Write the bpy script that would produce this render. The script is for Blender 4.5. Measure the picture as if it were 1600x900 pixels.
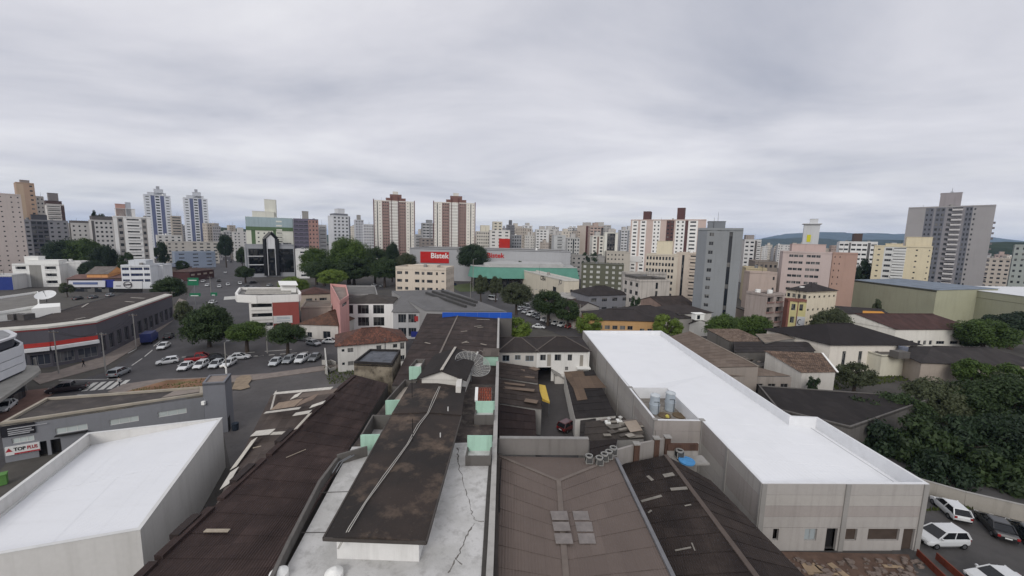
import bpy, math, random
from mathutils import Vector, Matrix
for o in list(bpy.data.objects): bpy.data.objects.remove(o)
S = bpy.context.scene; COL = S.collection
rnd = random.Random(7)
R = math.radians
# ---------------------------------------------------------------- camera
H, FPX, PITCH, ROLL = 29.0, 600.0, 7.1, 1.3
cp, sp, cr, sr = math.cos(R(PITCH)), math.sin(R(PITCH)), math.cos(R(ROLL)), math.sin(R(ROLL))
FWD = Vector((0, cp, -sp)); _r0 = Vector((1, 0, 0)); _u0 = Vector((0, sp, cp))
RGT = _r0*cr + _u0*sr; UPV = _u0*cr - _r0*sr
CAMP = Vector((0, 0, H))
cam = bpy.data.cameras.new('Camera'); cam.sensor_width = 36; cam.lens = FPX/1600*36
cam.clip_start = .5; cam.clip_end = 60000
camo = bpy.data.objects.new('Camera', cam); COL.objects.link(camo)
M3 = Matrix((RGT, UPV, -FWD)).transposed().to_4x4(); M3.translation = CAMP
camo.matrix_world = M3; S.camera = camo
# ---------------------------------------------------------------- sky
SUN_EL, SUN_AZ = 30, 196        # azimuth measured clockwise from +Y (view direction)
wd = bpy.data.worlds.new('World'); S.world = wd; wd.use_nodes = True
nt = wd.node_tree; N = nt.nodes; Lk = nt.links; N.clear()
def nn(t, **k):
    n = N.new(t)
    for a, b in k.items(): setattr(n, a, b)
    return n
out = nn('ShaderNodeOutputWorld'); bg = nn('ShaderNodeBackground'); bg.inputs[1].default_value = .1
sky = nn('ShaderNodeTexSky', sky_type='NISHITA', sun_disc=False); sky.sun_elevation = R(SUN_EL); sky.sun_rotation = R(SUN_AZ)
sky.air_density = 1.2; sky.dust_density = 2.0
tc = nn('ShaderNodeTexCoord'); sx = nn('ShaderNodeSeparateXYZ'); Lk.new(tc.outputs['Generated'], sx.inputs[0])
def mth(op, a, b=None, c=None, tree=None):
    T = tree or nt
    n = T.nodes.new('ShaderNodeMath'); n.operation = op
    for i, v in enumerate((a, b, c)):
        if v is None: continue
        if isinstance(v, (int, float)): n.inputs[i].default_value = v
        else: T.links.new(v, n.inputs[i])
    return n.outputs[0]
zc = mth('MAXIMUM', sx.outputs[2], 0.0); zd = mth('ADD', zc, .10)
cx = mth('DIVIDE', sx.outputs[0], zd); cy = mth('DIVIDE', sx.outputs[1], zd)
cb = nn('ShaderNodeCombineXYZ'); Lk.new(cx, cb.inputs[0]); Lk.new(cy, cb.inputs[1])
n1 = nn('ShaderNodeTexNoise'); n1.inputs['Scale'].default_value = .56; n1.inputs['Detail'].default_value = 7; n1.inputs['Roughness'].default_value = .55; n1.inputs['Distortion'].default_value = .35
mp = nn('ShaderNodeMapping'); mp.inputs['Location'].default_value = (6.6, 13.1, 0); mp.inputs['Scale'].default_value = (.8, 1.1, 1); Lk.new(cb.outputs[0], mp.inputs[0]); Lk.new(mp.outputs[0], n1.inputs[0])
rp = nn('ShaderNodeValToRGB'); e = rp.color_ramp.elements
CK = 10
def ck(c): return (c[0]*CK, c[1]*CK, c[2]*CK, 1)
e[0].position = .24; e[0].color = ck((.42, .44, .52))
e[1].position = .46; e[1].color = ck((.685, .685, .74))
e2 = e.new(.53); e2.color = ck((.755, .75, .80)); e3 = e.new(.63); e3.color = ck((.85, .845, .88))
Lk.new(n1.outputs[0], rp.inputs[0])
# thin cover low down: a wash of the clear sky shows between the long flat clouds near the horizon
n2 = nn('ShaderNodeTexNoise'); n2.inputs['Scale'].default_value = 3.2; n2.inputs['Detail'].default_value = 5
mp2 = nn('ShaderNodeMapping'); mp2.inputs['Scale'].default_value = (.7, .7, 9); mp2.inputs['Location'].default_value = (1.3, .4, 2.2); Lk.new(tc.outputs['Generated'], mp2.inputs[0]); Lk.new(mp2.outputs[0], n2.inputs[0])
lowm = mth('SUBTRACT', 1, mth('DIVIDE', zc, .20)); lowm = mth('MAXIMUM', lowm, 0)
gap = mth('MULTIPLY', lowm, mth('MINIMUM', mth('MAXIMUM', mth('MULTIPLY', mth('SUBTRACT', n2.outputs[0], .44), 7), 0), 1))
hz = nn('ShaderNodeMixRGB'); Lk.new(mth('MULTIPLY', gap, .55), hz.inputs[0]); Lk.new(rp.outputs[0], hz.inputs[1]); hz.inputs[2].default_value = ck((.98, .97, .94))
mx = nn('ShaderNodeMixRGB'); mx.inputs[0].default_value = .06; Lk.new(hz.outputs[0], mx.inputs[1]); Lk.new(sky.outputs[0], mx.inputs[2])
Lk.new(mx.outputs[0], bg.inputs[0]); Lk.new(bg.outputs[0], out.inputs[0])
# ---------------------------------------------------------------- sun behind the cloud cover
sl = bpy.data.lights.new('Sun', 'SUN'); sl.energy = 1.5; sl.angle = R(28); sl.color = (1, .97, .92)
so = bpy.data.objects.new('Sun', sl); COL.objects.link(so)
sd = Vector((math.sin(R(SUN_AZ))*math.cos(R(SUN_EL)), math.cos(R(SUN_AZ))*math.cos(R(SUN_EL)), math.sin(R(SUN_EL))))
so.rotation_euler = sd.to_track_quat('Z', 'Y').to_euler()
S.view_settings.view_transform = 'Standard'; S.view_settings.look = 'None'; S.view_settings.exposure = 0.0; S.view_settings.gamma = 1
S.view_settings.use_curve_mapping = False
S.render.engine = 'CYCLES'; S.cycles.use_denoising = True; S.cycles.max_bounces = 6; S.cycles.volume_bounces = 2
S.cycles.diffuse_bounces = 3; S.cycles.glossy_bounces = 2; S.cycles.transparent_max_bounces = 4

# ================================================================ pixel -> place helpers
def ray(px, py): return FWD*FPX + RGT*(px-800) + UPV*(450-py)
def G(px, py, z=0.0):                      # where the ray meets the level plane z
    d = ray(px, py); t = (z-H)/d.z
    p = CAMP + d*t; return Vector((p.x, p.y, z))
def A(px, py, D):                          # the point of the ray at distance D along the street axis
    d = ray(px, py); return CAMP + d*(D/d.y)
def pix(p):
    d = Vector(p)-CAMP; w = d.dot(FWD)
    return 800+FPX*d.dot(RGT)/w, 450-FPX*d.dot(UPV)/w
def hz_y(px): # horizon row at column px
    d = RGT*(px-800); a = (FWD*FPX+d).z; return 450 + a/UPV.z
# ================================================================ mesh builder
class MB:
    def __init__(s): s.v = []; s.f = []; s.m = []
    def face(s, pts, m=0):
        i = len(s.v); s.v += [tuple(p) for p in pts]; s.f.append(tuple(range(i, i+len(pts)))); s.m.append(m); return s
    def add(s, vs, fs, m=0):
        i = len(s.v); s.v += [tuple(p) for p in vs]
        for f in fs: s.f.append(tuple(i+k for k in f)); s.m.append(m)
        return s
    def box(s, a, b, m=0):
        (x0, y0, z0), (x1, y1, z1) = a, b
        s.add([(x0,y0,z0),(x1,y0,z0),(x1,y1,z0),(x0,y1,z0),(x0,y0,z1),(x1,y0,z1),(x1,y1,z1),(x0,y1,z1)],
              [(3,2,1,0),(4,5,6,7),(0,1,5,4),(1,2,6,5),(2,3,7,6),(3,0,4,7)], m); return s
    def prism(s, poly, z0, z1, m=0, bottom=True, mt=None):
        n = len(poly); i = len(s.v)
        zb = z0 if isinstance(z0, (list, tuple)) else [z0]*n
        zt = z1 if isinstance(z1, (list, tuple)) else [z1]*n
        s.v += [(p[0], p[1], zb[k]) for k, p in enumerate(poly)] + [(p[0], p[1], zt[k]) for k, p in enumerate(poly)]
        for k in range(n):
            s.f.append((i+k, i+(k+1) % n, i+n+(k+1) % n, i+n+k)); s.m.append(m)
        s.f.append(tuple(i+n+k for k in range(n))); s.m.append(m if mt is None else mt)
        if bottom: s.f.append(tuple(i+n-1-k for k in range(n))); s.m.append(m)
        return s
    def bar(s, a, b, w, h=None, m=0, up=Vector((0, 0, 1))):      # beam of w x h from a to b
        h = h or w; a = Vector(a); b = Vector(b); d = (b-a)
        if d.length < 1e-6: return s
        d.normalize(); r = d.cross(up)
        if r.length < 1e-3: r = d.cross(Vector((1, 0, 0)))
        r.normalize(); u = r.cross(d); r *= w/2; u *= h/2
        vs = [a-r-u, a+r-u, a+r+u, a-r+u, b-r-u, b+r-u, b+r+u, b-r+u]
        s.add(vs, [(0,1,2,3),(7,6,5,4),(0,4,5,1),(1,5,6,2),(2,6,7,3),(3,7,4,0)], m); return s
    def cyl(s, a, b, r0, r1=None, n=10, m=0, cap=True):
        r1 = r0 if r1 is None else r1; a = Vector(a); b = Vector(b); d = (b-a).normalized()
        r = d.cross(Vector((0, 0, 1)))
        if r.length < 1e-3: r = Vector((1, 0, 0))
        r.normalize(); u = r.cross(d); i = len(s.v)
        for c, q in ((a, r0), (b, r1)):
            for k in range(n):
                t = 2*math.pi*k/n; s.v.append(tuple(c + r*math.cos(t)*q + u*math.sin(t)*q))
        for k in range(n):
            s.f.append((i+k, i+n+k, i+n+(k+1) % n, i+(k+1) % n)); s.m.append(m)
        if cap:
            s.f.append(tuple(i+k for k in range(n))); s.m.append(m); s.f.append(tuple(i+2*n-1-k for k in range(n))); s.m.append(m)
        return s
    def tube(s, pts, r, n=6, m=0):
        for a, b in zip(pts, pts[1:]): s.cyl(a, b, r, r, n, m)
        return s
    def mesh(s, name, mats, off=None, smooth=False):
        me = bpy.data.meshes.new(name)
        v = s.v if off is None else [(p[0]-off[0], p[1]-off[1], p[2]-off[2]) for p in s.v]
        me.from_pydata(v, [], s.f)
        for m in (mats if isinstance(mats, (list, tuple)) else [mats]): me.materials.append(m)
        if any(s.m): me.polygons.foreach_set('material_index', s.m)
        if smooth: me.polygons.foreach_set('use_smooth', [True]*len(s.f))
        me.update(); return me
def link(name, me, parent=None, loc=None, rz=None):
    o = bpy.data.objects.new(name, me); COL.objects.link(o)
    if parent is not None: o.parent = parent
    if loc is not None: o.location = loc
    if rz is not None: o.rotation_euler = (0, 0, rz)
    return o
def tag(o, label=None, cat=None, group=None, kind=None):
    if label: o['label'] = label
    if cat: o['category'] = cat
    if group: o['group'] = group
    if kind: o['kind'] = kind
    return o
class Thing:                                # an Empty at the base; parts are given in world coordinates
    def __init__(s, name, label, cat, loc, group=None, rz=0):
        s.o = bpy.data.objects.new(name, None); COL.objects.link(s.o); s.loc = Vector(loc); s.o.location = s.loc; s.o.empty_display_size = .3
        s.o.rotation_euler = (0, 0, rz); tag(s.o, label, cat, group)
    def part(s, name, mb, mats, parent=None, smooth=False, kind=None, label=None):
        if not mb.f: return None
        o = link(name, mb.mesh(name, mats, s.loc, smooth), parent or s.o); tag(o, label, kind=kind); return o
    def inst(s, name, me, loc, rz=0, parent=None):
        return link(name, me, parent or s.o, Vector(loc)-s.loc, rz)
def solo(name, mb, mats, label, cat, group=None, smooth=False, loc=None):
    loc = loc or (sum(p[0] for p in mb.v)/len(mb.v), sum(p[1] for p in mb.v)/len(mb.v), min(p[2] for p in mb.v))
    o = link(name, mb.mesh(name, mats, loc, smooth), None, loc); return tag(o, label, cat, group)
def struct(name, mb, mats, kind='structure'):
    o = link(name, mb.mesh(name, mats)); return tag(o, kind=kind)
def copy_tree(o, parent=None):
    c = o.copy(); COL.objects.link(c); c.parent = parent
    for ch in o.children: copy_tree(ch, c)
    return c
# ================================================================ materials
def lin(c):
    if isinstance(c, str): c = [int(c[i:i+2], 16)/255 for i in (0, 2, 4)]
    return tuple((x/12.92 if x <= .04045 else ((x+.055)/1.055)**2.4) for x in c)
_mc = {}
def newmat(name):
    m = bpy.data.materials.new(name); m.use_nodes = True; t = m.node_tree
    return m, t, t.nodes['Principled BSDF']
def _n(t, ty, **k):
    n = t.nodes.new(ty)
    for a, b in k.items():
        if a in n.inputs: n.inputs[a].default_value = b
        else: setattr(n, a, b)
    return n
def _mixc(t, fac, a, b, mode='MIX'):
    n = t.nodes.new('ShaderNodeMixRGB'); n.blend_type = mode
    for i, v in enumerate((fac, a, b)):
        if isinstance(v, (int, float)): n.inputs[i].default_value = v
        elif isinstance(v, tuple): n.inputs[i].default_value = (*v[:3], 1)
        else: t.links.new(v, n.inputs[i])
    return n.outputs[0]
def _ramp(t, v, a, b):
    n = t.nodes.new('ShaderNodeMapRange'); n.inputs[1].default_value = a; n.inputs[2].default_value = b; t.links.new(v, n.inputs[0]); return n.outputs[0]
def _pos(t, scale=(1, 1, 1), rot=0):
    g = t.nodes.new('ShaderNodeNewGeometry'); m = t.nodes.new('ShaderNodeMapping'); m.inputs['Scale'].default_value = scale; m.inputs['Rotation'].default_value = (0, 0, rot)
    t.links.new(g.outputs['Position'], m.inputs[0]); return m.outputs[0]
def _noise(t, vec, scale, detail=4, rough=.55):
    n = _n(t, 'ShaderNodeTexNoise', Scale=scale, Detail=detail, Roughness=rough); t.links.new(vec, n.inputs[0]); return n.outputs[0]
def _bump(t, h, strength, dist, b):
    n = _n(t, 'ShaderNodeBump', Strength=strength, Distance=dist); t.links.new(h, n.inputs['Height']); t.links.new(n.outputs[0], b.inputs['Normal']); return n
def wall(col, dirt=.3, rough=.85, streak=.35):           # painted render with rain streaks and patches
    key = ('wall', col, dirt, rough, streak)
    if key in _mc: return _mc[key]
    m, t, b = newmat('render_'+str(col)); c = lin(col); lu = .3*c[0]+.6*c[1]+.1*c[2]; c = tuple(min(.86, (v*.74+lu*.26)*1.22) for v in c)
    d = tuple(x*.42 for x in c[:3]); d = (d[0]*1.02, d[1], d[2]*.95)
    big = _ramp(t, _noise(t, _pos(t), .16, 5), .42, .75)
    st = _ramp(t, _noise(t, _pos(t, (1.3, 1.3, .09)), 1.0, 5, .65), .5, .78)
    x = _mixc(t, mth('MULTIPLY', big, dirt*.6, tree=t), c, d)
    x = _mixc(t, mth('MULTIPLY', st, streak, tree=t), x, d)
    fine = _noise(t, _pos(t), 3.0, 3)
    x = _mixc(t, mth('MULTIPLY', fine, .22, tree=t), x, d)
    t.links.new(x, b.inputs['Base Color']); b.inputs['Roughness'].default_value = rough; b.inputs['Specular IOR Level'].default_value = .25
    _bump(t, _noise(t, _pos(t), 9, 4), .15, .03, b)
    _mc[key] = m; return m
def roof(col, col2=None, moss=.6, ang=0, ribs=.18, sheet=(1.05, 2.2), tone=.35, rough=.9, rib_s=.5, mort=.45):   # weathered corrugated sheets
    key = ('roof', col, col2, moss, ang, ribs, sheet, tone, rib_s, mort)
    if key in _mc: return _mc[key]
    m, t, b = newmat('sheet_roof_'+str(col)); c = lin(col); c2 = lin(col2) if col2 else tuple(x*.45 for x in c)
    P = _pos(t, (1, 1, 1), ang)
    br = _n(t, 'ShaderNodeTexBrick', Scale=1.0); br.offset = 0; br.inputs['Mortar Size'].default_value = .02; br.inputs['Brick Width'].default_value = sheet[0]; br.inputs['Row Height'].default_value = sheet[1]
    br.inputs['Color1'].default_value = (1+tone, 1+tone, 1+tone, 1); br.inputs['Color2'].default_value = (1-tone, 1-tone, 1-tone, 1); br.inputs['Mortar'].default_value = (mort, mort, mort, 1); br.inputs['Mortar Smooth'].default_value = .5
    t.links.new(P, br.inputs[0])
    n1_ = _ramp(t, _noise(t, P, .22, 7, .62), .40, .66); n2_ = _ramp(t, _noise(t, P, 1.3, 6, .7), .35, .72)
    x = _mixc(t, mth('MULTIPLY', n1_, moss, tree=t), c, c2)
    x = _mixc(t, mth('MULTIPLY', n2_, moss*.55, tree=t), x, c2)
    x = _mixc(t, .55, x, br.outputs[0], 'MULTIPLY')
    oi = t.nodes.new('ShaderNodeObjectInfo'); rr = _ramp(t, oi.outputs['Random'], -.0, 1.0)
    x = _mixc(t, mth('MULTIPLY', rr, .35, tree=t), x, c2)
    t.links.new(x, b.inputs['Base Color']); b.inputs['Roughness'].default_value = rough; b.inputs['Specular IOR Level'].default_value = .2
    sxyz = t.nodes.new('ShaderNodeSeparateXYZ'); t.links.new(P, sxyz.inputs[0])
    w = mth('SINE', mth('MULTIPLY', sxyz.outputs[0], 2*math.pi/ribs, tree=t), tree=t)
    hgt = mth('ADD', mth('MULTIPLY', w, .5, tree=t), mth('MULTIPLY', _noise(t, P, 5, 3), .8, tree=t), tree=t)
    _bump(t, hgt, rib_s, .03, b)
    _mc[key] = m; return m
def tiles(col, col2, ang=0):                              # clay tiles, mixed in tone
    key = ('tiles', col, col2, ang)
    if key in _mc: return _mc[key]
    m, t, b = newmat('clay_tiles_'+str(col)); c = lin(col); c2 = lin(col2); P = _pos(t, (1, 1, 1), ang)
    br = _n(t, 'ShaderNodeTexBrick', Scale=1.0); br.inputs['Mortar Size'].default_value = .03; br.inputs['Brick Width'].default_value = .3; br.inputs['Row Height'].default_value = .42
    br.inputs['Color1'].default_value = (*c, 1); br.inputs['Color2'].default_value = (*c2, 1); br.inputs['Mortar'].default_value = (.02, .017, .015, 1); t.links.new(P, br.inputs[0])
    x = _mixc(t, mth('MULTIPLY', _ramp(t, _noise(t, P, .5, 6, .65), .42, .68), .75, tree=t), br.outputs[0], tuple(v*.35 for v in c2))
    oi = t.nodes.new('ShaderNodeObjectInfo'); x = _mixc(t, mth('MULTIPLY', oi.outputs['Random'], .3, tree=t), x, tuple(v*.4 for v in c2))
    t.links.new(x, b.inputs['Base Color']); b.inputs['Roughness'].default_value = .9
    _bump(t, br.outputs['Fac'], .6, -.05, b); _mc[key] = m; return m
def flat(col, var=.25, scale=.4, rough=.8, bump=.2, metal=0, spec=.3):
    key = ('flat', col, var, scale, rough, bump, metal)
    if key in _mc: return _mc[key]
    m, t, b = newmat('surface_'+str(col)); c = lin(col)
    f = _ramp(t, _noise(t, _pos(t), scale, 6, .6), .35, .7)
    x = _mixc(t, mth('MULTIPLY', f, var*1.6, tree=t), c, tuple(v*.5 for v in c))
    oi = t.nodes.new('ShaderNodeObjectInfo'); x = _mixc(t, mth('MULTIPLY', oi.outputs['Random'], .12, tree=t), x, tuple(v*.4 for v in c))
    t.links.new(x, b.inputs['Base Color']); b.inputs['Roughness'].default_value = rough; b.inputs['Metallic'].default_value = metal; b.inputs['Specular IOR Level'].default_value = spec
    if bump: _bump(t, _noise(t, _pos(t), 12, 3), bump, .02, b)
    _mc[key] = m; return m
def mossy(col, col2, col3, scale=.3):                     # dark bitumen roof with black and rust-brown blotches
    key = ('mossy', col, col2, col3, scale)
    if key in _mc: return _mc[key]
    m, t, b = newmat('stained_roof_'+str(col)); P = _pos(t)
    a = _ramp(t, _noise(t, P, scale, 7, .6), .42, .6); d = _ramp(t, _noise(t, P, scale*2.1, 7, .68), .5, .68)
    x = _mixc(t, a, lin(col), lin(col2)); x = _mixc(t, mth('MULTIPLY', d, .8, tree=t), x, lin(col3))
    sp_ = _ramp(t, _noise(t, P, 7, 4, .7), .66, .72); x = _mixc(t, mth('MULTIPLY', sp_, .35, tree=t), x, (.25, .24, .22))
    t.links.new(x, b.inputs['Base Color']); b.inputs['Roughness'].default_value = .85; b.inputs['Specular IOR Level'].default_value = .3
    _bump(t, _noise(t, P, 6, 5), .5, .04, b); _mc[key] = m; return m
def glassm(col='20242a', var=.5, rough=.12):              # window glass: dark, some with pale blinds
    key = ('glass', col, var)
    if key in _mc: return _mc[key]
    m, t, b = newmat('window_glass_'+str(col)); c = lin(col)
    g = t.nodes.new('ShaderNodeNewGeometry'); sn = t.nodes.new('ShaderNodeVectorMath'); sn.operation = 'SNAP'; sn.inputs[1].default_value = (1.7, 1.7, 1.45); t.links.new(g.outputs['Position'], sn.inputs[0])
    wn = t.nodes.new('ShaderNodeTexWhiteNoise'); t.links.new(sn.outputs[0], wn.inputs[0])
    f = _ramp(t, wn.outputs[0], .62, 1.0)
    x = _mixc(t, mth('MULTIPLY', f, var, tree=t), c, (.32, .31, .29))
    t.links.new(x, b.inputs['Base Color']); b.inputs['Roughness'].default_value = rough; b.inputs['Specular IOR Level'].default_value = .5
    _mc[key] = m; return m
def paint(col, rough=.3, metal=0, coat=.5):
    key = ('paint', col, rough, metal)
    if key in _mc: return _mc[key]
    m, t, b = newmat('paint_'+str(col)); c = lin(col)
    f = _ramp(t, _noise(t, _pos(t), 2.5, 4), .45, .75); x = _mixc(t, mth('MULTIPLY', f, .15, tree=t), c, tuple(v*.6+.02 for v in c))
    t.links.new(x, b.inputs['Base Color']); b.inputs['Roughness'].default_value = rough; b.inputs['Metallic'].default_value = metal; b.inputs['Coat Weight'].default_value = coat; b.inputs['Coat Roughness'].default_value = .15
    _mc[key] = m; return m
GLASS = glassm(); GLASSB = glassm('2a3350', .25); FRAME = paint('8f8f8e', .5); FRAMEW = paint('d0d0cc', .5); DARK = flat('1d1b1b', .1, bump=0)
CONC = wall('8d8a85', .5, streak=.5); CONCD = wall('5e5a56', .6, streak=.7); WHITEW = wall('dcdbd6', .12, streak=.12)
METAL = flat('8a8c8e', .2, 2, .45, .05, .6); RUST = flat('6b4634', .4, 2)
# ================================================================ building kit
_wm = {}
def win_mesh(w, h, gm, fm, mull=1):
    key = (round(w, 2), round(h, 2), gm.name, fm.name, mull)
    if key in _wm: return _wm[key]
    b = MB(); x = w/2; f = min(.07, w*.08)
    b.face([(-x, 0, 0), (x, 0, 0), (x, 0, h), (-x, 0, h)], 0)
    y = -.03
    def q(x0, x1, z0, z1): b.face([(x0, y, z0), (x1, y, z0), (x1, y, z1), (x0, y, z1)], 1)
    q(-x, x, 0, f); q(-x, x, h-f, h); q(-x, -x+f, f, h-f); q(x-f, x, f, h-f)
    for k in range(mull):
        u = -x + w*(k+1)/(mull+1); q(u-f*.4, u+f*.4, f, h-f)
    me = b.mesh('window', [gm, fm]); _wm[key] = me; return me
def facade(th, p0, p1, z0, z1, cols, floors, mats, glass=None, frame=None, rec=.18, zoff=0, balc=None, minpx=4.2, parent=None, sill=False):
    """One face of a building, left to right as seen from outside, cut by real openings with panes set back in them."""
    glass = glass or GLASS; frame = frame or FRAME
    p0 = Vector((p0[0], p0[1], 0)); p1 = Vector((p1[0], p1[1], 0)); L = (p1-p0).length; d = (p1-p0)/L; n = Vector((d.y, -d.x, 0))
    Wl = MB(); Gz = MB(); Bl = MB(); mid = (p0+p1)/2; mid.z = (z0+z1)/2; dist = (mid-CAMP).length
    rz = math.atan2(d.y, d.x); fh = (z1-z0-zoff)/max(floors, 1)
    def P(u, z, o=0): q = p0+d*u+n*o; return (q.x, q.y, z)
    def Q(u0, u1, a, b, m=0, o=0):
        if u1-u0 > 1e-4 and b-a > 1e-4: Wl.face([P(u0, a, o), P(u1, a, o), P(u1, b, o), P(u0, b, o)], m)
    def hole(u0, u1, a, b, m=0, r=rec):
        Wl.face([P(u0, a), P(u1, a), P(u1, a, -r), P(u0, a, -r)], m); Wl.face([P(u0, b, -r), P(u1, b, -r), P(u1, b), P(u0, b)], m)
        Wl.face([P(u0, a), P(u0, a, -r), P(u0, b, -r), P(u0, b)], m); Wl.face([P(u1, a, -r), P(u1, a), P(u1, b), P(u1, b, -r)], m)
    tot = sum(c[0] for c in cols); u = 0; back = MB()
    for c in cols:
        w = L*c[0]/tot; kind = c[1]; k = c[2] if len(c) > 2 else {}; m = k.get('m', 0); ua, ub = u, u+w; u = ub
        if kind == 'x': Q(ua, ub, z0, z1, m); continue
        if kind == 's':
            Q(ua, ub, z0, z0+zoff+.3, m); Q(ua, ub, z1-.6, z1, m); hole(ua, ub, z0+zoff+.3, z1-.6, m, .5)
            Gz.face([P(ua, z0+zoff+.3, -.5), P(ub, z0+zoff+.3, -.5), P(ub, z1-.6, -.5), P(ua, z1-.6, -.5)]); continue
        nw = k.get('n', 1); ww = k.get('w', .55); wh = k.get('h', .45); wz = k.get('z', .32)
        top = k.get('skip', 0); cell = w/nw; bw = cell*ww; bh = fh*wh
        zprev = z0
        for fl in range(floors-top):
            a = z0+zoff+fl*fh+fh*wz; b = min(a+bh, z1-.1)
            Q(ua, ub, zprev, a, m); zprev = b
            ucur = ua
            for i in range(nw):
                c0 = ua+cell*(i+.5)-bw/2; c1 = c0+bw
                Q(ucur, c0, a, b, m); ucur = c1
                r = 1.1 if kind == 'b' else rec
                hole(c0, c1, a, b, m, r)
                if kind == 'b':
                    Gz.face([P(c0, a, -r), P(c1, a, -r), P(c1, b, -r), P(c0, b, -r)])
                    bo = k.get('out', .8); bhh = k.get('bh', 1.05); zz = a-.15
                    q0 = P(c0-.1, zz, 0); 
                    vs = [P(c0-.1, zz, .003), P(c1+.1, zz, .003), P(c1+.1, zz, bo), P(c0-.1, zz, bo)]
                    Bl.prism([(v[0], v[1]) for v in (vs[3], vs[2], vs[1], vs[0])], zz, zz+bhh, 0)
                else:
                    px = FPX*bw/dist
                    if px >= minpx:
                        th.inst('window', win_mesh(bw, b-a, glass, frame, 2 if bw > 2.2 else (1 if bw > .8 else 0)), P((c0+c1)/2, a, -rec+.03), rz, parent)
                        if sill: Bl.add(*bxo(P, c0-.08, c1+.08, a-.09, a-.003, .003, .09))
                    else: Gz.face([P(c0, a, -rec), P(c1, a, -rec), P(c1, b, -rec), P(c0, b, -rec)])
            Q(ucur, ub, a, b, m)
        Q(ua, ub, zprev, z1, m)
    th.part('wall', Wl, mats, parent)
    if Gz.f: th.part('window_glazing', Gz, glass, parent, kind='stuff')
    if Bl.f: th.part('balcony_front' if any(c[1] == 'b' for c in cols) else 'window_sill', Bl, balc or mats[0], parent, kind='stuff')
def bxo(P, u0, u1, a, b, o0, o1):
    return ([P(u0, a, o1), P(u1, a, o1), P(u1, a, o0), P(u0, a, o0), P(u0, b, o1), P(u1, b, o1), P(u1, b, o0), P(u0, b, o0)],
            [(3,2,1,0),(4,5,6,7),(0,1,5,4),(1,2,6,5),(2,3,7,6),(3,0,4,7)])
def wbox(p0, p1, z0, z1, o0, o1, u0=0, u1=None, m=0, b=None):      # a box laid along the wall line p0->p1, from o0 to o1 outward
    p0 = Vector((p0[0], p0[1], 0)); p1 = Vector((p1[0], p1[1], 0)); L = (p1-p0).length; d = (p1-p0)/L; n = Vector((d.y, -d.x, 0)); u1 = L if u1 is None else u1
    b = b or MB()
    def P(u, z, o=0): q = p0+d*u+n*o; return (q.x, q.y, z)
    vs, fs = bxo(P, u0, u1, z0, z1, o0, o1); b.add(vs, fs, m); return b
def inset(poly, k):
    n = len(poly); r = []
    for i in range(n):
        a, b, c = Vector(poly[i-1][:2]), Vector(poly[i][:2]), Vector(poly[(i+1) % n][:2])
        d0 = (b-a).normalized(); d1 = (c-b).normalized(); n0 = Vector((-d0.y, d0.x)); n1 = Vector((-d1.y, d1.x))
        bi = n0+n1
        bi = bi/max(.25, bi.length_squared/2) if bi.length > 1e-4 else n0
        r.append(b+bi*k)
    return r
def roof_deck(th, poly, z, mat, pmat, ph=.7, pt=.25, name='roof_deck'):      # a flat roof inside a parapet
    q = inset(poly, pt); pr = MB()
    n = len(poly)
    for i in range(n):
        j = (i+1) % n; a, b = poly[i], poly[j]; c, d = q[j], q[i]
        pr.add([(a[0], a[1], z-.3), (b[0], b[1], z-.3), (c[0], c[1], z-.3), (d[0], d[1], z-.3), (a[0], a[1], z+ph), (b[0], b[1], z+ph), (c[0], c[1], z+ph), (d[0], d[1], z+ph)],
               [(4,5,6,7),(0,1,5,4),(2,3,7,6)])
    th.part('parapet', pr, pmat); dk = MB(); dk.prism([(p[0], p[1]) for p in q], z-.3, z); th.part(name, dk, mat)
ROOFC = flat('6f6d6a', .5, .3)
def corner(xl, xm, xr, ytop, D, phi, dl=14, du=14):
    M = A(xm, ytop, D); u = Vector((math.cos(R(phi)), math.sin(R(phi)), 0)); v = Vector((-math.sin(R(phi)), math.cos(R(phi)), 0))
    def solve(dirv, tx):
        # px(M+t*dir) = tx
        a = M-CAMP; k = (tx-800)/FPX
        den = dirv.dot(RGT)-k*dirv.dot(FWD); num = k*a.dot(FWD)-a.dot(RGT)
        return num/den
    lu = solve(u, xr) if xr > xm+.5 else du
    lv = solve(v, xl) if xl < xm-.5 else dl
    lu = lu if 0 < lu < 200 else du; lv = lv if 0 < lv < 200 else dl
    a = (M.x, M.y); b = (M.x+u.x*lu, M.y+u.y*lu); c = (b[0]+v.x*lv, b[1]+v.y*lv); d = (M.x+v.x*lv, M.y+v.y*lv)
    return [a, b, c, d], M.z
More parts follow.
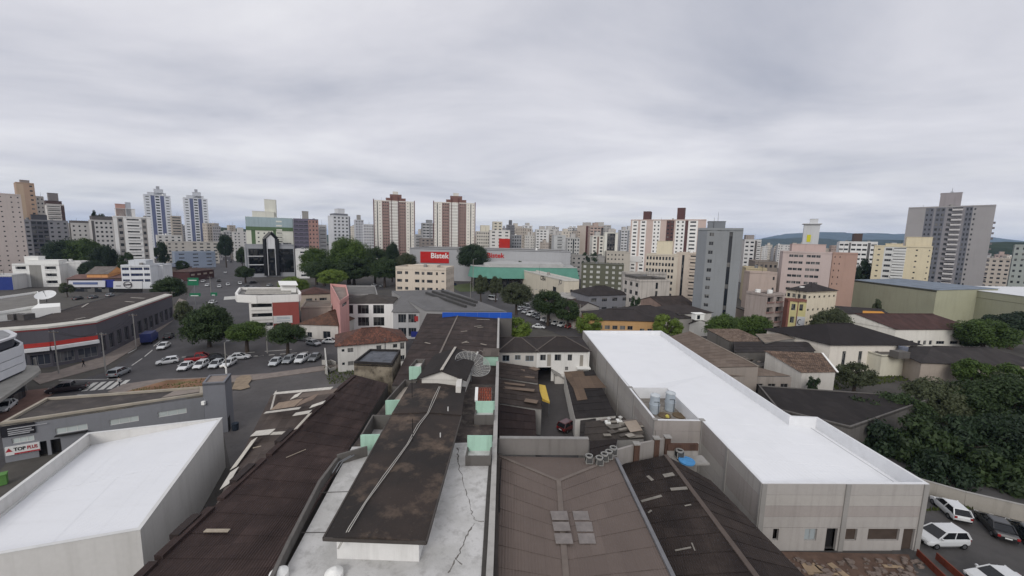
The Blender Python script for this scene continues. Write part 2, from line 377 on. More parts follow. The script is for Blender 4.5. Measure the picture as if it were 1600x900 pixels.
def block(name, label, xl, xm, xr, ytop, D, phi, front, side=None, floors=None, mats=None, z0=0, glass=None, frame=None, dl=14, du=14, cat='building', group=None,
          fl_h=2.9, zoff=3.2, par=.7, balc=None, deck=None, tops=(), rec=.2, minpx=4.2, pmat=None):
    poly, zt = corner(xl, xm, xr, ytop, D, phi, dl, du); zt -= par
    cx_ = sum(p[0] for p in poly)/4; cy_ = sum(p[1] for p in poly)/4
    th = Thing(name, label, cat, (cx_, cy_, z0), group)
    mats = mats if isinstance(mats, (list, tuple)) else [mats]
    fl = floors or max(1, int((zt-z0-zoff)/fl_h))
    zo = min(zoff, zt-z0-1)
    side = side or [(1, 'x')]
    facade(th, poly[0], poly[1], z0, zt, front, fl, mats, glass, frame, rec, zo, balc, minpx)
    facade(th, poly[3], poly[0], z0, zt, side, fl, mats, glass, frame, rec, zo, balc, minpx)
    facade(th, poly[1], poly[2], z0, zt, side if du == 14 else [(1, 'x')], fl, mats, glass, frame, rec, zo, balc, 99)
    facade(th, poly[2], poly[3], z0, zt, [(1, 'x')], fl, mats, glass, frame, rec, zo, balc, 99)
    roof_deck(th, poly, zt, deck or ROOFC, pmat or mats[0], par)
    u = Vector((poly[1][0]-poly[0][0], poly[1][1]-poly[0][1])); v = Vector((poly[3][0]-poly[0][0], poly[3][1]-poly[0][1]))
    for tp in tops:                                     # (u0,u1,v0,v1,height,material[,name])
        u0, u1, v0, v1, h, mt = tp[:6]; o = Vector(poly[0])
        q = [o+u*a+v*b for a, b in ((u0, v0), (u1, v0), (u1, v1), (u0, v1))]
        hh = h if zt+h > zt else 1
        top = th.part(tp[6] if len(tp) > 6 else 'roof_house', MB().prism([(p.x, p.y) for p in q], zt+.003, zt+hh), mt)
        e = inset([(p.x, p.y) for p in q], -.15); th.part('roof_house_cap', MB().prism([(p.x, p.y) for p in e], zt+hh+.002, zt+hh+.18), mt, top)
    rb_ = random.Random(int(xl*7+ytop*13))
    for k_ in range(rb_.choice((1, 2, 2, 3))):
        a_, b_ = rb_.uniform(.12, .88), rb_.uniform(.15, .6); o = Vector(poly[0])+u*a_+v*b_
        if rb_.random() < .55: th.part('antenna', MB().cyl((o.x, o.y, zt), (o.x, o.y, zt+rb_.uniform(2.5, 5)), .07, .04, 5), DARK)
        else: hh_ = rb_.uniform(1.2, 2.2); th.part('roof_tank', MB().cyl((o.x, o.y, zt), (o.x, o.y, zt+hh_), .8, .75, 10), rb_.choice((CONC, WHITEW, METAL)))
    th.poly = poly; th.zt = zt; return th
def W(n=1, w=.55, h=.45, z=.32, m=0, fr=1, skip=0): return (fr, 'w', dict(n=n, w=w, h=h, z=z, m=m, skip=skip))
def B(n=1, w=.92, h=.66, z=.2, m=0, fr=1, out=.8, bh=1.05): return (fr, 'b', dict(n=n, w=w, h=h, z=z, m=m, out=out, bh=bh))
def X(m=0, fr=1): return (fr, 'x', dict(m=m))
def ST(m=0, fr=.3): return (fr, 's', dict(m=m))
# ---- low buildings, given by eave corners (near-left, near-right, far-right, far-left) in world xy
def low(name, label, poly, zt, wmat, rmat, roof='flat', rise=1.6, wins=None, floors=1, cat='house', z0=0, over=.4, group=None, par=.5, fcols=None, glass=None, frame=None, ridge=None, minpx=3.5, deckname='roof_deck', pmat=None, zoff=0):
    poly = [(p[0], p[1]) for p in poly]
    cx_ = sum(p[0] for p in poly)/len(poly); cy_ = sum(p[1] for p in poly)/len(poly)
    th = Thing(name, label, cat, (cx_, cy_, z0), group); n = len(poly); fcols = fcols or {}
    for i in range(n):
        facade(th, poly[i], poly[(i+1) % n], z0, zt, fcols.get(i, [(1, 'x')]), floors, wmat if isinstance(wmat, list) else [wmat], glass, frame, .15, zoff, None, minpx)
    if roof == 'flat':
        roof_deck(th, poly, zt, rmat, pmat or (wmat[0] if isinstance(wmat, list) else wmat), par, name=deckname)
    else:
        e = [Vector((p[0], p[1], zt)) for p in inset(poly, -over)]
        a, b, c, d = e; up = Vector((0, 0, rise)); tk = Vector((0, 0, -.12))
        def slope(pts):
            m = MB(); k = len(pts)
            m.add([*pts, *[p+tk for p in pts]], [tuple(range(k)), tuple(range(2*k-1, k-1, -1))]+[(i, i+k, (i+1) % k+k, (i+1) % k) for i in range(k)])
            th.part('roof_slope', m, rmat)
        lx = (b-a).length; ly = (d-a).length
        if roof == 'shed':
            hi = ridge or 'far'
            if hi == 'far': slope([a, b, c+up, d+up])
            elif hi == 'near': slope([a+up, b+up, c, d])
            elif hi == 'left': slope([a+up, b, c, d+up])
            else: slope([a, b+up, c+up, d])
            sd_ = MB()
            idx = {'far': (2, 3), 'near': (0, 1), 'left': (3, 0), 'right': (1, 2)}[hi]; w = [Vector((p[0], p[1], 0)) for p in poly]
            zz = [zt + (rise if k in idx else 0) - .13 for k in range(4)]
            for k in range(4):
                j = (k+1) % 4
                if zz[k] > zt or zz[j] > zt: sd_.face([(w[k].x, w[k].y, zt-.001), (w[j].x, w[j].y, zt-.001), (w[j].x, w[j].y, max(zz[j], zt)), (w[k].x, w[k].y, max(zz[k], zt))])
            th.part('gable', sd_, wmat if not isinstance(wmat, list) else wmat[0])
        else:
            alongx = (lx >= ly) if ridge is None else (ridge == 'x')
            if alongx:
                m0 = (a+d)/2; m1 = (b+c)/2; dd = (m1-m0); k = min(.45, ly/2/max(lx, .1)) if roof == 'hip' else 0
                r0 = m0+dd*k+up; r1 = m1-dd*k+up
                slope([a, b, r1, r0]); slope([c, d, r0, r1])
                if roof == 'hip': slope([d, a, r0]); slope([b, c, r1])
                g = [(d, a, r0), (b, c, r1)]
            else:
                m0 = (a+b)/2; m1 = (d+c)/2; dd = (m1-m0); k = min(.45, lx/2/max(ly, .1)) if roof == 'hip' else 0
                r0 = m0+dd*k+up; r1 = m1-dd*k+up
                slope([d, a, r0, r1]); slope([b, c, r1, r0])
                if roof == 'hip': slope([a, b, r0]); slope([c, d, r1])
                g = [(a, b, r0), (c, d, r1)]
            rd = MB(); rd.bar(r0+Vector((0, 0, .03)), r1+Vector((0, 0, .03)), .34, .14); th.part('roof_ridge', rd, rmat)
            if roof == 'gable':
                for p, q, r in g:
                    gm = MB()
                    s_ = Vector((cx_, cy_, 0)); f = lambda v: Vector((v.x+(s_.x-v.x)*over/max(6, lx, ly)*1.4, v.y+(s_.y-v.y)*over/max(6, lx, ly)*1.4, v.z-.13))
                    gm.face([f(p), f(q), f(r)])
                    th.part('gable', gm, wmat if not isinstance(wmat, list) else wmat[0])
    th.poly = poly; th.zt = zt; return th
def near(pl, pr, z, depth, skew=0):           # footprint from the two front eave pixels, going back `depth` metres
    a = G(*pl, z); b = G(*pr, z); d = (b-a).normalized(); n = Vector((-d.y, d.x, 0))*depth + d*skew
    return [(a.x, a.y), (b.x, b.y), (b.x+n.x, b.y+n.y), (a.x+n.x, a.y+n.y)]
def quad(pts, z): return [tuple(G(x, y, z)[:2]) for x, y in pts]
def bil(c, u, v): return (c[0]*(1-u)+c[1]*u)*(1-v)+(c[3]*(1-u)+c[2]*u)*v
def sheets(th, c, nu, nv, mat, parent=None, lift=.03, corr=0, name='roof_sheet', miss=0, over=.02, amp=.02, rng=rnd):
    """Lay nu x nv overlapping sheets over the quad c (Vectors: near-left, near-right, far-right, far-left); each sheet is its own piece."""
    for i in range(nu):
        for j in range(nv):
            if miss and rng.random() < miss: continue
            u0, u1 = i/nu, (i+1)/nu+over/nu; v0, v1 = j/nv, (j+1)/nv+over*2/nv
            jz = rng.uniform(0, .012); m = MB(); k = max(1, corr)
            row0 = []; row1 = []
            for s_ in range(k+1):
                u = u0+(u1-u0)*s_/k; w_ = amp*(1 if s_ % 2 else -1) if corr else 0
                row0.append(bil(c, u, v0)+Vector((0, 0, lift+jz+.02+w_))); row1.append(bil(c, u, v1)+Vector((0, 0, jz+.02+w_)))
            m.add(row0+row1, [(s_, s_+1, k+2+s_, k+1+s_) for s_ in range(k)])
            dn = [p-Vector((0, 0, .018)) for p in (row0[0], row0[-1])]
            m.face([dn[0], dn[1], row0[-1], row0[0]])
            th.part(name, m, mat, parent)
def text_mesh(txt, size, mat, depth=.03, bold=.0):
    cu = bpy.data.curves.new('lettering', 'FONT'); cu.body = txt; cu.size = size; cu.extrude = depth; cu.align_x = 'CENTER'; cu.align_y = 'CENTER'; cu.offset = bold; cu.resolution_u = 3
    o = bpy.data.objects.new('tmp', cu); COL.objects.link(o); dg = bpy.context.evaluated_depsgraph_get()
    me = bpy.data.meshes.new_from_object(o.evaluated_get(dg)); bpy.data.objects.remove(o); me.materials.clear(); me.materials.append(mat); return me
def put_text(th, txt, size, mat, p, d, parent=None, sx=1, bold=0, shear=0):     # upright lettering facing right of direction d
    me = text_mesh(txt, size, mat, .02, bold); o = link('lettering', me, parent or th.o)
    o.location = Vector(p)-th.loc; o.rotation_euler = (R(90), 0, math.atan2(d[1], d[0])); o.scale = (sx, 1, 1); return o
# ================================================================ ground
def ground_mat():
    m, t, b = newmat('city_ground'); P = _pos(t)
    a = _ramp(t, _noise(t, P, .012, 6, .6), .42, .6); d = _ramp(t, _noise(t, P, .35, 7, .65), .35, .7)
    x = _mixc(t, a, lin('4a4746'), lin('585550')); x = _mixc(t, mth('MULTIPLY', d, .45, tree=t), x, lin('2f2d2c'))
    far = t.nodes.new('ShaderNodeSeparateXYZ'); g = t.nodes.new('ShaderNodeNewGeometry'); t.links.new(g.outputs['Position'], far.inputs[0])
    f = _ramp(t, far.outputs[1], 500, 1500); gr = _mixc(t, _ramp(t, _noise(t, P, .004, 6, .7), .4, .6), lin('3b4a2e'), lin('7b756b'))
    x = _mixc(t, f, x, gr)
    t.links.new(x, b.inputs['Base Color']); b.inputs['Roughness'].default_value = .9; b.inputs['Specular IOR Level'].default_value = .2
    _bump(t, _noise(t, P, 8, 4), .3, .03, b); return m
struct('ground', MB().face([(-15000, -300, 0), (15000, -300, 0), (15000, 24000, 0), (-15000, 24000, 0)]), ground_mat())
def asphalt(col='403e3f', crack=.5):
    m, t, b = newmat('asphalt_'+col); P = _pos(t); c = lin(col)
    x = _mixc(t, _ramp(t, _noise(t, P, .12, 6, .6), .35, .7), c, tuple(v*1.5 for v in c)); x = _mixc(t, mth('MULTIPLY', _ramp(t, _noise(t, P, .9, 7, .7), .5, .7), .5, tree=t), x, tuple(v*.6 for v in c))
    x = _mixc(t, .25, x, _noise(t, P, 25, 2), 'OVERLAY')
    t.links.new(x, b.inputs['Base Color']); b.inputs['Roughness'].default_value = .75; b.inputs['Specular IOR Level'].default_value = .35
    _bump(t, _noise(t, P, 30, 3), .3, .01, b); return m
ASPH = asphalt(); ASPHL = asphalt('565352'); PAVE = flat('8a8079', .4, .8); PAVER = flat('80645a', .4, .8); DIRT = mossy('8a6a52', '6f4f3b', '4f5a2e', .25); LINE = flat('c9c8c2', .3, 3, bump=0); KERB = flat('a09b94', .3, 1)
def sheet(name, pts, z, mat, kind='structure', th_=0):
    P = [G(x, y, z) for x, y in pts]; b = MB()
    area = sum(P[i].x*P[(i+1) % len(P)].y-P[(i+1) % len(P)].x*P[i].y for i in range(len(P)))
    if area < 0: P = P[::-1]
    if th_: b.prism(P, z-th_, z)
    else: b.face(P)
    o = struct(name, b, mat, kind); return o
sheet('road', [(-120, 700), (-60, 585), (60, 612), (170, 580), (232, 535), (285, 480), (300, 452), (322, 420), (330, 396), (338, 384), (362, 384), (372, 400), (392, 430), (420, 458), (470, 445), (600, 445), (600, 452), (440, 478), (400, 505), (560, 520), (560, 562), (380, 590), (250, 600), (190, 612), (60, 660), (0, 735), (-80, 800)], .02, ASPH)
sheet('road', [(700, 456), (790, 452), (830, 470), (900, 500), (945, 530), (900, 535), (840, 508), (780, 482), (720, 470)], .024, ASPH)
sheet('road', [(560, 520), (700, 510), (770, 520), (770, 560), (560, 562)], .016, ASPH)
for k, pts in enumerate(([(62, 600), (90, 592), (165, 572), (225, 535), (275, 497), (292, 470), (280, 466), (262, 492), (210, 530), (150, 560), (80, 582), (40, 585)],
            [(-90, 700), (-60, 610), (20, 612), (80, 606), (88, 612), (40, 640), (0, 668), (-40, 710)])):
    sheet('pavement', pts, .14, (PAVE, PAVER)[k], th_=.12)
sheet('pavement', [(168, 612), (192, 600), (250, 592), (310, 590), (420, 583), (545, 566), (560, 560), (562, 567), (545, 573), (400, 593), (330, 600), (205, 616)], .14, PAVE, th_=.12)
sheet('bare_earth', [(196, 612), (260, 594), (330, 590), (345, 600), (330, 618), (260, 622), (190, 620)], .18, DIRT)
sheet('sand_heap_ground', [(370, 590), (378, 586.5), (391, 586), (394, 592), (388, 600), (391, 605), (376, 609), (362, 608), (366, 598)], .2, flat('948470', .45, .8))
sheet('parking_yard', [(362, 612), (400, 594), (545, 574), (565, 590), (520, 640), (440, 720), (360, 730), (345, 660)], .03, asphalt('4d4a49'))
sheet('courtyard', [(775, 700), (775, 560), (850, 560), (920, 575), (1000, 640), (1080, 720), (960, 735)], .03, asphalt('3f3c3b'))
sheet('car_park', [(1385, 690), (1640, 760), (1900, 860), (1900, 1100), (1380, 1100), (1395, 880)], .03, asphalt('42403f'))
sheet('building_site', [(1150, 860), (1420, 866), (1470, 1000), (1150, 1000)], .05, flat('6a564b', .5, .9, .95, .4))
sheet('verge', [(700, 446), (800, 436), (830, 446), (800, 452), (720, 456)], .1, flat('4f5a35', .5, .6))
# painted markings
def strip(name, a, b, w, z=.035, mat=LINE):
    p, q = G(*a, z), G(*b, z); d = (q-p).normalized(); n = Vector((-d.y, d.x, 0))*w/2
    tag(link(name, MB().face([p-n, q-n, q+n, p+n]).mesh(name, mat)), kind='structure')
for k in range(5): strip('crossing_stripe', (131+13*k, 611-1.0*k), (150+12.5*k, 597.5-1.0*k), .75)
for a, b in (((206, 571), (222, 560)), ((226, 557), (238, 547)), ((168, 592), (178, 583)), ((200, 552), (213, 545)), ((240, 541), (250, 533)), ((92, 594), (190, 592)), ((120, 617), (150, 616))): strip('lane_line', a, b, .22)
for k in range(6): strip('lane_dash', (385+17.5*k, 557.6-1.4*k), (394+17.5*k, 556.8-1.4*k), .5, .06)
for k in range(4): strip('lane_dash', (330+22*k, 561-1.5*k), (346+22*k, 560-1.5*k), .4, .06)
for a, b in (((376, 552), (398, 550)), ((414, 549), (456, 546)), ((284, 558), (310, 556))): strip('lane_line', a, b, .4, .06)
for k in range(9): strip('crossing_stripe', (351+3*k, 468.5-.2*k), (352+3*k, 463.5-.2*k), .7)
# ================================================================ foreground
def wall_open(th, p0, p1, z0, z1, ops, mat, r=.2, name='wall', parent=None):
    p0 = Vector((p0[0], p0[1], 0)); p1 = Vector((p1[0], p1[1], 0)); L = (p1-p0).length; d = (p1-p0)/L; n = Vector((d.y, -d.x, 0)); b = MB()
    def P(u, z, o=0): q = p0+d*u+n*o; return (q.x, q.y, z)
    us = sorted({0, L, *[min(max(o[i], 0), L) for o in ops for i in (0, 1)]}); zs = sorted({z0, z1, *[o[i] for o in ops for i in (2, 3)]})
    for a, c in zip(us, us[1:]):
        for e, f in zip(zs, zs[1:]):
            mu, mz = (a+c)/2, (e+f)/2
            if any(o[0] < mu < o[1] and o[2] < mz < o[3] for o in ops): continue
            b.face([P(a, e), P(c, e), P(c, f), P(a, f)])
    for u0, u1, a, c in [o[:4] for o in ops]:
        b.face([P(u0, a), P(u1, a), P(u1, a, -r), P(u0, a, -r)]); b.face([P(u0, c, -r), P(u1, c, -r), P(u1, c), P(u0, c)])
        b.face([P(u0, a), P(u0, a, -r), P(u0, c, -r), P(u0, c)]); b.face([P(u1, a, -r), P(u1, a), P(u1, c), P(u1, c, -r)])
    th.part(name, b, mat, parent); return P, math.atan2(d.y, d.x), L
def upx(p0, p1, x, z):          # distance along p0->p1 at which the wall shows at pixel column x
    p0 = Vector((p0[0], p0[1], z)); p1 = Vector((p1[0], p1[1], z)); lo, hi = 0.0, 1.0
    f = lambda t: pix(p0+(p1-p0)*t)[0]
    inc = f(1) > f(0)
    for _ in range(30):
        m = (lo+hi)/2
        if (f(m) < x) == inc: lo = m
        else: hi = m
    return lo*(p1-p0).length
# --- white warehouse at the lower left
WSH = wall('c3c1bd', .2, streak=.25); 
def white_roof_mat(name, ang, k=1.0, col=(.70, .71, .73)):
    m, t, b = newmat(name); P = _pos(t, (1, 1, 1), ang); s_ = t.nodes.new('ShaderNodeSeparateXYZ'); t.links.new(P, s_.inputs[0])
    w = mth('SINE', mth('MULTIPLY', s_.outputs[0], 2*math.pi/.5, tree=t), tree=t)
    x = _mixc(t, mth('MULTIPLY', _ramp(t, _noise(t, P, .25, 6, .6), .5, .75), .22*k, tree=t), col, (.55, .56, .57)); x = _mixc(t, mth('MULTIPLY', _ramp(t, _noise(t, _pos(t, (.15, 1.5, 1), ang), 1, 5), .55, .75), .12*k, tree=t), x, (.5, .5, .5))
    t.links.new(x, b.inputs['Base Color']); b.inputs['Roughness'].default_value = .5; _bump(t, w, .12, .03, b); return m
q = quad([(-150, 892), (219, 828), (347, 653), (137, 677)], 6.5)
t1 = Thing('warehouse', 'white roofed warehouse with plain pale walls at the lower left corner', 'warehouse', (*q[0], 0))
for i in range(4): t1.part('wall', MB().face([(*q[i], 0), (*q[(i+1) % 4], 0), (*q[(i+1) % 4], 6.5), (*q[i], 6.5)]), WSH)
qi = inset(q, .22); zr = [5.35, 6.42, 6.42, 5.1]
cap = MB(); inn = MB()
for i in range(4):
    j = (i+1) % 4
    cap.face([(*q[i], 6.5), (*q[j], 6.5), (*qi[j], 6.5), (*qi[i], 6.5)]); inn.face([(*qi[j], zr[j]), (*qi[i], zr[i]), (*qi[i], 6.5), (*qi[j], 6.5)])
pp = t1.part('parapet', inn, WSH); t1.part('coping', MB(), WSH)
e_ = inset(q, -.04); f_ = inset(q, .26); cp_ = MB()
for i in range(4):
    j = (i+1) % 4; cp_.add([(*e_[i], 6.5), (*e_[j], 6.5), (*f_[j], 6.5), (*f_[i], 6.5), (*e_[i], 6.56), (*e_[j], 6.56), (*f_[j], 6.56), (*f_[i], 6.56)], [(4,5,6,7),(0,1,5,4),(2,3,7,6)])
t1.part('coping', cp_, flat('d4d4d2', .15, 1))
c = [Vector((*qi[i], zr[i])) for i in range(4)]
WROOF = white_roof_mat('white_sheet_roof', .5)
sheets(t1, c, 22, 2, WROOF, lift=.02)
t1.part('gutter', MB().bar(c[0]+Vector((.15, .1, .12)), c[3]+Vector((.15, -.3, .12)), .2, .12), flat('c9c9c7', .2, 1))
# --- long brown roofed block, left of centre
BROWN = roof('4a3d3a', '2a2221', .75, -.06, tone=.3); BROWNP = roof('5b4f49', '3a312e', .6, -.06)
Z = 8.8
tb = Thing('long_shed', 'long block with mossy dark brown sheet roof beside the white warehouse', 'building', G(385, 800, 0))
c = [G(140, 975, 8.3), G(388, 965, Z), G(606, 600, Z), G(553, 586, 8.3)]
wl = MB(); wl.prism([(p.x, p.y) for p in c], 0, [p.z-.1 for p in c]); tb.part('wall', wl, CONCD)
sheets(tb, c, 7, 18, BROWN, corr=12, amp=.022)
for k, (a, b) in enumerate((((140, 975), (240, 880)), ((248, 872), (330, 795)), ((345, 780), (412, 718)), ((420, 712), (470, 665)), ((478, 655), (520, 618)), ((525, 612), (553, 588)))):
    p, r_ = G(*a, 8.42), G(*b, 8.42); tb.part('ridge_cap', MB().bar(p, r_, .55, .28+.1*(k % 2)), BROWN)
    if k in (1, 2, 3): tb.part('gutter_box', MB().bar(p+(r_-p)*.35+Vector((-.35, 0, .1)), p+(r_-p)*.8+Vector((-.35, 0, .1)), .6, .4), flat('332b29', .4, 1))
for a, b, w in (((320, 829), (358, 829), .28), ((447, 715), (478, 702), .06), ((476, 745), (492, 752), .08), ((395, 640+60), (408, 697), .1)):
    tb.part('roof_patch', MB().bar(G(*a, 8.62), G(*b, 8.68), w, .05), flat('a59a8a', .4, 2))
# --- lean-to with patched sheets on its street side
tp = Thing('patched_lean_to', 'low lean-to roof patched with white and tan strips beside the long brown roof', 'building', G(430, 680, 0))
PZ = 5.6
c = [G(332, 800, PZ), G(372, 795, 7.2), G(545, 606, 7.2), G(424, 618, PZ)]
tp.part('wall', MB().prism([(p.x, p.y) for p in c], 0, [p.z-.1 for p in c]), CONCD)
sheets(tp, c, 3, 9, roof('5d544f', '3d3532', .6, -.3), lift=.03)
PAT = [((352, 762), (368, 735), .9, 'c6c2ba'), ((366, 733), (399, 687), .75, 'c9c4b9'), ((397, 679), (427, 676), .8, 'c4c0b8'), ((426, 679), (446, 678), .4, 'bdb8ae'),
       ((463, 672), (486, 647), .6, 'b9b3a8'), ((415, 646), (470, 639), .35, 'bcb8b0'), ((461, 649), (486, 645), .5, 'c2beb5'), ((430, 616), (520, 608), .45, 'c4c0b8'),
       ((430, 636), (468, 630), 1.3, '8d7c6c'), ((458, 622), (470, 617), .9, 'cfcac0'), ((468, 632), (496, 620), 1.1, '7d6c60'), ((487, 637), (508, 630), .5, 'c9c5bd'), ((425, 640), (432, 612), .3, 'b1aca4'), ((470, 620), (525, 612), .8, '6e625a')]
cn = (c[1]-c[0]).cross(c[3]-c[0]).normalized()
def onplane(px, py, p, n, off=0): d = ray(px, py); t_ = (p-CAMP).dot(n)/d.dot(n); return CAMP+d*t_+n*off
for k, (a, b, w, col) in enumerate(PAT):
    tp.part('roof_patch', MB().bar(onplane(*a, c[0], cn, .13+.012*(k % 4)), onplane(*b, c[0], cn, .13+.012*(k % 4)), w, .03, up=cn), flat(col, .35, 1.5))
# --- central block with concrete terrace and black roofed attic
TZ = 9.5
TERR = mossy('c3c2c0', 'b5b4b1', '979592', .5); BLACKR = mossy('2a2624', '38302c', '6d5d50', .15)
tc_ = Thing('terrace_block', 'central block with pale concrete terrace in front of the camera', 'building', G(600, 800, 0))
q = quad([(400, 975), (763, 975), (771, 690), (550, 698)], TZ)
tc_.part('terrace_slab', MB().prism(q, TZ-.5, TZ), TERR)
q2 = quad([(550, 698), (771, 690), (777, 600), (625, 600)], TZ-.15)
tc_.part('rear_deck', MB().prism(q2, TZ-.6, TZ-.15), mossy('35302e', '4a423e', '6a625a', .5))
q3 = quad([(405, 970), (762, 970), (776, 600), (625, 602)], TZ-.6); tc_.part('wall', MB().prism(q3, 0, TZ-.62), CONCD)
def wline(th, name, pts, z, w, h, mat, parent=None):
    for a, b in zip(pts, pts[1:]): th.part(name, MB().bar(G(*a, z)+Vector((0, 0, h/2)), G(*b, z)+Vector((0, 0, h/2)), w, h), mat, parent)
wline(tc_, 'parapet', [(403, 968), (452, 862), (500, 765), (527, 728)], TZ, .22, .75, CONCD)
wline(tc_, 'parapet', [(527, 726), (574, 712)], TZ, .2, .9, CONCD)
wline(tc_, 'boundary_wall', [(762, 968), (767, 860), (771, 760), (774, 680), (777, 590), (779, 500)], TZ-.3, .42, .55, wall('a19e99', .5, streak=.5))
wline(tc_, 'gutter', [(752, 968), (758, 860), (763, 770), (767, 716)], TZ, .3, .06, flat('4a4744', .4, 2))
crk = MB(); rr2 = random.Random(3)
def crack(pts, w):
    P = []
    for a, b in zip(pts, pts[1:]):
        for k in range(7):
            f = k/7; P.append(G(a[0]+(b[0]-a[0])*f+rr2.uniform(-2, 2), a[1]+(b[1]-a[1])*f+rr2.uniform(-1, 1), TZ+.006))
    P.append(G(*pts[-1], TZ+.006))
    for a, b in zip(P, P[1:]):
        d = (b-a).normalized(); n = Vector((-d.y, d.x, 0)); w0 = w*rr2.uniform(.4, 1.5); crk.face([a-n*w0, b-n*w0*.8, b+n*w0*.8, a+n*w0])
crack([(716, 720), (722, 750), (733, 785), (740, 812), (756, 815)], .026); crack([(742, 818), (728, 838), (716, 868), (700, 895)], .045); crack([(712, 872), (722, 882)], .03); crack([(715, 700), (716, 722)], .05)
tc_.part('crack', crk, mossy('6b6762', '57534e', '8a8782', 2.0), kind='stuff')
for x_ in (436, 522): p_ = G(x_, 903, TZ); tc_.part('vent_dome', MB().cyl(p_, p_+Vector((0, 0, .35)), .5, .5, 16).cyl(p_+Vector((0, 0, .35)), p_+Vector((0, 0, .6)), .5, .15, 16), WHITEW)
for a, b in (((489, 770), (548, 768)), ((468, 832), (515, 832))): tc_.part('slab_joint', MB().bar(G(*a, TZ+.01), G(*b, TZ+.01), .06, .02), flat('5c5a57', .3, 2))
# attic under the black roof
e = [G(505, 841, 11.3), G(666, 847, 11.3), G(728, 606, 11.3), G(641, 600, 11.3)]
ta = Thing('attic_house', 'long attic with stained black roof and white end wall on the terrace', 'building', (*((e[0]+e[1])/2)[:2], TZ))
wq = inset([(p.x, p.y) for p in e], .55); ta.part('wall', MB().prism(wq, TZ, 11.28), wall('cfcecb', .25, streak=.35))
def slab(pts, dz=0, tk=.14):
    P = [Vector((p.x, p.y, p.z+dz)) for p in pts]; Q = [p-Vector((0, 0, tk)) for p in P]; k = len(P); m = MB()
    m.add(P+Q, [tuple(range(k)), tuple(range(2*k-1, k-1, -1))]+[(i, i+k, (i+1) % k+k, (i+1) % k) for i in range(k)]); return m
def lerp(a, b, f): return a+(b-a)*f
v1 = .617
l1 = G(625, 628+20, 11.3); 
f1 = upx(e[0], e[3], 614, 11.3)/(e[3]-e[0]).length
A1, B1 = lerp(e[0], e[3], f1), lerp(e[1], e[2], f1); B1 = G(721, 650, 11.3); A1 = G(612, 648, 11.3)
mid0, mid1, mid2 = lerp(e[0], e[1], .5)+Vector((0, 0, .22)), lerp(A1, B1, .5)+Vector((0, 0, .22)), lerp(e[3], e[2], .5)+Vector((0, 0, .22))
for pts, dz in (((e[0], mid0, mid1, A1), 0), ((mid0, e[1], B1, mid1), 0), ((A1, mid1, mid2, e[3]), .12), ((mid1, B1, e[2], mid2), .12)): ta.part('roof_slope', slab(pts, dz), BLACKR)
for a, b, dz in ((e[0], e[1], -.06), (e[0], A1, -.06), (e[1], B1, -.06)): ta.part('eave_board', MB().bar(a+Vector((0, 0, dz)), b+Vector((0, 0, dz)), .1, .2), flat('4d4844', .4, 1))
ta.part('vent_pipe', MB().cyl(G(700, 643, 11.45), G(700, 643, 11.45)+Vector((0, 0, .5)), .06), FRAMEW); ta.part('vent_pipe', MB().cyl(G(688, 683, 11.4), G(688, 683, 11.4)+Vector((0, 0, .4)), .05), FRAMEW)
for x, y in ((645, 692), (644, 622)): ta.part('antenna', MB().cyl(G(x, y, 11.4), G(x, y, 11.4)+Vector((0, 0, 2.2)), .03, n=5).bar(G(x, y, 11.4)+Vector((-.5, 0, 2.0)), G(x, y, 11.4)+Vector((.5, 0, 2.0)), .03), DARK)
cbm = MB()
for off in (0, .16):
    pts = []
    for k, (x, y) in enumerate([(686, 604), (677, 622), (668, 645), (652, 664), (636, 694), (600, 742), (570, 785), (545, 824), (527, 858)]):
        zz = (12.1, 11.8, 11.7, 11.62, 11.6, 11.6, 11.58, 11.55, 10.8)[k]; pts.append(G(x+off*22*(1 if k % 2 else .5), y, zz))
    cbm.tube(pts, .032, 5)
solo('roof_cable', cbm, flat('b5b2ab', .2, 2), 'pair of pale cables running down the stained black attic roof', 'cable')
# gabled room behind it
pq = near((659, 590), (723, 592), 12.0, 9.0)
tg = low('gabled_room', 'small gabled room with grey roof and white ridge behind the black attic', pq, 12.0, wall('c9c5bd', .35, streak=.4), roof('34302f', '262322', .5, 0, tone=.2), 'gable', 1.15, z0=TZ-.2, cat='building', over=.55, ridge='y')
pa, pb = [(Vector((*pq[0], 0))+Vector((*pq[1], 0)))/2, (Vector((*pq[3], 0))+Vector((*pq[2], 0)))/2]
tg.part('ridge_cap', MB().bar(pa+Vector((0, -.55, 13.24)), pb+Vector((0, .5, 13.24)), .32, .1), flat('b9b3a9', .35, 2))
tg.part('tank_box', MB().prism(quad([(712, 612), (720, 612), (722, 598), (714, 597)], 11.6), TZ, 12.2), wall('c2beb6', .5))
# parapet boxes along both sides of the attic
GREEN = wall('96c4ad', .4, streak=.6)
def openbox(label, pts, zt, depth, mo, mi, front=None, floorm=None, backh=0):
    q = quad(pts, zt); th = Thing('light_well', label, 'light well', (*q[0], TZ-.6)); qi_ = inset(q, .14)
    for i in range(4):
        j = (i+1) % 4; b = MB(); b.prism([q[i], q[j], tuple(qi_[j]), tuple(qi_[i])], TZ-.55, zt+(backh if i == 2 else 0))
        th.part('parapet', b, front if (i == 0 and front) else (mi if (i == 2 and mi) else mo))
    th.part('floor', MB().prism([tuple(p) for p in qi_], TZ-.6, zt-depth), floorm or TERR); return th
openbox('green fronted light well left of the black attic, nearest to the camera', [(563, 680), (600, 679), (620, 649), (582, 648)], TZ+1.5, 1.5, CONCD, None, GREEN)
openbox('green fronted light well with cream floor left of the gabled room', [(602, 626), (629, 625), (652, 594), (632, 593)], TZ+1.5, .9, CONCD, None, GREEN, wall('b7ab9b', .4))
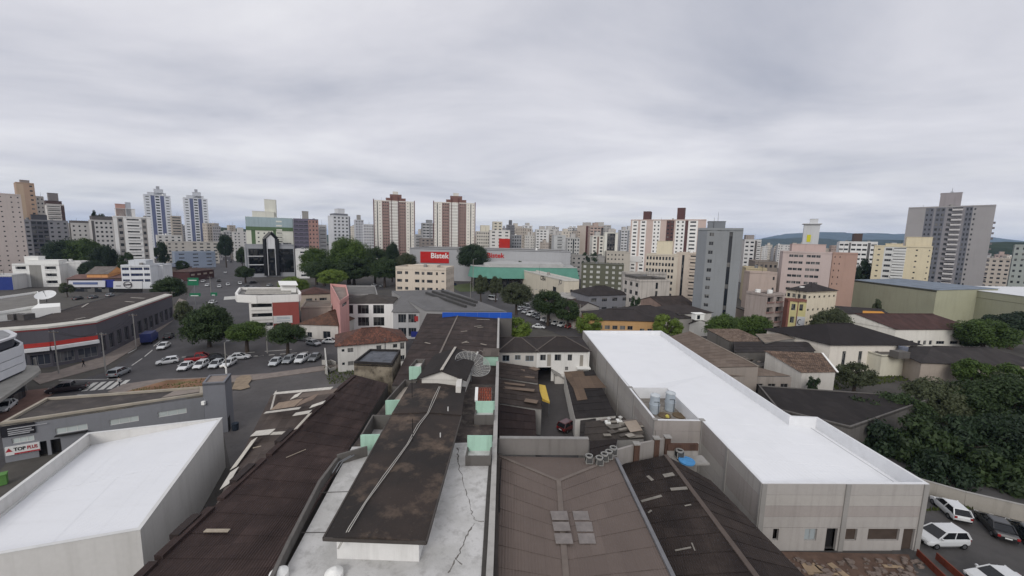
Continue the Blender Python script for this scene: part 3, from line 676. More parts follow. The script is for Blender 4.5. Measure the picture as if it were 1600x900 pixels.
openbox('farthest and smallest green fronted light well left of the gabled room', [(639, 573), (658, 573), (664, 561), (650, 561)], TZ+1.5, .6, CONCD, None, GREEN, wall('c9c6c0', .2))
openbox('green lined light well right of the black attic, nearest to the camera', [(727, 713), (767, 713), (769, 698), (730, 698)], TZ+.9, .3, CONCD, GREEN, None, None, 1.1)
openbox('green lined light well below the red tiled roof patch', [(741, 649), (772, 649), (773, 640), (743, 640)], TZ+.9, .3, CONCD, GREEN, None, None, 1.0)
tr = Thing('tiled_lean_to', 'small red clay tiled lean-to with white edge right of the black attic', 'building', G(757, 626, TZ-.2))
cq = [G(746, 627, TZ+.7), G(768, 627, TZ+.7), G(768, 606, TZ+1.5), G(747, 606, TZ+1.5)]
tr.part('wall', MB().prism([(p.x, p.y) for p in cq], TZ-.2, [p.z-.06 for p in cq]), wall('c9c8c4', .3))
RT = tiles('9a4a30', '7a3a28')
for i in range(6):
    for j in range(7):
        p = bil(cq, (i+.5)/6, (j+.5)/7); w_ = (cq[1]-cq[0])/6; l_ = (cq[3]-cq[0])/7
        tr.part('tile', MB().bar(p-l_*.52+Vector((0, 0, .05)), p+l_*.52+Vector((0, 0, .02)), w_.length*.9, .05), RT)
tr.part('edge_strip', MB().bar(G(744, 627, TZ+.75), G(745, 606, TZ+1.55), .35, .25), wall('d6d6d3', .2))
# rear twin sheet roofs of the central block
tw = Thing('rear_sheds', 'twin brown sheet roofs stretching back to the blue board', 'building', G(700, 540, 0))
cA = [G(612, 603, 8.6), G(664, 603, 9.5), G(716, 492, 9.5), G(667, 490, 8.6)]; cB = [G(664, 603, 9.5), G(774, 603, 8.9), G(778, 498, 8.9), G(716, 492, 9.5)]
tw.part('wall', MB().prism([(p.x, p.y) for p in cA], 0, [p.z-.08 for p in cA]), CONCD); tw.part('wall', MB().prism([(p.x, p.y) for p in cB], 0, [p.z-.09 for p in cB]), CONCD)
sheets(tw, cA, 6, 12, roof('453b38', '2b2523', .7, -.06), lift=.04); sheets(tw, cB, 7, 12, roof('4a403c', '2d2725', .7, -.06), lift=.04)
tw.part('ridge_cap', MB().bar(cA[1]+Vector((0, 0, .12)), cA[2]+Vector((0, 0, .12)), .3, .1), flat('7b726a', .4, 1))
for a, b in (((741, 510), (752, 509)), ((746, 512), (755, 511)), ((720, 518), (730, 517)), ((727, 535), (733, 535)), ((722, 536), (730, 533)), ((745, 499), (765, 499.5)), ((664, 535), (672, 537)), ((751, 537), (760, 539))): tw.part('roof_patch', MB().bar(G(*a, 9.4), G(*b, 9.4), .3, .05), flat('9b9388', .3, 2))
td = Thing('dormer_hut', 'little green dormer hut with white four pane window on the rear roofs', 'building', G(767, 572, 8.9))
dq = quad([(755, 572), (778, 572), (778, 560), (757, 560)], 8.9)
facade(td, dq[0], dq[1], 8.6, 10.6, [W(1, .6, .55, .25)], 1, [GREEN], frame=FRAMEW, minpx=2); td.part('side_wall', MB().prism([(dq[1]), (dq[2]), (dq[3]), (dq[0][0], dq[0][1]+.03)], 8.6, 10.5), GREEN)
td.part('roof_slab', slab([Vector((*p, 10.65)) for p in inset(dq, -.2)]), roof('5e5650', None, .5))
dbm = MB()
for k in range(34):
    p = G(rnd.uniform(728, 766), rnd.uniform(546, 560), 9.45+rnd.uniform(.1, .5)); dr = Vector((rnd.uniform(-1, 1), rnd.uniform(-.6, .6), rnd.uniform(-.15, .2))); dbm.bar(p, p+dr*rnd.uniform(.5, 1.3), rnd.uniform(.05, .25), .04)
tag(solo('scrap_heap', dbm, flat('9a948b', .5, 2), 'tangle of pale broken boards heaped on the rear roof beside the dish', 'debris'), kind='stuff')
# mesh satellite dish
def mesh_dish(label, base, rad, axis, depth, mast):
    th = Thing('mesh_satellite_dish', label, 'satellite dish', base); cen = Vector(base)+Vector((0, 0, mast)); a = Vector(axis).normalized(); r = a.cross(Vector((0, 0, 1))).normalized(); u = r.cross(a)
    def pt(rho, t): return cen+(r*math.cos(t)+u*math.sin(t))*rad*rho+a*depth*(rho*rho)
    rib = MB(); 
    for k in range(20):
        t = 2*math.pi*k/20
        for i in range(4): rib.bar(pt(i/4, t), pt((i+1)/4, t), .05)
    DM = flat('a3a29e', .2, 2, .5); th.part('rib', rib, DM, kind='stuff')
    ring = MB()
    for rho, w in ((1, .06), (.75, .025), (.5, .025), (.88, .015), (.62, .015), (.36, .015), (.94, .012), (.81, .012), (.69, .012)):
        for k in range(40): ring.bar(pt(rho, 2*math.pi*k/40), pt(rho, 2*math.pi*(k+1)/40), w)
    th.part('ring', ring, DM, kind='stuff')
    mm, t_, b_ = newmat('wire_mesh'); b_.inputs['Base Color'].default_value = (.30, .30, .29, 1); b_.inputs['Alpha'].default_value = .3; b_.inputs['Roughness'].default_value = .7
    ms = MB()
    for i in range(6):
        for k in range(30):
            t0, t2 = 2*math.pi*k/30, 2*math.pi*(k+1)/30; ms.face([pt(i/6, t0), pt((i+1)/6, t0), pt((i+1)/6, t2), pt(i/6, t2)] if i else [pt(0, 0), pt(1/6, t0), pt(1/6, t2)])
    th.part('wire_mesh', ms, mm)
    foc = cen+a*rad*1.0; fm = MB()
    for k in range(3): fm.bar(pt(1, .5+2.09*k), foc, .04)
    arm = th.part('feed_arm', fm, METAL); th.part('feed_horn', MB().cyl(foc-a*.1, foc+a*.25, .14, .1), FRAMEW, arm); th.part('mast', MB().cyl(base, cen, .09), METAL); return th
mesh_dish('large wire mesh satellite dish beside the gabled room on the central roofs', G(736, 596, TZ), 2.5, (.34, -.30, .88), .75, 2.0)
ts = Thing('roof_railing', 'bent grey pipe railing at the edge of the sunken terrace', 'railing', G(540, 720, TZ))
ra = [G(518, 742, TZ), G(520, 738, TZ+.7), G(530, 722, TZ+1.0), G(548, 712, TZ+.9), G(548, 712, TZ)]; ts.part('rail', MB().tube(ra, .04), METAL); ts.part('rail', MB().tube([p+Vector((.25, .1, 0)) for p in ra], .04), METAL)
# ================================================================ right of centre, foreground
GB = roof('6c615b', '5b514c', .4, .02, tone=.05, rib_s=.25, mort=.82)
ts2 = Thing('hipped_shed', 'wide shed with grey brown hipped sheet roof and six translucent panels', 'building', G(900, 800, 0))
nl, nr, fr_, fl_ = G(776, 975, 7.9), G(1082, 975, 7.9), G(959, 717, 7.9), G(780, 713, 7.9); ap = G(873, 752, 8.55); rn = G(890, 975, 8.55)
ts2.part('wall', MB().prism([(p.x, p.y) for p in (nl, nr, fr_, fl_)], 0, 7.8), CONC)
def quads_on(th, c, nu, nv, mat, **k): sheets(th, c, nu, nv, mat, **k)
quads_on(ts2, [nl, rn, ap, fl_], 4, 9, GB, lift=.03, corr=10, amp=.007); quads_on(ts2, [rn, nr, fr_, ap], 7, 9, GB, lift=.03, corr=10, amp=.007)
ts2.part('roof_slope', slab([fl_+Vector((0, 0, .03)), ap+Vector((0, 0, .03)), fr_+Vector((0, 0, .03))]), GB)
ts2.part('ridge_cap', MB().bar(rn+Vector((0, 0, .06)), ap+Vector((0, 0, .06)), .4, .06), flat('726861', .3, 1)); 
for p in (fl_, fr_): ts2.part('hip_cap', MB().bar(p+Vector((0, 0, .07)), ap+Vector((0, 0, .07)), .3, .05), flat('766c65', .35, 1))
for p in ((905, 735), (900, 742), (893, 746)): ts2.part('roof_patch', MB().bar(onplane(p[0], p[1], fl_, Vector((0, 0, 1)), .25), onplane(p[0]+5, p[1]-2, fl_, Vector((0, 0, 1)), .25), .2, .04), flat('8e867d', .3, 2))
nL = (rn-nl).cross(fl_-nl).normalized(); nR = (nr-rn).cross(ap-rn).normalized()
SKY = flat('827b77', .45, 1.5, .4, 0)
for (x0, y0, x1, y1, n_, p_) in ((861, 800, 887, 814, nL, nl), (864, 817, 890, 831, nL, nl), (867, 835, 894, 851, nL, nl), (895, 800, 919, 814, nR, nr), (899, 817, 925, 832, nR, nr), (903, 835, 929, 851, nR, nr)):
    P = [onplane(x, y, p_, n_, .09) for x, y in ((x0+2, y1), (x1+2, y1), (x1-1, y0), (x0-1, y0))]; ts2.part('skylight', slab(P, 0, .03), SKY)
pw = [G(780, 713, 7.6), G(919, 714, 7.6)]; d_ = (pw[1]-pw[0]).normalized()
ts2.part('parapet', MB().bar(pw[0]+Vector((0, .3, .95)), pw[1]+Vector((0, .3, .95)), .35, 1.7), wall('77726e', .5, streak=.6)); ts2.part('coping', MB().bar(pw[0]+Vector((0, .3, 1.84)), pw[1]+Vector((0, .3, 1.84)), .45, .07), flat('8f8d8a', .3, 1))
ts2.part('gutter', MB().bar(G(1081, 975, 7.95)+Vector((.2, 0, 0)), G(960, 717, 7.95)+Vector((.2, 0, 0)), .28, .3), flat('77777a', .3, 1)); ts2.part('gutter', MB().bar(nl+Vector((-.1, 0, .15)), fl_+Vector((-.1, 0, .15)), .25, .3), flat('4d4743', .4, 1))
ts2.part('conduit', MB().tube([G(783, 718, 8.3), G(781, 760, 8.3), G(780, 800, 8.2)], .05), DARK)
# condensers
def condenser(label, p, s=1.0):
    th = Thing('condenser_unit', label, 'air conditioner', p, 'rooftop condenser units'); p = Vector(p); w = .38*s; h = .95*s; W_ = paint('8d8c88', .5); s *= .88; w *= .88; h *= .88
    legs = MB()
    for k in range(4): th.part('foot', MB().box((p.x+(w-.1)*(1 if k % 2 else -1)-.04, p.y+(w-.1)*(1 if k > 1 else -1)-.04, p.z), (p.x+(w-.1)*(1 if k % 2 else -1)+.04, p.y+(w-.1)*(1 if k > 1 else -1)+.04, p.z+.12)), DARK)
    th.part('base', MB().box((p.x-w, p.y-w, p.z+.12), (p.x+w, p.y+w, p.z+.2)), W_); th.part('coil', MB().box((p.x-w*.95, p.y-w*.95, p.z+.2), (p.x+w*.95, p.y+w*.95, p.z+h-.14)), flat('2b2b2b', .4, 6))
    for k in range(4):
        sx_, sy_ = (1 if k % 2 else -1), (1 if k > 1 else -1); th.part('corner_post', MB().box((p.x+sx_*w-.03*(sx_+1), p.y+sy_*w-.03*(sy_+1), p.z+.2), (p.x+sx_*w+.03*(1-sx_), p.y+sy_*w+.03*(1-sy_), p.z+h-.14)), W_)
    for k in range(5): th.part('louvre', MB().box((p.x-w*.95, p.y-w*.96, p.z+.26+k*.11*s), (p.x+w*.95, p.y-w*.9, p.z+.3+k*.11*s)), flat('6d6d6c', .2, 3))
    tp_ = th.part('top_ring', MB(), W_)
    rg = MB(); n = 20
    for k in range(n):
        a0, a1 = 2*math.pi*k/n, 2*math.pi*(k+1)/n
        for r0, r1, z0_, z1_ in ((w*1.05, w*.82, h, h), (w*.82, w*.82, h, h-.2)):
            rg.face([(p.x+math.cos(a)*r, p.y+math.sin(a)*r, p.z+z_) for a, r, z_ in ((a0, r0, z0_), (a1, r0, z0_), (a1, r1, z1_), (a0, r1, z1_))])
        rg.face([(p.x+math.cos(a)*w*1.05, p.y+math.sin(a)*w*1.05, p.z+z_) for a, z_ in ((a0, h-.16), (a1, h-.16), (a1, h), (a0, h))])
    tp_ = th.part('top_ring', rg, W_); fan = MB()
    for k in range(4): a = k*1.57; fan.bar((p.x, p.y, p.z+h-.08), (p.x+math.cos(a)*w*.65, p.y+math.sin(a)*w*.65, p.z+h-.06), .16, .02)
    th.part('fan', fan, DARK, tp_); return th
CL = ['lone condenser unit left of the row on the grey brown roof', 'first and nearest condenser in the row of four on the grey brown roof', 'second condenser in the row of four on the grey brown roof', 'third condenser in the row of four on the grey brown roof', 'farthest condenser in the row of four on the grey brown roof']
for lb, (x, y) in zip(CL, ((920, 724), (936, 727), (944, 721), (951, 717), (958, 711))): condenser(lb, G(x, y, 8.0))
# dark gabled shed against the white building
td2 = Thing('dark_shed', 'dark brown mossy gabled shed roof against the long white building', 'building', G(1100, 800, 0))
DKR = roof('3f3733', '241f1e', .75, .25, tone=.3)
rz0, rz1 = G(1040, 712, 6.9), G(1236, 975, 6.9)
el, er = [G(1087, 975, 5.9), G(968, 727, 5.9)], [G(1330, 975, 5.9), G(1112, 752, 5.9)]
wl = MB(); wl.prism([(p.x, p.y) for p in (el[0], er[0], er[1], el[1])], 0, 5.75); td2.part('wall', wl, CONCD)
td2.part('gable', MB().face([el[1], rz0, er[1]]).face([el[1], er[1], rz0]), CONC)
sheets(td2, [el[0], rz1, rz0, el[1]], 6, 10, DKR, lift=.04, corr=10, amp=.012); sheets(td2, [rz1, er[0], er[1], rz0], 5, 11, DKR, lift=.04, corr=10, amp=.012)
td2.part('ridge_cap', MB().bar(rz0+Vector((0, 0, .08)), rz1+Vector((0, 0, .08)), .4, .1), flat('5a504a', .3, 1))
nS = (rz1-el[0]).cross(el[1]-el[0]).normalized(); nS2 = (er[0]-rz1).cross(rz0-rz1).normalized()
for a, b, w in (((1002, 785), (1034, 776), .25), ((1048, 766), (1074, 764), .35), ((1037, 745), (1053, 742), .5), ((1013, 803), (1018, 799), .15), ((1055, 862), (1080, 857), .12), ((1081, 850), (1086, 862), .1), ((1070, 792), (1080, 790), .12), ((1012, 745), (1020, 752), .3)):
    td2.part('roof_patch', MB().bar(onplane(*a, el[0], nS, .1), onplane(*b, el[0], nS, .1), w, .04, up=nS), flat('87827b', .35, 2))
# pillared wall behind it
tpw = Thing('pillared_wall', 'pale wall with brown brick pillars at the foot of the tank terrace', 'wall', G(1000, 712, 0))
pts = [G(955, 716, 7.0), G(1000, 703, 7.0), G(1044, 694, 7.0)]
for a, b in zip(pts, pts[1:]): tpw.part('wall_panel', MB().bar(Vector((a.x, a.y, 4.0)), Vector((b.x, b.y, 4.0)), .25, 7.6), wall('8d8782', .4, streak=.4))
BRK = roof('5f493f', '46362f', .4, 0, ribs=.25, sheet=(.2, .07), tone=.3)
for x, y in ((993, 706), (1024, 697), (1041, 695)):
    p = G(x, y, 7.0); tpw.part('pillar', MB().box((p.x-.28, p.y-.45, 0), (p.x+.28, p.y+.1, 8.0)), BRK); tpw.part('pillar_cap', MB().box((p.x-.36, p.y-.53, 8.0), (p.x+.36, p.y+.18, 8.12)), CONC)
# ---- the long white roofed building
t3 = Thing('long_white_building', 'long white roofed building with precast panel walls on the right', 'building', G(1250, 700, 0))
PT = 6.9
oq = quad([(1191, 756), (1452, 757), (1277, 652), (1235, 650), (1033, 517), (911, 517), (1023, 657), (1097, 658)], PT)
PANEL = wall('9d9893', .3, streak=.42); PANEL2 = wall('958d88', .3, streak=.42); PIL = wall('8b8884', .45, streak=.5); WCOP = flat('dfe0e2', .12, 1)
PA = [PANEL, PANEL2, wall('a09b95', .3, streak=.4)]
def panels(p0, p1, nb, nr, z0=0.0, z1=PT, pil=True, first=True):
    p0 = Vector((*p0, 0)); p1 = Vector((*p1, 0)); L = (p1-p0).length; bw = L/nb; rh = (z1-z0)/nr
    for i in range(nb):
        for j in range(nr):
            t3.part('wall_panel', wbox(p0, p1, z0+j*rh+.012, z0+(j+1)*rh-.012, -.2, rnd.uniform(-.008, .008), i*bw+.02, (i+1)*bw-.02), PA[rnd.randrange(3)])
    t3.part('wall_core', wbox(p0, p1, z0, z1-.02, -.24, -.03), CONCD)
    if pil:
        for i in range(0 if first else 1, nb+1): t3.part('pilaster', wbox(p0, p1, 0, PT+.01, -.1, .09, max(0, i*bw-.2), min(L, i*bw+.2)), PIL)
panels(oq[5], oq[6], 6, 5); panels(oq[6], oq[7], 1, 5, pil=False); panels(oq[7], oq[0], 2, 5)
panels(oq[1], oq[2], 5, 5); panels(oq[2], oq[3], 1, 5, pil=False); panels(oq[3], oq[4], 6, 5); panels(oq[4], oq[5], 2, 5)
# front wall: panel rows above, ground floor with openings
F0, F1 = Vector((*oq[0], 0)), Vector((*oq[1], 0)); LF = (F1-F0).length
xm = upx(F0, F1, 1326, PT)
for a_, b_ in ((0, xm), (xm, LF)):
    for j in range(4): t3.part('wall_panel', wbox(F0, F1, 2.42+j*1.12+.012, 2.42+(j+1)*1.12-.012, -.2, rnd.uniform(-.006, .006), a_+.02, b_-.02), PA[j % 3])
t3.part('wall_core', wbox(F0, F1, 2.42, PT-.02, -.24, -.03), CONCD)
def uz(x, z): return upx(F0, F1, x, z)
ops = [(uz(1208, 2), uz(1217, 2), 1.1, 2.3), (uz(1257, 1.7), uz(1276, 1.7), 1.05, 2.3), (uz(1291, 1.7), uz(1308, 1.7), 0, 2.35), (uz(1321, 1.7), uz(1339, 1.7), 1.05, 2.3), (uz(1356, 1.7), uz(1405, 1.7), 1.05, 2.3), (uz(1411, 1.7), uz(1429, 1.7), 0, 2.3)]
Pf, rzf, _ = wall_open(t3, F0, F1, 0, 2.42, ops, PANEL, .24)
t3.inst('window', win_mesh(ops[1][1]-ops[1][0], 1.25, glassm('9aa3a6', .1), FRAME, 1), Pf((ops[1][0]+ops[1][1])/2, 1.05, -.15), rzf)
bk = MB()
for o_, col in ((ops[0], 0), (ops[2], 0), (ops[3], 1), (ops[4], 1), (ops[5], 1)): t3.part('infill', wbox(F0, F1, o_[2], o_[3], -.6 if not col else -.3, -.5 if not col else -.2, o_[0]-.05, o_[1]+.05), DARK if not col else flat('4d423b', .4, 1))
for u_ in (.22, xm, LF-.25): t3.part('pilaster', wbox(F0, F1, 0, PT+.01, -.1, .1, u_-.24, u_+.24), PIL)
# coping and inner parapet
iq = inset(oq, .28); cop = MB(); inn = MB(); RZ = {0: 6.75, 1: 5.45, 2: 5.45, 3: 5.45, 4: 5.7, 5: 6.75, 6: 6.75, 7: 6.75}
for i in range(8):
    j = (i+1) % 8
    cop.add([(*oq[i], PT), (*oq[j], PT), (*iq[j], PT), (*iq[i], PT), (*oq[i], PT+.06), (*oq[j], PT+.06), (*iq[j], PT+.06), (*iq[i], PT+.06)], [(4,5,6,7),(0,1,5,4),(2,3,7,6)])
    inn.face([(*iq[j], RZ[j]-.15), (*iq[i], RZ[i]-.15), (*iq[i], PT), (*iq[j], PT)])
t3.part('coping', cop, WCOP); t3.part('parapet', inn, WCOP)
WR2 = white_roof_mat('white_membrane_roof', -.1, .8, (.77, .78, .795))
tq = quad([(1023, 657), (1097, 658), (1043, 606), (985, 606)], PT)           # tank terrace corners
def Vz(p, z): return Vector((p[0], p[1], z))
iA = [Vz(iq[0], 6.75), Vz(iq[1], 5.45), Vz(iq[2], 5.45), Vz(iq[3], 5.45), Vz(iq[4], 5.7), Vz(iq[5], 6.75)]
tI = [Vz(p, 6.75) for p in tq]
dl_ = G(985, 606, PT); 
# roof sheets in three fields round the terrace
side_mid = lerp(iA[3], iA[4], .42); 
sheets(t3, [iA[0], iA[1], iA[2], Vz(tq[1], 6.75)], 14, 3, WR2, lift=.012); sheets(t3, [Vz(tq[1], 6.75), iA[2]+Vector((0, 0, 0)), side_mid, Vz(tq[2], 6.75)], 9, 3, WR2, lift=.012)
sheets(t3, [Vz(tq[3], 6.75)+Vector((.2, 0, 0)), side_mid, iA[4], iA[5]], 10, 6, WR2, lift=.012)
t3.part('roof_sheet', MB().face([Vz(tq[3], 6.775)+Vector((.2, 0, 0)), Vz(tq[2], 6.775), side_mid+Vector((0, 0, .03))]), WR2); t3.part('roof_sheet', MB().face([iA[2]+Vector((0, 0, .03)), iA[3]+Vector((0, 0, .01)), side_mid+Vector((0, 0, .03))]), WR2)
t3.part('ledge', MB().bar(iA[1]+Vector((-.6, .3, .05)), iA[2]+Vector((-.6, 0, .05)), .1, .1), flat('b9babc', .2, 1))
# tank terrace
TF = 5.3
t3.part('terrace_floor', MB().prism(tq, TF-.2, TF), mossy('8a857d', '77716a', '5d564d', .8))
qi_ = inset(tq, .2); pr = MB()
for i in range(4):
    j = (i+1) % 4
    if i in (1, 2):
        t3.part('terrace_wall', MB().prism([tq[i], tq[j], tuple(qi_[j]), tuple(qi_[i])], TF-.1, PT+.08), WCOP)
    else: t3.part('terrace_wall', MB().prism([tuple(inset(tq, .26)[i]), tuple(inset(tq, .26)[j]), tuple(inset(tq, .3)[j]), tuple(inset(tq, .3)[i])], TF-.1, PT-.01), PANEL)
for x, y in ((1023, 656), (1097, 657), (985, 606)): p = G(x, y, PT); t3.part('post_cap', MB().box((p.x-.3, p.y-.3, PT+.065), (p.x+.3, p.y+.3, PT+.15)), CONC)
def tank(label, p):
    th = Thing('water_tank', label, 'water tank', p, 'white water tanks'); p = Vector(p); b = MB(); n = 24; prof = [(0.0, .62), (.05, .66), (1.25, .70), (1.27, .74), (1.33, .74), (1.35, .68), (2.55, .62)]
    for (z0_, r0), (z1_, r1) in zip(prof, prof[1:]):
        for k in range(n):
            a0, a1 = 2*math.pi*k/n, 2*math.pi*(k+1)/n; b.face([(p.x+math.cos(a0)*r0, p.y+math.sin(a0)*r0, p.z+z0_), (p.x+math.cos(a1)*r0, p.y+math.sin(a1)*r0, p.z+z0_), (p.x+math.cos(a1)*r1, p.y+math.sin(a1)*r1, p.z+z1_), (p.x+math.cos(a0)*r1, p.y+math.sin(a0)*r1, p.z+z1_)])
    TK = flat('aab4bd', .3, 1.5, .5, .05); body = th.part('tank_body', b, TK, smooth=False)
    l = MB(); l.cyl(p+Vector((0, 0, 2.55)), p+Vector((0, 0, 2.68)), .7, .66, n).cyl(p+Vector((0, 0, 2.68)), p+Vector((0, 0, 2.85)), .66, .2, n); th.part('lid', l, flat('bfc5c9', .3, 2))
    th.part('pipe', MB().tube([p+Vector((.3, -.72, .1)), p+Vector((.3, -.74, 1.9)), p+Vector((-.4, -.74, 1.9))], .035), DARK); return th
tank('front left of the two pale water tanks on the sunken terrace', G(1022, 645, TF)); tank('rear right of the two pale water tanks on the sunken terrace', G(1046, 641, TF))
def disc(name, label, cat, p, r, h, col, n=24):
    b = MB(); b.cyl(p, Vector(p)+Vector((0, 0, h)), r, r*.96, n); b2 = MB(); th = Thing(name, label, cat, p); th.part('plate', b, flat(col, .35, 2)); th.part('rim', MB().tube([Vector(p)+Vector((math.cos(2*math.pi*k/n)*r, math.sin(2*math.pi*k/n)*r, h)) for k in range(n+1)], .05, 5), flat(col, .2, 2)); return th
disc('round_cover', 'left round brown tank base on the sunken terrace with a yellow bundle', 'tank base', G(1038, 650, TF), .85, .12, '6f604c'); disc('round_cover', 'right round brown tank base on the sunken terrace', 'tank base', G(1061, 650, TF), .85, .12, '6f604c')
bd = MB(); p = G(1042, 652, TF+.13)
for k in range(9): bd.cyl(p+Vector((rnd.uniform(-.2, .2), rnd.uniform(-.15, .15), rnd.uniform(0, .2))), p+Vector((rnd.uniform(-.2, .2), rnd.uniform(-.15, .15), .3)), .16, .1, 7)
solo('bundle', bd, flat('c9bd62', .3, 3), 'crumpled yellow bundle lying on the left tank base', 'bundle', loc=p)
disc('blue_cover', 'round bright blue tank lid by the brick wall under the terrace', 'lid', G(1073, 722, 6.2), .78, .15, '4f8fc4')
tbk = Thing('plant_recess', 'red brick topped recess with grubby wall beside the white panel building', 'wall', G(1068, 715, 0)); a, b = G(1044, 700, 7.0), G(1092, 700, 7.0)
tbk.part('wall', MB().bar(Vector((a.x, a.y+.3, 3.3)), Vector((b.x, b.y+.3, 3.3)), .25, 6.6), wall('8f8a85', .6, streak=.8)); tbk.part('brick_band', MB().bar(Vector((a.x, a.y+.25, 7.0)), Vector((b.x, b.y+.25, 7.0)), .3, .75), BRK); tbk.part('ledge', MB().bar(Vector((a.x, a.y-.5, 5.9)), Vector((b.x+.6, b.y-.5, 5.9)), 1.6, .2), CONC)
condenser('condenser unit standing by the red brick band next to the blue lid', G(1061, 716, 6.05), 1.15)
# ---- courtyard in the middle
MIXA = roof('4b423d', '332c29', .6, .02, tone=.4); MIXB = roof('6b5a4c', '4d4239', .5, .02, tone=.3)
def shedroof(label, pts, zl, zr_, nu, nv, mat, wm=CONC, name='shed'):
    th = Thing(name, label, 'shed', G(*pts[0], 0)); c = [G(*pts[0], zl), G(*pts[1], zr_), G(*pts[2], zr_), G(*pts[3], zl)]
    th.part('wall', MB().prism([(p.x, p.y) for p in c], 0, [p.z-.08 for p in c]), wm)
    sheets(th, c, nu, nv, mat, lift=.05); th.c = c; return th
shedroof('low shed with blotchy brown sheets along the courtyard, nearest of three', [(779, 684), (838, 684), (836, 640), (779, 632)], 4.4, 3.8, 5, 4, roof('372c2a', '28201f', .6))
s2 = shedroof('low shed with mixed brown and grey sheets behind the yellow awning', [(779, 630), (846, 640), (842, 600), (779, 592)], 4.6, 4.0, 5, 5, MIXA)
s3 = shedroof('low shed with dark mixed sheets under the white house window row', [(779, 590), (840, 599), (841, 575), (779, 566)], 4.8, 4.3, 5, 4, MIXA)
for th, L_ in ((s2, (((783, 605), (835, 610), 1.0), ((820, 625), (840, 628), 1.2), ((785, 598), (820, 602), .8))), (s3, (((806, 578), (820, 579), 1.0), ((830, 574), (840, 578), 1.4), ((783, 585), (835, 590), .6)))):
    for a, b, w in L_: th.part('roof_patch', MB().bar(G(*a, 4.55), G(*b, 4.5), w, .05), flat('7b6a5c', .35, 1))
tpost = Thing('courtyard_hut', 'small white hut end below the yellow awning', 'building', G(840, 650, 0)); hq = near((834, 632), (845, 632), 3.2, 3); tpost.part('wall', MB().prism(hq, 0, 3.2), wall('c6c5c1', .3)); tpost.part('roof_slab', slab([Vector((*p, 3.3)) for p in inset(hq, -.2)]), MIXA)
ty = Thing('awning', 'sloping bright yellow awning above the courtyard', 'awning', G(850, 640, 0)); c = [G(847, 626, 2.7), G(859, 628, 2.5), G(853, 602, 2.5), G(840, 600, 3.4)]; c[0].z = 3.2
ty.part('canopy', slab([G(847, 622, 3.4), G(859, 628, 2.6), G(852, 602, 2.6), G(840, 600, 3.4)], 0, .05), flat('d9b955', .15, 1)); ty.part('valance', MB().face([G(847, 622, 3.4), G(859, 628, 2.6), G(859, 628, 2.6)+Vector((0, .02, -.3)), G(847, 622, 3.4)+Vector((0, .02, -.5))]), flat('c9a84a', .15, 1))
for x, y in ((858, 627), (852, 603)): p = G(x, y, 2.6); ty.part('post', MB().cyl((p.x, p.y, 0), (p.x, p.y, 2.55), .05), METAL)
s4 = shedroof('shed with half brown half dark roof against the white panel wall', [(899, 655), (962, 650), (928, 579), (882, 583)], 3.2, 3.9, 5, 8, roof('2f2b2a', '232020', .5), wall('bdbab4', .35))
n4 = (s4.c[1]-s4.c[0]).cross(s4.c[3]-s4.c[0]).normalized()
for i, (a, b, cc, dd) in enumerate((((902, 627), (918, 625), (912, 607), (896, 608)), ((896, 608), (948, 607), (932, 588), (884, 590)), ((884, 590), (914, 589), (911, 580), (881, 582)))): s4.part('roof_sheet', slab([onplane(*p, s4.c[0], n4, .14+.01*i) for p in (a, b, cc, dd)], 0, .03), MIXB)
# junk roof
tj = shedroof('low junk strewn roof between the courtyard and the panel wall', [(912, 690), (1006, 686), (975, 652), (915, 660)], 4.2, 4.2, 6, 3, roof('48423d', '332e2b', .6))
for k in range(26):
    p = G(rnd.uniform(938, 1000), rnd.uniform(656, 684), 4.35+rnd.uniform(0, .25)); a_ = rnd.uniform(0, .5); dr = Vector((math.cos(a_), math.sin(a_), 0))*rnd.uniform(.8, 2.2); tj.part('loose_sheet', MB().bar(p, p+dr, rnd.uniform(.3, .9), .06), flat(rnd.choice(['6f6a63', '8b857c', '57514b', '79706a', 'a59f95']), .4, 1))
tj.part('loose_sheet', slab([G(x, y, 4.75) for x, y in ((985, 675), (1004, 672), (994, 656), (975, 659))], 0, .04), flat('a39688', .25, 1))
for x, y in ((951, 661), (969, 659)): p = G(x, y, 4.3); tj.part('vent', MB().cyl(p, p+Vector((0, 0, .7)), .16).cyl(p+Vector((0, 0, .7)), p+Vector((0, 0, .85)), .32, .1), flat('b5b4b0', .3, 2)); tj.part('vent_base', MB().box((p.x-.5, p.y-.4, 4.3), (p.x+.2, p.y+.4, 4.55)), WHITEW)
tk2 = shedroof('dark lean-to roof in front of the red car', [(905, 690), (935, 690), (930, 650), (907, 652)], 3.0, 3.4, 2, 3, roof('3b3735', '2b2827', .5), name='lean_to')
shedroof('dark sunken roof behind the row of condensers', [(921, 716), (962, 700), (965, 686), (921, 690)], 4.6, 5.2, 4, 2, roof('322c2a', '241f1e', .5))
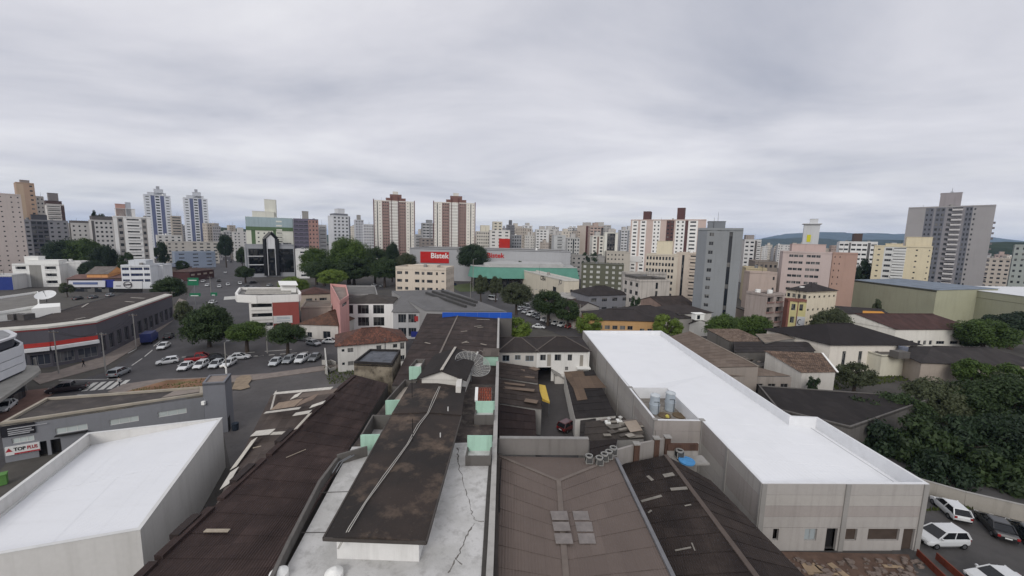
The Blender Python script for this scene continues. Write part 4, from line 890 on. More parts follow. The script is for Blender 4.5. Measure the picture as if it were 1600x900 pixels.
# two-storey white house with gateway across the courtyard
hq = [G(780, 549, 6.4), G(839, 549, 6.4), G(921, 549, 6.4)]
Hh = 6.4; p0, p1, p2 = [Vector((h.x, h.y, 0)) for h in hq]
thh = Thing('gateway_house', 'white two storey house with dark gateway closing off the courtyard', 'house', (p1.x, p1.y, 0)); WH = wall('d2d0cb', .25, streak=.3); WHL = wall('c3beb6', .4, streak=.5)
dpt = Vector((0, 11, 0))
def U(x, z=5): return upx(p0, p2, x, z)
wins = [(U(785), U(796), 4.3, 5.6), (U(804.5), U(813.5), 4.6, 5.6), (U(821), U(834), 4.3, 5.5)]
LW = (p1-p0).length
P_, rz_, _ = wall_open(thh, p0, p1, 0, Hh, wins, WHL)
for w_ in wins: thh.inst('window', win_mesh(w_[1]-w_[0], w_[3]-w_[2], GLASS, paint('8fa0ae', .5), 1), P_((w_[0]+w_[1])/2, w_[2], -.12), rz_)
V = lambda x: upx(p1, p2, x, 5)
w2 = [(V(844), V(853), 4.45, 5.7), (V(866.5), V(877), 4.4, 5.75), (V(887), V(894), 4.4, 5.75), (V(883.5), V(888.5), 2.3, 3.1)]; drs = [(V(855), V(861), 3.2, 5.75), (V(906), V(911.5), 3.2, 5.6)]; gate = [(V(841.5), V(862), 0, 3.0)]
P_, rz_, _ = wall_open(thh, p1, p2, 0, Hh, w2+drs+gate, WH)
for w_ in w2: thh.inst('window', win_mesh(w_[1]-w_[0], w_[3]-w_[2], GLASS, FRAME, 1), P_((w_[0]+w_[1])/2, w_[2], -.12), rz_)
for w_ in drs: thh.part('door', wbox(p1, p2, w_[2], w_[3], -.17, -.1, w_[0], w_[1]), flat('9b968d', .2, 1))
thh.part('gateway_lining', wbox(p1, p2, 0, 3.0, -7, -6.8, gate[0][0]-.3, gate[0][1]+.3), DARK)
for i, (a, b) in enumerate(((p2, p2+dpt), (p2+dpt, p0+dpt), (p0+dpt, p0))): thh.part('wall', MB().face([(a.x, a.y, 0), (b.x, b.y, 0), (b.x, b.y, Hh), (a.x, a.y, Hh)]), WH)
SL = roof('3d3735', '2b2726', .6, .02, tone=.2)
def hiproof(th, a, b, c, d, z, rise, mat, over=.4):
    e = [Vector((*p, z)) for p in inset([(a.x, a.y), (b.x, b.y), (c.x, c.y), (d.x, d.y)], -over)]; mx_ = (e[0]+e[3])/2; my_ = (e[1]+e[2])/2; dd = my_-mx_; k = min(.42, (e[3]-e[0]).length/2/dd.length); r0 = mx_+dd*k+Vector((0, 0, rise)); r1 = my_-dd*k+Vector((0, 0, rise))
    for pts in ((e[0], e[1], r1, r0), (e[2], e[3], r0, r1), (e[3], e[0], r0), (e[1], e[2], r1)): th.part('roof_slope', slab(pts, 0, .1), mat)
    for a_, b_ in ((e[0], r0), (e[1], r1), (e[2], r1), (e[3], r0), (r0, r1)): th.part('hip_cap', MB().bar(a_+Vector((0, 0, .05)), b_+Vector((0, 0, .05)), .28, .1), flat('5b544f', .3, 1))
hiproof(thh, p0, p1, p1+dpt, p0+dpt, Hh, 1.5, SL); hiproof(thh, p1, p2, p2+dpt, p1+dpt, Hh+.05, 1.7, SL)
thh.part('gutter', MB().bar(Vector((p2.x-.15, p2.y-.35, .5)), Vector((p2.x-.15, p2.y-.35, Hh)), .2), WHITEW)
thh.part('porch_slab', MB().box((P_(drs[1][0]-.6, 0)[0], p2.y-1.3, 2.9), (P_(drs[1][1]+1.4, 0)[0], p2.y-.05, 3.15)), WHITEW)
for a, b in ((862, 886), (886, 908)):
    pA, pB = P_(V(a), 2.6 if a == 862 else .6, .9), P_(V(b), .6 if a == 862 else 2.7, .9); thh.part('stair_flight', MB().bar(Vector(pA), Vector(pB), 1.5, .35), CONC)
thh.part('stair_base', wbox(p1, p2, 0, 1.6, .05, 1.6, V(866), V(886)), WHL)
# blue board at the end of the rear sheds
tbl = Thing('blue_board', 'bright blue board standing along the end of the rear sheds', 'board', G(750, 500, 0)); a, b = G(691, 497.5, 8.9), G(800, 497.5, 8.9); zt = 10.45
BL = flat('1f55b8', .12, .5, .6, .03)
nbp = 6
for k in range(nbp): tbl.part('board_panel', wbox(a, b, 8.95, zt, -.08, 0, (b-a).length*k/nbp+.015, (b-a).length*(k+1)/nbp-.015), BL)
tbl.part('frame', wbox(a, b, 0, 8.9, -.3, -.1), CONCD)
# ================================================================ left street side
def ccw(poly):
    a = sum(poly[i][0]*poly[(i+1) % len(poly)][1]-poly[(i+1) % len(poly)][0]*poly[i][1] for i in range(len(poly))); return poly if a > 0 else poly[::-1]
# curved grey corner building
CG = wall('545159', .3, streak=.25); CREAM = flat('c9c6bd', .25, .8)
cz = 8.5; fp = [(-90, 528), (0, 518), (75, 512), (150, 503), (200, 485), (268, 461)]; bp_ = [(262, 456), (196, 458), (128, 475), (60, 496), (-90, 512)]
P = quad(fp+bp_, cz); tcb = Thing('corner_store', 'dark grey curved corner store with cream coping and red stripe', 'building', (*P[2], 0)); nF = len(fp)
for i in range(len(P)):
    a, b = P[i], P[(i+1) % len(P)]
    if i < nF-1:
        L = (Vector(b)-Vector(a)).length
        if i >= 3:
            nw = int(L/3.4); facade(tcb, a, b, 0, cz, [W(nw, .62, .42, .12)], 1, [CG], glass=glassm('2b2d36', .3), rec=.35)
        else: facade(tcb, a, b, 0, cz, [W(max(2, int(L/5)), .85, .26, .08)], 1, [CG], glass=glassm('3b3f49', .4), rec=.3)
        if 1 <= i <= 2:
            u0 = upx(a, b, 35, 4.5) if i == 1 else 0; u1 = L if i == 1 else upx(a, b, 168, 4.5)
            tcb.part('sign_band', wbox(a, b, 4.55, 5.4, .02, .18, u0, u1), flat('b03a34', .2, 1)); tcb.part('canopy', wbox(a, b, 3.75, 4.45, .02, .9, u0, u1), WCOP)
        tcb.part('trim', wbox(a, b, cz-.45, cz-.15, .003, .06), flat('8a3a3a', .2, 1))
    else: tcb.part('wall', MB().face([(*a, 0), (*b, 0), (*b, cz), (*a, cz)]), CG)
ib = inset(P, 1.5); ob = inset(P, -.15); cm = MB()
for i in range(nF-1):
    j = i+1; cm.add([(*ob[i], cz-.15), (*ob[j], cz-.15), (*ib[j], cz+.0), (*ib[i], cz+.0), (*ob[i], cz+.25), (*ob[j], cz+.25), (*ib[j], cz+.55), (*ib[i], cz+.55)], [(4,5,6,7),(0,1,5,4),(2,3,7,6)])
tcb.part('coping', cm, CREAM)
tcb.part('roof_deck', MB().prism([tuple(p) for p in inset(P, .3)], cz-.3, cz-.05), roof('4a4340', '35302d', .5, .6))
for a, b, w in (((118, 499), (133, 496), .4), ((205, 465), (226, 466), .5), ((196, 471), (210, 472), .4), ((128, 480), (138, 474), .35)): tcb.part('roof_strip', MB().bar(G(*a, cz+.05), G(*b, cz+.05), w, .08), flat('a9a49c', .3, 1))
for k in range(4): p = G(22+k*8, 500+rnd.uniform(-2, 2), cz-.05); tcb.part('roof_unit', MB().box((p.x-.7, p.y-.6, p.z), (p.x+.7, p.y+.6, p.z+1.3)), flat('5c5957', .4, 1))
# white flat building behind with dish
w1 = low('flat_white_annex', 'long white flat roofed annex behind the curved corner store', quad([(-80, 505), (62, 480), (60, 458), (-80, 478)], 9.0), 9.0, WHITEW, flat('77746f', .4, .4), 'flat', cat='building', par=.6)
w1.part('roof_house', MB().prism(quad([(50, 492), (95, 488), (95, 482), (60, 484)], 8.5), 6, 10), WHITEW)
ds = Thing('satellite_dish', 'white solid satellite dish on the white annex roof', 'satellite dish', G(73, 472, 9.5)); dm = MB(); cc = G(73, 472, 9.5)+Vector((0, 0, 1.6)); ax = Vector((.25, -.45, .85)).normalized(); rr_ = ax.cross(Vector((0, 0, 1))).normalized(); uu = rr_.cross(ax)
def dpt_(rho, t): return cc+(rr_*math.cos(t)+uu*math.sin(t))*2.0*rho+ax*.5*rho*rho
for i in range(4):
    for k in range(24):
        t0, t2 = 2*math.pi*k/24, 2*math.pi*(k+1)/24; dm.face([dpt_(i/4, t0), dpt_((i+1)/4, t0), dpt_((i+1)/4, t2), dpt_(i/4, t2)] if i else [cc, dpt_(.25, t0), dpt_(.25, t2)])
ds.part('reflector', dm, flat('d5d6d6', .1, 1), smooth=True); ds.part('mast', MB().cyl(G(73, 472, 8.0), cc, .12), METAL); ds.part('feed_arm', MB().bar(cc, cc+ax*1.5, .06).cyl(cc+ax*1.4, cc+ax*1.7, .15), METAL)
# white rounded building at the left edge
zt = 9.2; fpL = [(-140, 606), (0, 552), (33, 540), (36, 535), (22, 528), (-140, 538)]; P = quad(fpL, zt)
tl = Thing('rounded_white_building', 'white clad building with dark slots and curved canopy at the left edge', 'building', (*P[1], 0)); n = len(P)
for i in range(n):
    a, b = P[i], P[(i+1) % n]
    for z0_, z1_ in ((4.9, 6.2), (6.32, 7.5), (7.62, 9.2)): tl.part('cladding', wbox(a, b, z0_, z1_, -.3, 0), flat('d2d4d8', .08, .6))
    tl.part('wall', wbox(a, b, 0, 9.2, -.6, -.31), flat('3a3b41', .2, 1)); tl.part('shop_glass', wbox(a, b, .3, 4.2, -.305, -.28), GLASS)
tl.part('upper_storey', MB().prism([tuple(p) for p in inset(P, .9)], 9.2, 10.6), flat('4a4b52', .2, 1)); tl.part('roof_rim', MB().prism([tuple(p) for p in inset(P, .5)], 10.6, 10.9), flat('c4c5c8', .15, 1)); tl.part('roof_deck', MB().prism([tuple(p) for p in inset(P, 1.2)], 10.9, 10.95), flat('8a8b8d', .3, .6))
CP = quad([(-140, 690), (0, 626), (48, 592), (64, 580), (60, 573), (40, 572), (-140, 640)], 4.3)
tl.part('canopy', MB().prism(CP, 4.0, 4.5), flat('9a9892', .35, .6))
for x, y in ((12, 632), (40, 610), (58, 590)): p = G(x, y, 0); tl.part('column', MB().cyl((p.x, p.y, 0), (p.x, p.y, 4.0), .22), CONC)
# grey shop with black sign
gz = 5.0; P = quad([(-90, 684), (0, 664), (317, 617), (318, 606), (72, 624)], gz); GREYW = wall('77797f', .25, streak=.25)
tgp = Thing('grey_shop', 'grey flat roofed shop with tan coping behind the white warehouse', 'shop', (*P[1], 0))
P = [P[1], P[2], P[3], P[4]]
Lg = (Vector(P[1])-Vector(P[0])).length; ug = lambda x: upx(P[0], P[1], x, 3.5)
wins = [(ug(17), ug(52), 2.3, 3.0), (ug(86), ug(136), 2.6, 3.4), (ug(170), ug(216), 2.6, 3.4), (ug(246), ug(291), 2.6, 3.4), (ug(56), ug(70), 0, 2.0), (ug(76), ug(92), 0, 2.0)]
Pg, rg_, _ = wall_open(tgp, P[0], P[1], 0, gz, wins, GREYW, .2)
FROST = glassm('b8c0be', .2)
for w_ in wins[:4]: tgp.inst('window', win_mesh(w_[1]-w_[0], w_[3]-w_[2], FROST, FRAMEW, 2), Pg((w_[0]+w_[1])/2, w_[2], -.12), rg_)
for w_ in wins[4:]: tgp.part('doorway', wbox(P[0], P[1], 0, 2.0, -.5, -.4, w_[0], w_[1]), DARK)
for i in (1, 2, 3): a, b = P[i], P[(i+1) % 4]; tgp.part('wall', MB().face([(*a, 0), (*b, 0), (*b, gz), (*a, gz)]), GREYW)
tgp.part('window_canopy', wbox(P[0], P[1], 2.42, 2.52, .003, .5, ug(86), ug(136)), DARK)
roof_deck(tgp, P, gz-.02, mossy('45403e', '393533', '57504b', .3), flat('a59d8f', .3, .8), .3, .4)
tgp.part('rear_deck', MB().prism(quad([(252, 622), (314, 612), (314, 607), (275, 610)], gz-.02), gz-.015, gz+.05), flat('8d837b', .3, .8))
sg = tgp.part('sign_board', wbox(P[0], P[1], 3.35, 4.75, .02, .15, ug(2), ug(56)), flat('1f1f25', .1, 1))
d0 = (Vector(P[1])-Vector(P[0])).normalized()
for k, (z_, w_) in enumerate(((4.35, 2.9), (4.05, 2.2), (3.8, 2.4), (3.57, 2.0))): tgp.part('sign_line', wbox(P[0], P[1], z_-.06, z_+.07, .153, .17, ug(14), ug(14)+w_*(1.15 if k == 0 else .9)), flat('a9aaad', .3, 3), sg)
sp_ = tgp.part('sign_board', wbox(P[0], P[1], .95, 2.05, .02, .2, ug(6), ug(60)), flat('d8d8d6', .1, 1), label='white TOP PLUS shop sign'); tgp.part('sign_stripe', wbox(P[0], P[1], .97, 1.15, .203, .22, ug(20), ug(60)), flat('a53038', .2, 1), sp_)
pt_ = Pg((ug(20)+ug(38))/2, 1.6, .22); put_text(tgp, 'TOP', .62, DARK, pt_, d0, sp_, .82, .012); pt_ = Pg((ug(39.5)+ug(58))/2, 1.6, .22); put_text(tgp, 'PLUS', .62, flat('a53038', .1, 1), pt_, d0, sp_, .66, .012)
tri = MB(); u_ = ug(12); tri.face([Pg(u_-.3, 1.4, .215), Pg(u_+.3, 1.4, .215), Pg(u_, 1.9, .215)]); tgp.part('emblem', tri, flat('a53038', .1, 1), sp_)
tow = low('grey_stair_tower', 'plain grey stair tower at the end of the grey shop', quad([(316, 600), (351, 598), (361, 585), (327, 587)], 7.6), 7.6, wall('6d6f76', .25, streak=.25), flat('8d8178', .3, .8), 'flat', cat='building', par=.15)
tow.part('lamp', MB().box((tow.poly[0][0]-.1, tow.poly[0][1]-.35, 4.6), (tow.poly[0][0]+.35, tow.poly[0][1]-.02, 5.1)), WHITEW); tow.part('door', wbox(tow.poly[1], tow.poly[2], 0, 2.1, .002, .05, .3, 1.3), DARK)
# ---- mid-left cluster
P = quad([(369, 457.5), (371, 460.5), (402, 462), (467, 460), (469, 457), (463, 449), (375, 449)], 10.9)
tm = Thing('red_and_white_block', 'three storey block with white crown band and dark red corner wall', 'building', (*P[1], 0)); REDW = wall('8f3a30', .25, streak=.2); n = len(P)
for i in range(n):
    a, b = P[i], P[(i+1) % n]; tm.part('crown_band', wbox(a, b, 8.7, 10.9, -.3, .3), wall('d3d1cc', .2, streak=.2))
P2 = quad([(388, 462.3), (466, 460.7), (461, 450), (390, 450)], 10.9); a, b = Vector(P2[0]), Vector(P2[1]); m_ = a+(b-a)*.46
facade(tm, tuple(a), tuple(m_), 0, 8.7, [X(fr=.08), (1, 'b', dict(n=1, w=.96, h=.62, z=.3, out=.25, bh=.9))], 3, [wall('cfccc6', .25)]); tm.part('wall', MB().face([(*m_, 0), (*b, 0), (*b, 8.7), (*m_, 8.7)]), REDW)
for k in (1, 2, 3): a2, b2 = P2[k], P2[(k+1) % 4]; tm.part('wall', MB().face([(*a2, 0), (*b2, 0), (*b2, 8.7), (*a2, 8.7)]), REDW if k == 1 else WHITEW)
tm.part('soffit', MB().prism([tuple(p) for p in inset(P, .1)], 8.55, 8.7), WHITEW)
bb = tm.part('sign_board', wbox(tuple(m_), tuple(b), 2.3, 4.6, .02, .15, .1, 5.2), flat('d0d0ce', .1, 1))
for z_ in (4.0, 3.6, 2.9): tm.part('sign_line', wbox(tuple(m_), tuple(b), z_, z_+.14, .152, .17, 1.0, 4.6), flat('7f93a6', .2, 2), bb)
tm.part('roof_deck', MB().prism([tuple(p) for p in inset(P, .3)], 9.9, 10.1), mossy('5c5a57', '8b8985', '3d3b3a', .4))
for k in range(3): a, b = G(383+2*k, 458-3*k, 10.5), G(455, 458-3*k, 10.5); tm.part('roof_curb', MB().bar(a, b, .25, .5), flat('b9b6b0', .3, 1))
tm.part('roof_house', MB().prism(quad([(440, 455), (463, 455), (460, 450), (438, 450)], 10.5), 10.1, 12.6), WHITEW); tm.part('roof_house_cap', MB().prism(quad([(437, 456), (466, 456), (463, 449), (435, 449)], 10.5), 12.61, 12.8), WHITEW)
TL1 = tiles('6b4034', '4f332c'); TL2 = tiles('7d5540', '5b4334'); TL3 = tiles('a8845f', '7d5c45')
low('tiled_cream_house', 'cream house with dark red tiled hip roof behind the red corner wall', near((468, 460), (516, 458), 6.3, 11), 6.3, wall('b5a38e', .3), TL1, 'hip', 2.0, floors=1, fcols={0: [X(fr=.3), W(1, .75, .3, .42, fr=.5), W(1, .3, .2, .5, fr=.3), W(1, .75, .3, .42, fr=.6), X(fr=.15)]})
low('old_tiled_cottage', 'low cottage with worn brown tiles and white eave beside the pink wall', near((467, 506), (528, 508), 4.2, 15), 4.2, wall('c2bdb6', .4), TL2, 'hip', 2.6, floors=1, fcols={0: [X(fr=.3), W(1, .7, .35, .1, fr=.3), X(fr=.4), W(1, .8, .5, .05, fr=.4), X(fr=.3)]})
low('flat_tan_roof_house', 'low house with flat tan roof between the cottage and the tiled cream house', near((470, 482), (518, 480), 5.0, 14), 5.0, wall('a89d90', .4), flat('82786d', .4, .4), 'flat', par=.4)
low('pink_building', 'tall salmon pink building with bare side wall behind the white house', quad([(531, 475), (545, 466), (541, 449), (516, 447)], 11.0), 11.0, wall('c98a83', .25, streak=.3), flat('8d7f77', .4, .4), 'flat', cat='building', par=.9, fcols={0: [W(1, .5, .08, .88)]})
low('grey_flat_behind_pink', 'weathered grey flat roofed building between the pink wall and the metal hall', quad([(541, 462), (590, 462), (586, 448), (540, 448)], 9.0), 9.0, wall('8b8a88', .5), flat('6b6966', .4, .4), 'flat', cat='building', floors=3, fcols={0: [W(4, .7, .5, .25)]})
hw = low('white_big_window_house', 'white house with six large dark windows and hipped grey roof', near((533, 474), (614, 474), 8.8, 13), 8.8, wall('d9d8d5', .2, streak=.25), roof('4d4844', '36322f', .6), 'hip', 1.8, floors=2, zoff=1.2, over=.1, fcols={0: [X(fr=.1), W(1, .62, .72, .15, fr=.55), W(1, .72, .72, .15, fr=.72), W(1, .72, .72, .15, fr=.72), X(fr=.32)]}, glass=glassm('1b1d20', .25))
ot = low('old_tile_roof_house', 'shabby white house with patchy red clay tile hip roof and stained wall', near((527, 540), (634, 531), 5.9, 10), 5.9, wall('c9c7c1', .55, streak=.6), tiles('8a5540', '54362c', .1), 'hip', 2.3, floors=2, fcols={0: [X(fr=.12), W(1, .5, .2, .5, fr=.25), W(1, .65, .32, .42, fr=.4), X(fr=.9), W(1, .6, .35, .4, fr=.4), X(fr=.4), W(1, .6, .3, .45, fr=.35), W(1, .6, .5, .3, fr=.35)]}, over=.5)
ot.part('drain_pipe', wbox(ot.poly[0], ot.poly[1], 0, 6.6, .02, .12, 9.6, 9.75), METAL)
low('stained_box_building', 'stained tan concrete box with grey flat roof at the end of the long brown roof', quad([(553, 568), (613, 571), (626, 549), (578, 548)], 9.4), 9.4, mossy('8f8676', '6b6356', '2f2a26', .5), mossy('62656b', '55585e', '3d3e42', .5), 'flat', cat='building', par=.35, pmat=flat('2f2c2b', .4, 1))
yr = Thing('yard_ruin', 'broken low walls and rubbish beside the shabby tile roofed house', 'ruin', G(520, 590, 0))
for k in range(9): a = G(rnd.uniform(508, 550), rnd.uniform(570, 588), 0); yr.part('wall_stub', MB().bar(a+Vector((0, 0, .5)), a+Vector((rnd.uniform(-2, 2), rnd.uniform(-2, 2), .5)), .2, rnd.uniform(.6, 1.6)), wall('a9a69f', .7, streak=.7))
a, b = G(511, 586, 0), G(508, 556, 0); yr.part('wall_stub', MB().bar(a+Vector((0, 0, 1)), b+Vector((0, 0, 1)), .25, 2), wall('b5b3ad', .5))
# metal hall with row of windows
MG = roof('6e6d6d', '5a5958', .35, .1, ribs=.4, tone=.1); P = quad([(615, 487), (692, 489), (692, 466), (600, 462)], 8.0)
th = low('metal_hall_wing', 'low grey hall wing with white window bays left of the blue board', near((614, 487), (691, 487), 8.0, 14), 8.0, wall('a3a3a5', .25), MG, 'shed', 2.2, floors=2, cat='building', ridge='far', fcols={0: [X(fr=.2), W(2, .8, .62, .2, fr=1), X(fr=.15), W(2, .8, .62, .2, fr=1), X(fr=.1)]})
th.part('sign_panel', wbox(th.poly[0], th.poly[1], 5.2, 6.7, .02, .12, 6, 7), flat('a83a3a', .2, 1)); th.part('sign_panel', wbox(th.poly[0], th.poly[1], .6, 2.2, .02, .12, 5, 7.5), flat('26307a', .2, 1))
c = [G(664, 486, 9), G(792, 487, 9), G(700, 453, 10.2), G(612, 455, 10.2)]
tmh = Thing('metal_hall', 'large grey metal roofed hall sloping behind the blue board', 'building', (c[0].x, c[0].y, 0)); tmh.part('wall', MB().prism([(p.x, p.y) for p in c], 0, [p.z-.1 for p in c]), wall('8d8c8b', .3)); sheets(tmh, c, 10, 2, MG, lift=.04)
for a, b in (((676, 457), (742, 479)), ((666, 459), (728, 481)), ((690, 456), (745, 474))): tmh.part('roof_vent', MB().bar(onplane(*a, c[0], (c[1]-c[0]).cross(c[3]-c[0]).normalized(), .4), onplane(*b, c[0], (c[1]-c[0]).cross(c[3]-c[0]).normalized(), .4), .7, .7), flat('4a4948', .3, 1))
# cream four storey block
block('cream_block', 'cream four storey block with small dark windows in front of the red sign', 606, 618, 697, 416, 175, -6, [W(1, .65, .38, .35, fr=.2), W(1, .5, .38, .35, fr=.16), X(fr=.1), W(1, .65, .38, .35, fr=.18), W(1, .6, .38, .35, fr=.12), W(1, .65, .38, .35, fr=.22), W(1, .35, .38, .35, fr=.14), W(1, .45, .2, .5, fr=.16)], [W(4, .3, .5, .3)], 4, [wall('c5b6a2', .2, streak=.25)], zoff=.5, tops=((.25, .75, .4, .8, 1.6, wall('c5b6a2', .2)),), par=1.2)
# green fascia hall
TEAL = flat('5f9484', .2, .3, .5, .02); gp = [A(731, 440, 232), A(738, 440, 224), A(762, 440, 219), A(905, 440, 228)]; gp = [(p.x, p.y) for p in gp]; bk_ = [(gp[3][0]+2, gp[3][1]+45), (gp[0][0]+8, gp[0][1]+45)]; P = gp+bk_
tgf = Thing('green_fascia_hall', 'low hall with long bent teal fascia and dark glass front', 'building', (*P[1], 0)); n = len(P)
zf0, zf1 = A(820, 436, 221).z, A(820, 418, 223).z
for i in range(3):
    a, b = P[i], P[i+1]; tgf.part('glass_front', wbox(a, b, 0, zf0, -3.0, -2.8), glassm('15171a', .2))
    L = (Vector(b)-Vector(a)).length; 
    for u_ in range(int(L/4.5)): tgf.part('mullion', wbox(a, b, 0, zf0, -2.79, -2.6, u_*4.5, u_*4.5+.2), DARK)
    fa = inset(P, 1.6); m = MB(); m.add([(*P[i], zf0), (*P[i+1], zf0), (*fa[i+1], zf1), (*fa[i], zf1)], [(0, 1, 2, 3)]); tgf.part('fascia', m, TEAL); tgf.part('soffit', MB().face([(*P[i+1], zf0), (*P[i], zf0), (*inset(P, 3)[i], zf0), (*inset(P, 3)[i+1], zf0)]), flat('55605c', .2, 1))
    tgf.part('coping', MB().bar((*fa[i], zf1+.15), (*fa[i+1], zf1+.15), .5, .5), flat('b9bab8', .2, 1))
tgf.part('roof_deck', MB().prism([tuple(p) for p in inset(P, 2)], zf1-.4, zf1-.1), flat('a5a5a3', .3, .2)); i4 = [tuple(p) for p in inset(P, 9)]; tgf.part('upper_roof', MB().prism(i4, zf1-.1, zf1+1.6), flat('b0b0ae', .3, .2)); tgf.part('wall', MB().prism([tuple(p) for p in inset(P, 3.1)], 0, zf0), flat('2f3332', .2, 1))
# supermarket behind with red sign
SG = wall('9a9b9e', .15, streak=.2)
sm = block('supermarket_hall', 'long grey windowless hall with red sign panel behind the big tree', 636, 640, 892, 387, 265, 0, [X()], None, 1, [SG], dl=60, par=.5, tops=(), cat='supermarket')
a, b = sm.poly[0], sm.poly[1]; z_a, z_b = A(680, 411, 264).z, A(680, 393.5, 264).z; u0, u1 = upx(a, b, 657, 15), upx(a, b, 701.5, 15)
rs = sm.part('sign_panel', wbox(a, b, max(z_a, 1), z_b, .05, .35, u0, u1), flat('b8221f', .12, .3)); d1 = (Vector(b)-Vector(a)).normalized()
pm = Vector(a)+d1*upx(a, b, 687, 15); put_text(sm, 'Bistek', 5.0, flat('e6e6e4', .05, 1), (pm.x, pm.y-.4, A(687, 400, 264).z), d1, rs, 1.0, .12)
pm = Vector(a)+d1*upx(a, b, 774, 15); put_text(sm, 'Bistek', 4.6, flat('b8221f', .1, 1), (pm.x, pm.y-.2, A(774, 399.5, 264).z), d1, None, 1.05, .12)
# small cream shop and dark-lettered front
cs = block('cream_shop', 'small cream flat roofed shop with dark lettering among the street trees', 812, 882, 905, 437, 172, 18, [W(1, .15, .35, .3)], [X()], 1, [wall('c2b8a2', .25)], zoff=0, par=.6, pmat=wall('c4c1b8', .4), deck=flat('b5b2aa', .3, .3))
a, b = cs.poly[3], cs.poly[0]; d1 = (Vector(b)-Vector(a)).normalized(); pm = Vector(a)+d1*upx(a, b, 848, 6); put_text(cs, 'CEBA', 3.0, DARK, (pm.x, pm.y-.1, A(848, 446, 165).z), d1, None, 1, .05); pm = Vector(a)+d1*upx(a, b, 875, 6); put_text(cs, 'JO', 3.0, flat('55555a', .1, 1), (pm.x, pm.y-.1, A(875, 445, 165).z), d1, None, 1, .05)
cs.part('window', wbox(a, b, 5.2, 7.4, .01, .06, upx(a, b, 864, 6), upx(a, b, 869, 6)), GLASS)
# ---- street on the left, far side
lf = block('modern_white_house', 'white cubic house with grey centre bay left of the orange gable', 17, 18, 92, 412, 190, 20, [(.36, 'b', dict(n=1, w=.62, h=.5, z=.32, out=.2, bh=.5)), X(1, .26), (.4, 'b', dict(n=1, w=.62, h=.5, z=.32, out=.2, bh=.5))], None, 3, [wall('d8d8d4', .15), wall('87857f', .2)], du=14, dl=10, zoff=.3, tops=((.25, .9, .3, .9, 2.2, WHITEW), (.15, .45, .35, .8, 4.0, WHITEW)), frame=FRAMEW)
block('modern_white_wing', 'stepped white wing joined to the cubic white house', 92, 93, 127, 409, 200, 30, [W(1, .2, .4, .3), X()], None, 3, [wall('d2d2cf', .15)], dl=12, zoff=.3)
block('striped_white_office', 'white three storey office with blue ribbon windows by the round sign', 187, 188, 234, 414, 192, 22, [W(1, .8, .45, .35, fr=.3), W(1, .92, .45, .35, fr=.45), W(1, .8, .45, .35, fr=.25)], None, 3, [wall('cfd2d6', .15)], glass=GLASSB, dl=16, zoff=2.5, tops=((.1, .7, .3, .8, 2.6, wall('c4c9cf', .2)),), minpx=3)
block('white_office_wing', 'recessed white wing right of the striped white office', 234, 235, 254, 414, 203, 20, [W(1, .5, .4, .35), X(fr=.4)], None, 3, [wall('cdced0', .15)], dl=10, zoff=2)
low('orange_gable_building', 'low building with bright orange gable end on the left street', near((168, 428), (196, 424), 7.5, 8), 7.5, wall('cf8a36', .15), roof('77706b', None, .4), 'gable', 3.2, ridge='y', cat='building')
low('brown_roof_store', 'long low store with dull brown roof above the blue sign', near((104, 436), (190, 434), 5.5, 12), 5.5, wall('5a4a48', .3), roof('7a605a', '66514c', .4), 'shed', 1.2, cat='shop')
tsg = Thing('blue_white_shopfront', 'shopfront sign band in white and blue under the brown roof', 'sign', A(140, 450, 181)); 
def band(th, name, x0, x1, y0, y1, D, mat, tk=.3): a, b = A(x0, y0, D), A(x1, y0, D); c_, d_ = A(x1, y1, D), A(x0, y1, D); m = MB(); o = Vector((0, tk, 0)); m.add([d_, c_, b, a, d_+o, c_+o, b+o, a+o], [(0,1,2,3),(5,4,7,6),(0,4,5,1),(1,5,6,2),(2,6,7,3),(3,7,4,0)]); return th.part(name, m, mat)
band(tsg, 'sign_board', 107, 164, 438.5, 448.5, 180, flat('c9cad0', .1, 1)); band(tsg, 'sign_board', 160, 178, 437, 449, 180.6, flat('2a3580', .1, 1)); band(tsg, 'sign_line', 114, 152, 441, 444.5, 179.8, flat('5d6b95', .3, 3)); band(tsg, 'shop_glass', 108, 178, 449, 460, 181, GLASS)
ts3 = Thing('round_emblem_sign', 'white shop sign with dark ring emblem in its middle', 'sign', A(200, 452, 181)); band(ts3, 'sign_board', 177, 222, 439.5, 451, 180, flat('cfd0d2', .1, 1)); band(ts3, 'shop_glass', 177, 222, 451.2, 460, 181, DARK)
cn_ = A(199.5, 444.8, 179.7); rgm = MB()
for k in range(28):
    t0, t2 = 2*math.pi*k/28, 2*math.pi*(k+1)/28; rgm.bar(cn_+Vector((math.cos(t0)*1.85, 0, math.sin(t0)*1.5)), cn_+Vector((math.cos(t2)*1.85, 0, math.sin(t2)*1.5)), .35, .1)
ts3.part('ring_emblem', rgm, flat('33262e', .1, 1)); ts3.part('emblem_bar', MB().bar(cn_+Vector((-1.4, 0, -.15)), cn_+Vector((1.4, 0, .15)), .1, .5), flat('33262e', .1, 1)); band(ts3, 'sign_line', 181, 188, 446, 447.5, 179.8, flat('8a8a90', .2, 1))
block('blue_shop_edge', 'low shop with deep blue fascia at the far left edge', -30, -28, 18, 430, 178, 25, [X(1)], None, 1, [wall('c3c3c3', .2), flat('2d3f86', .15, 1)], dl=10)
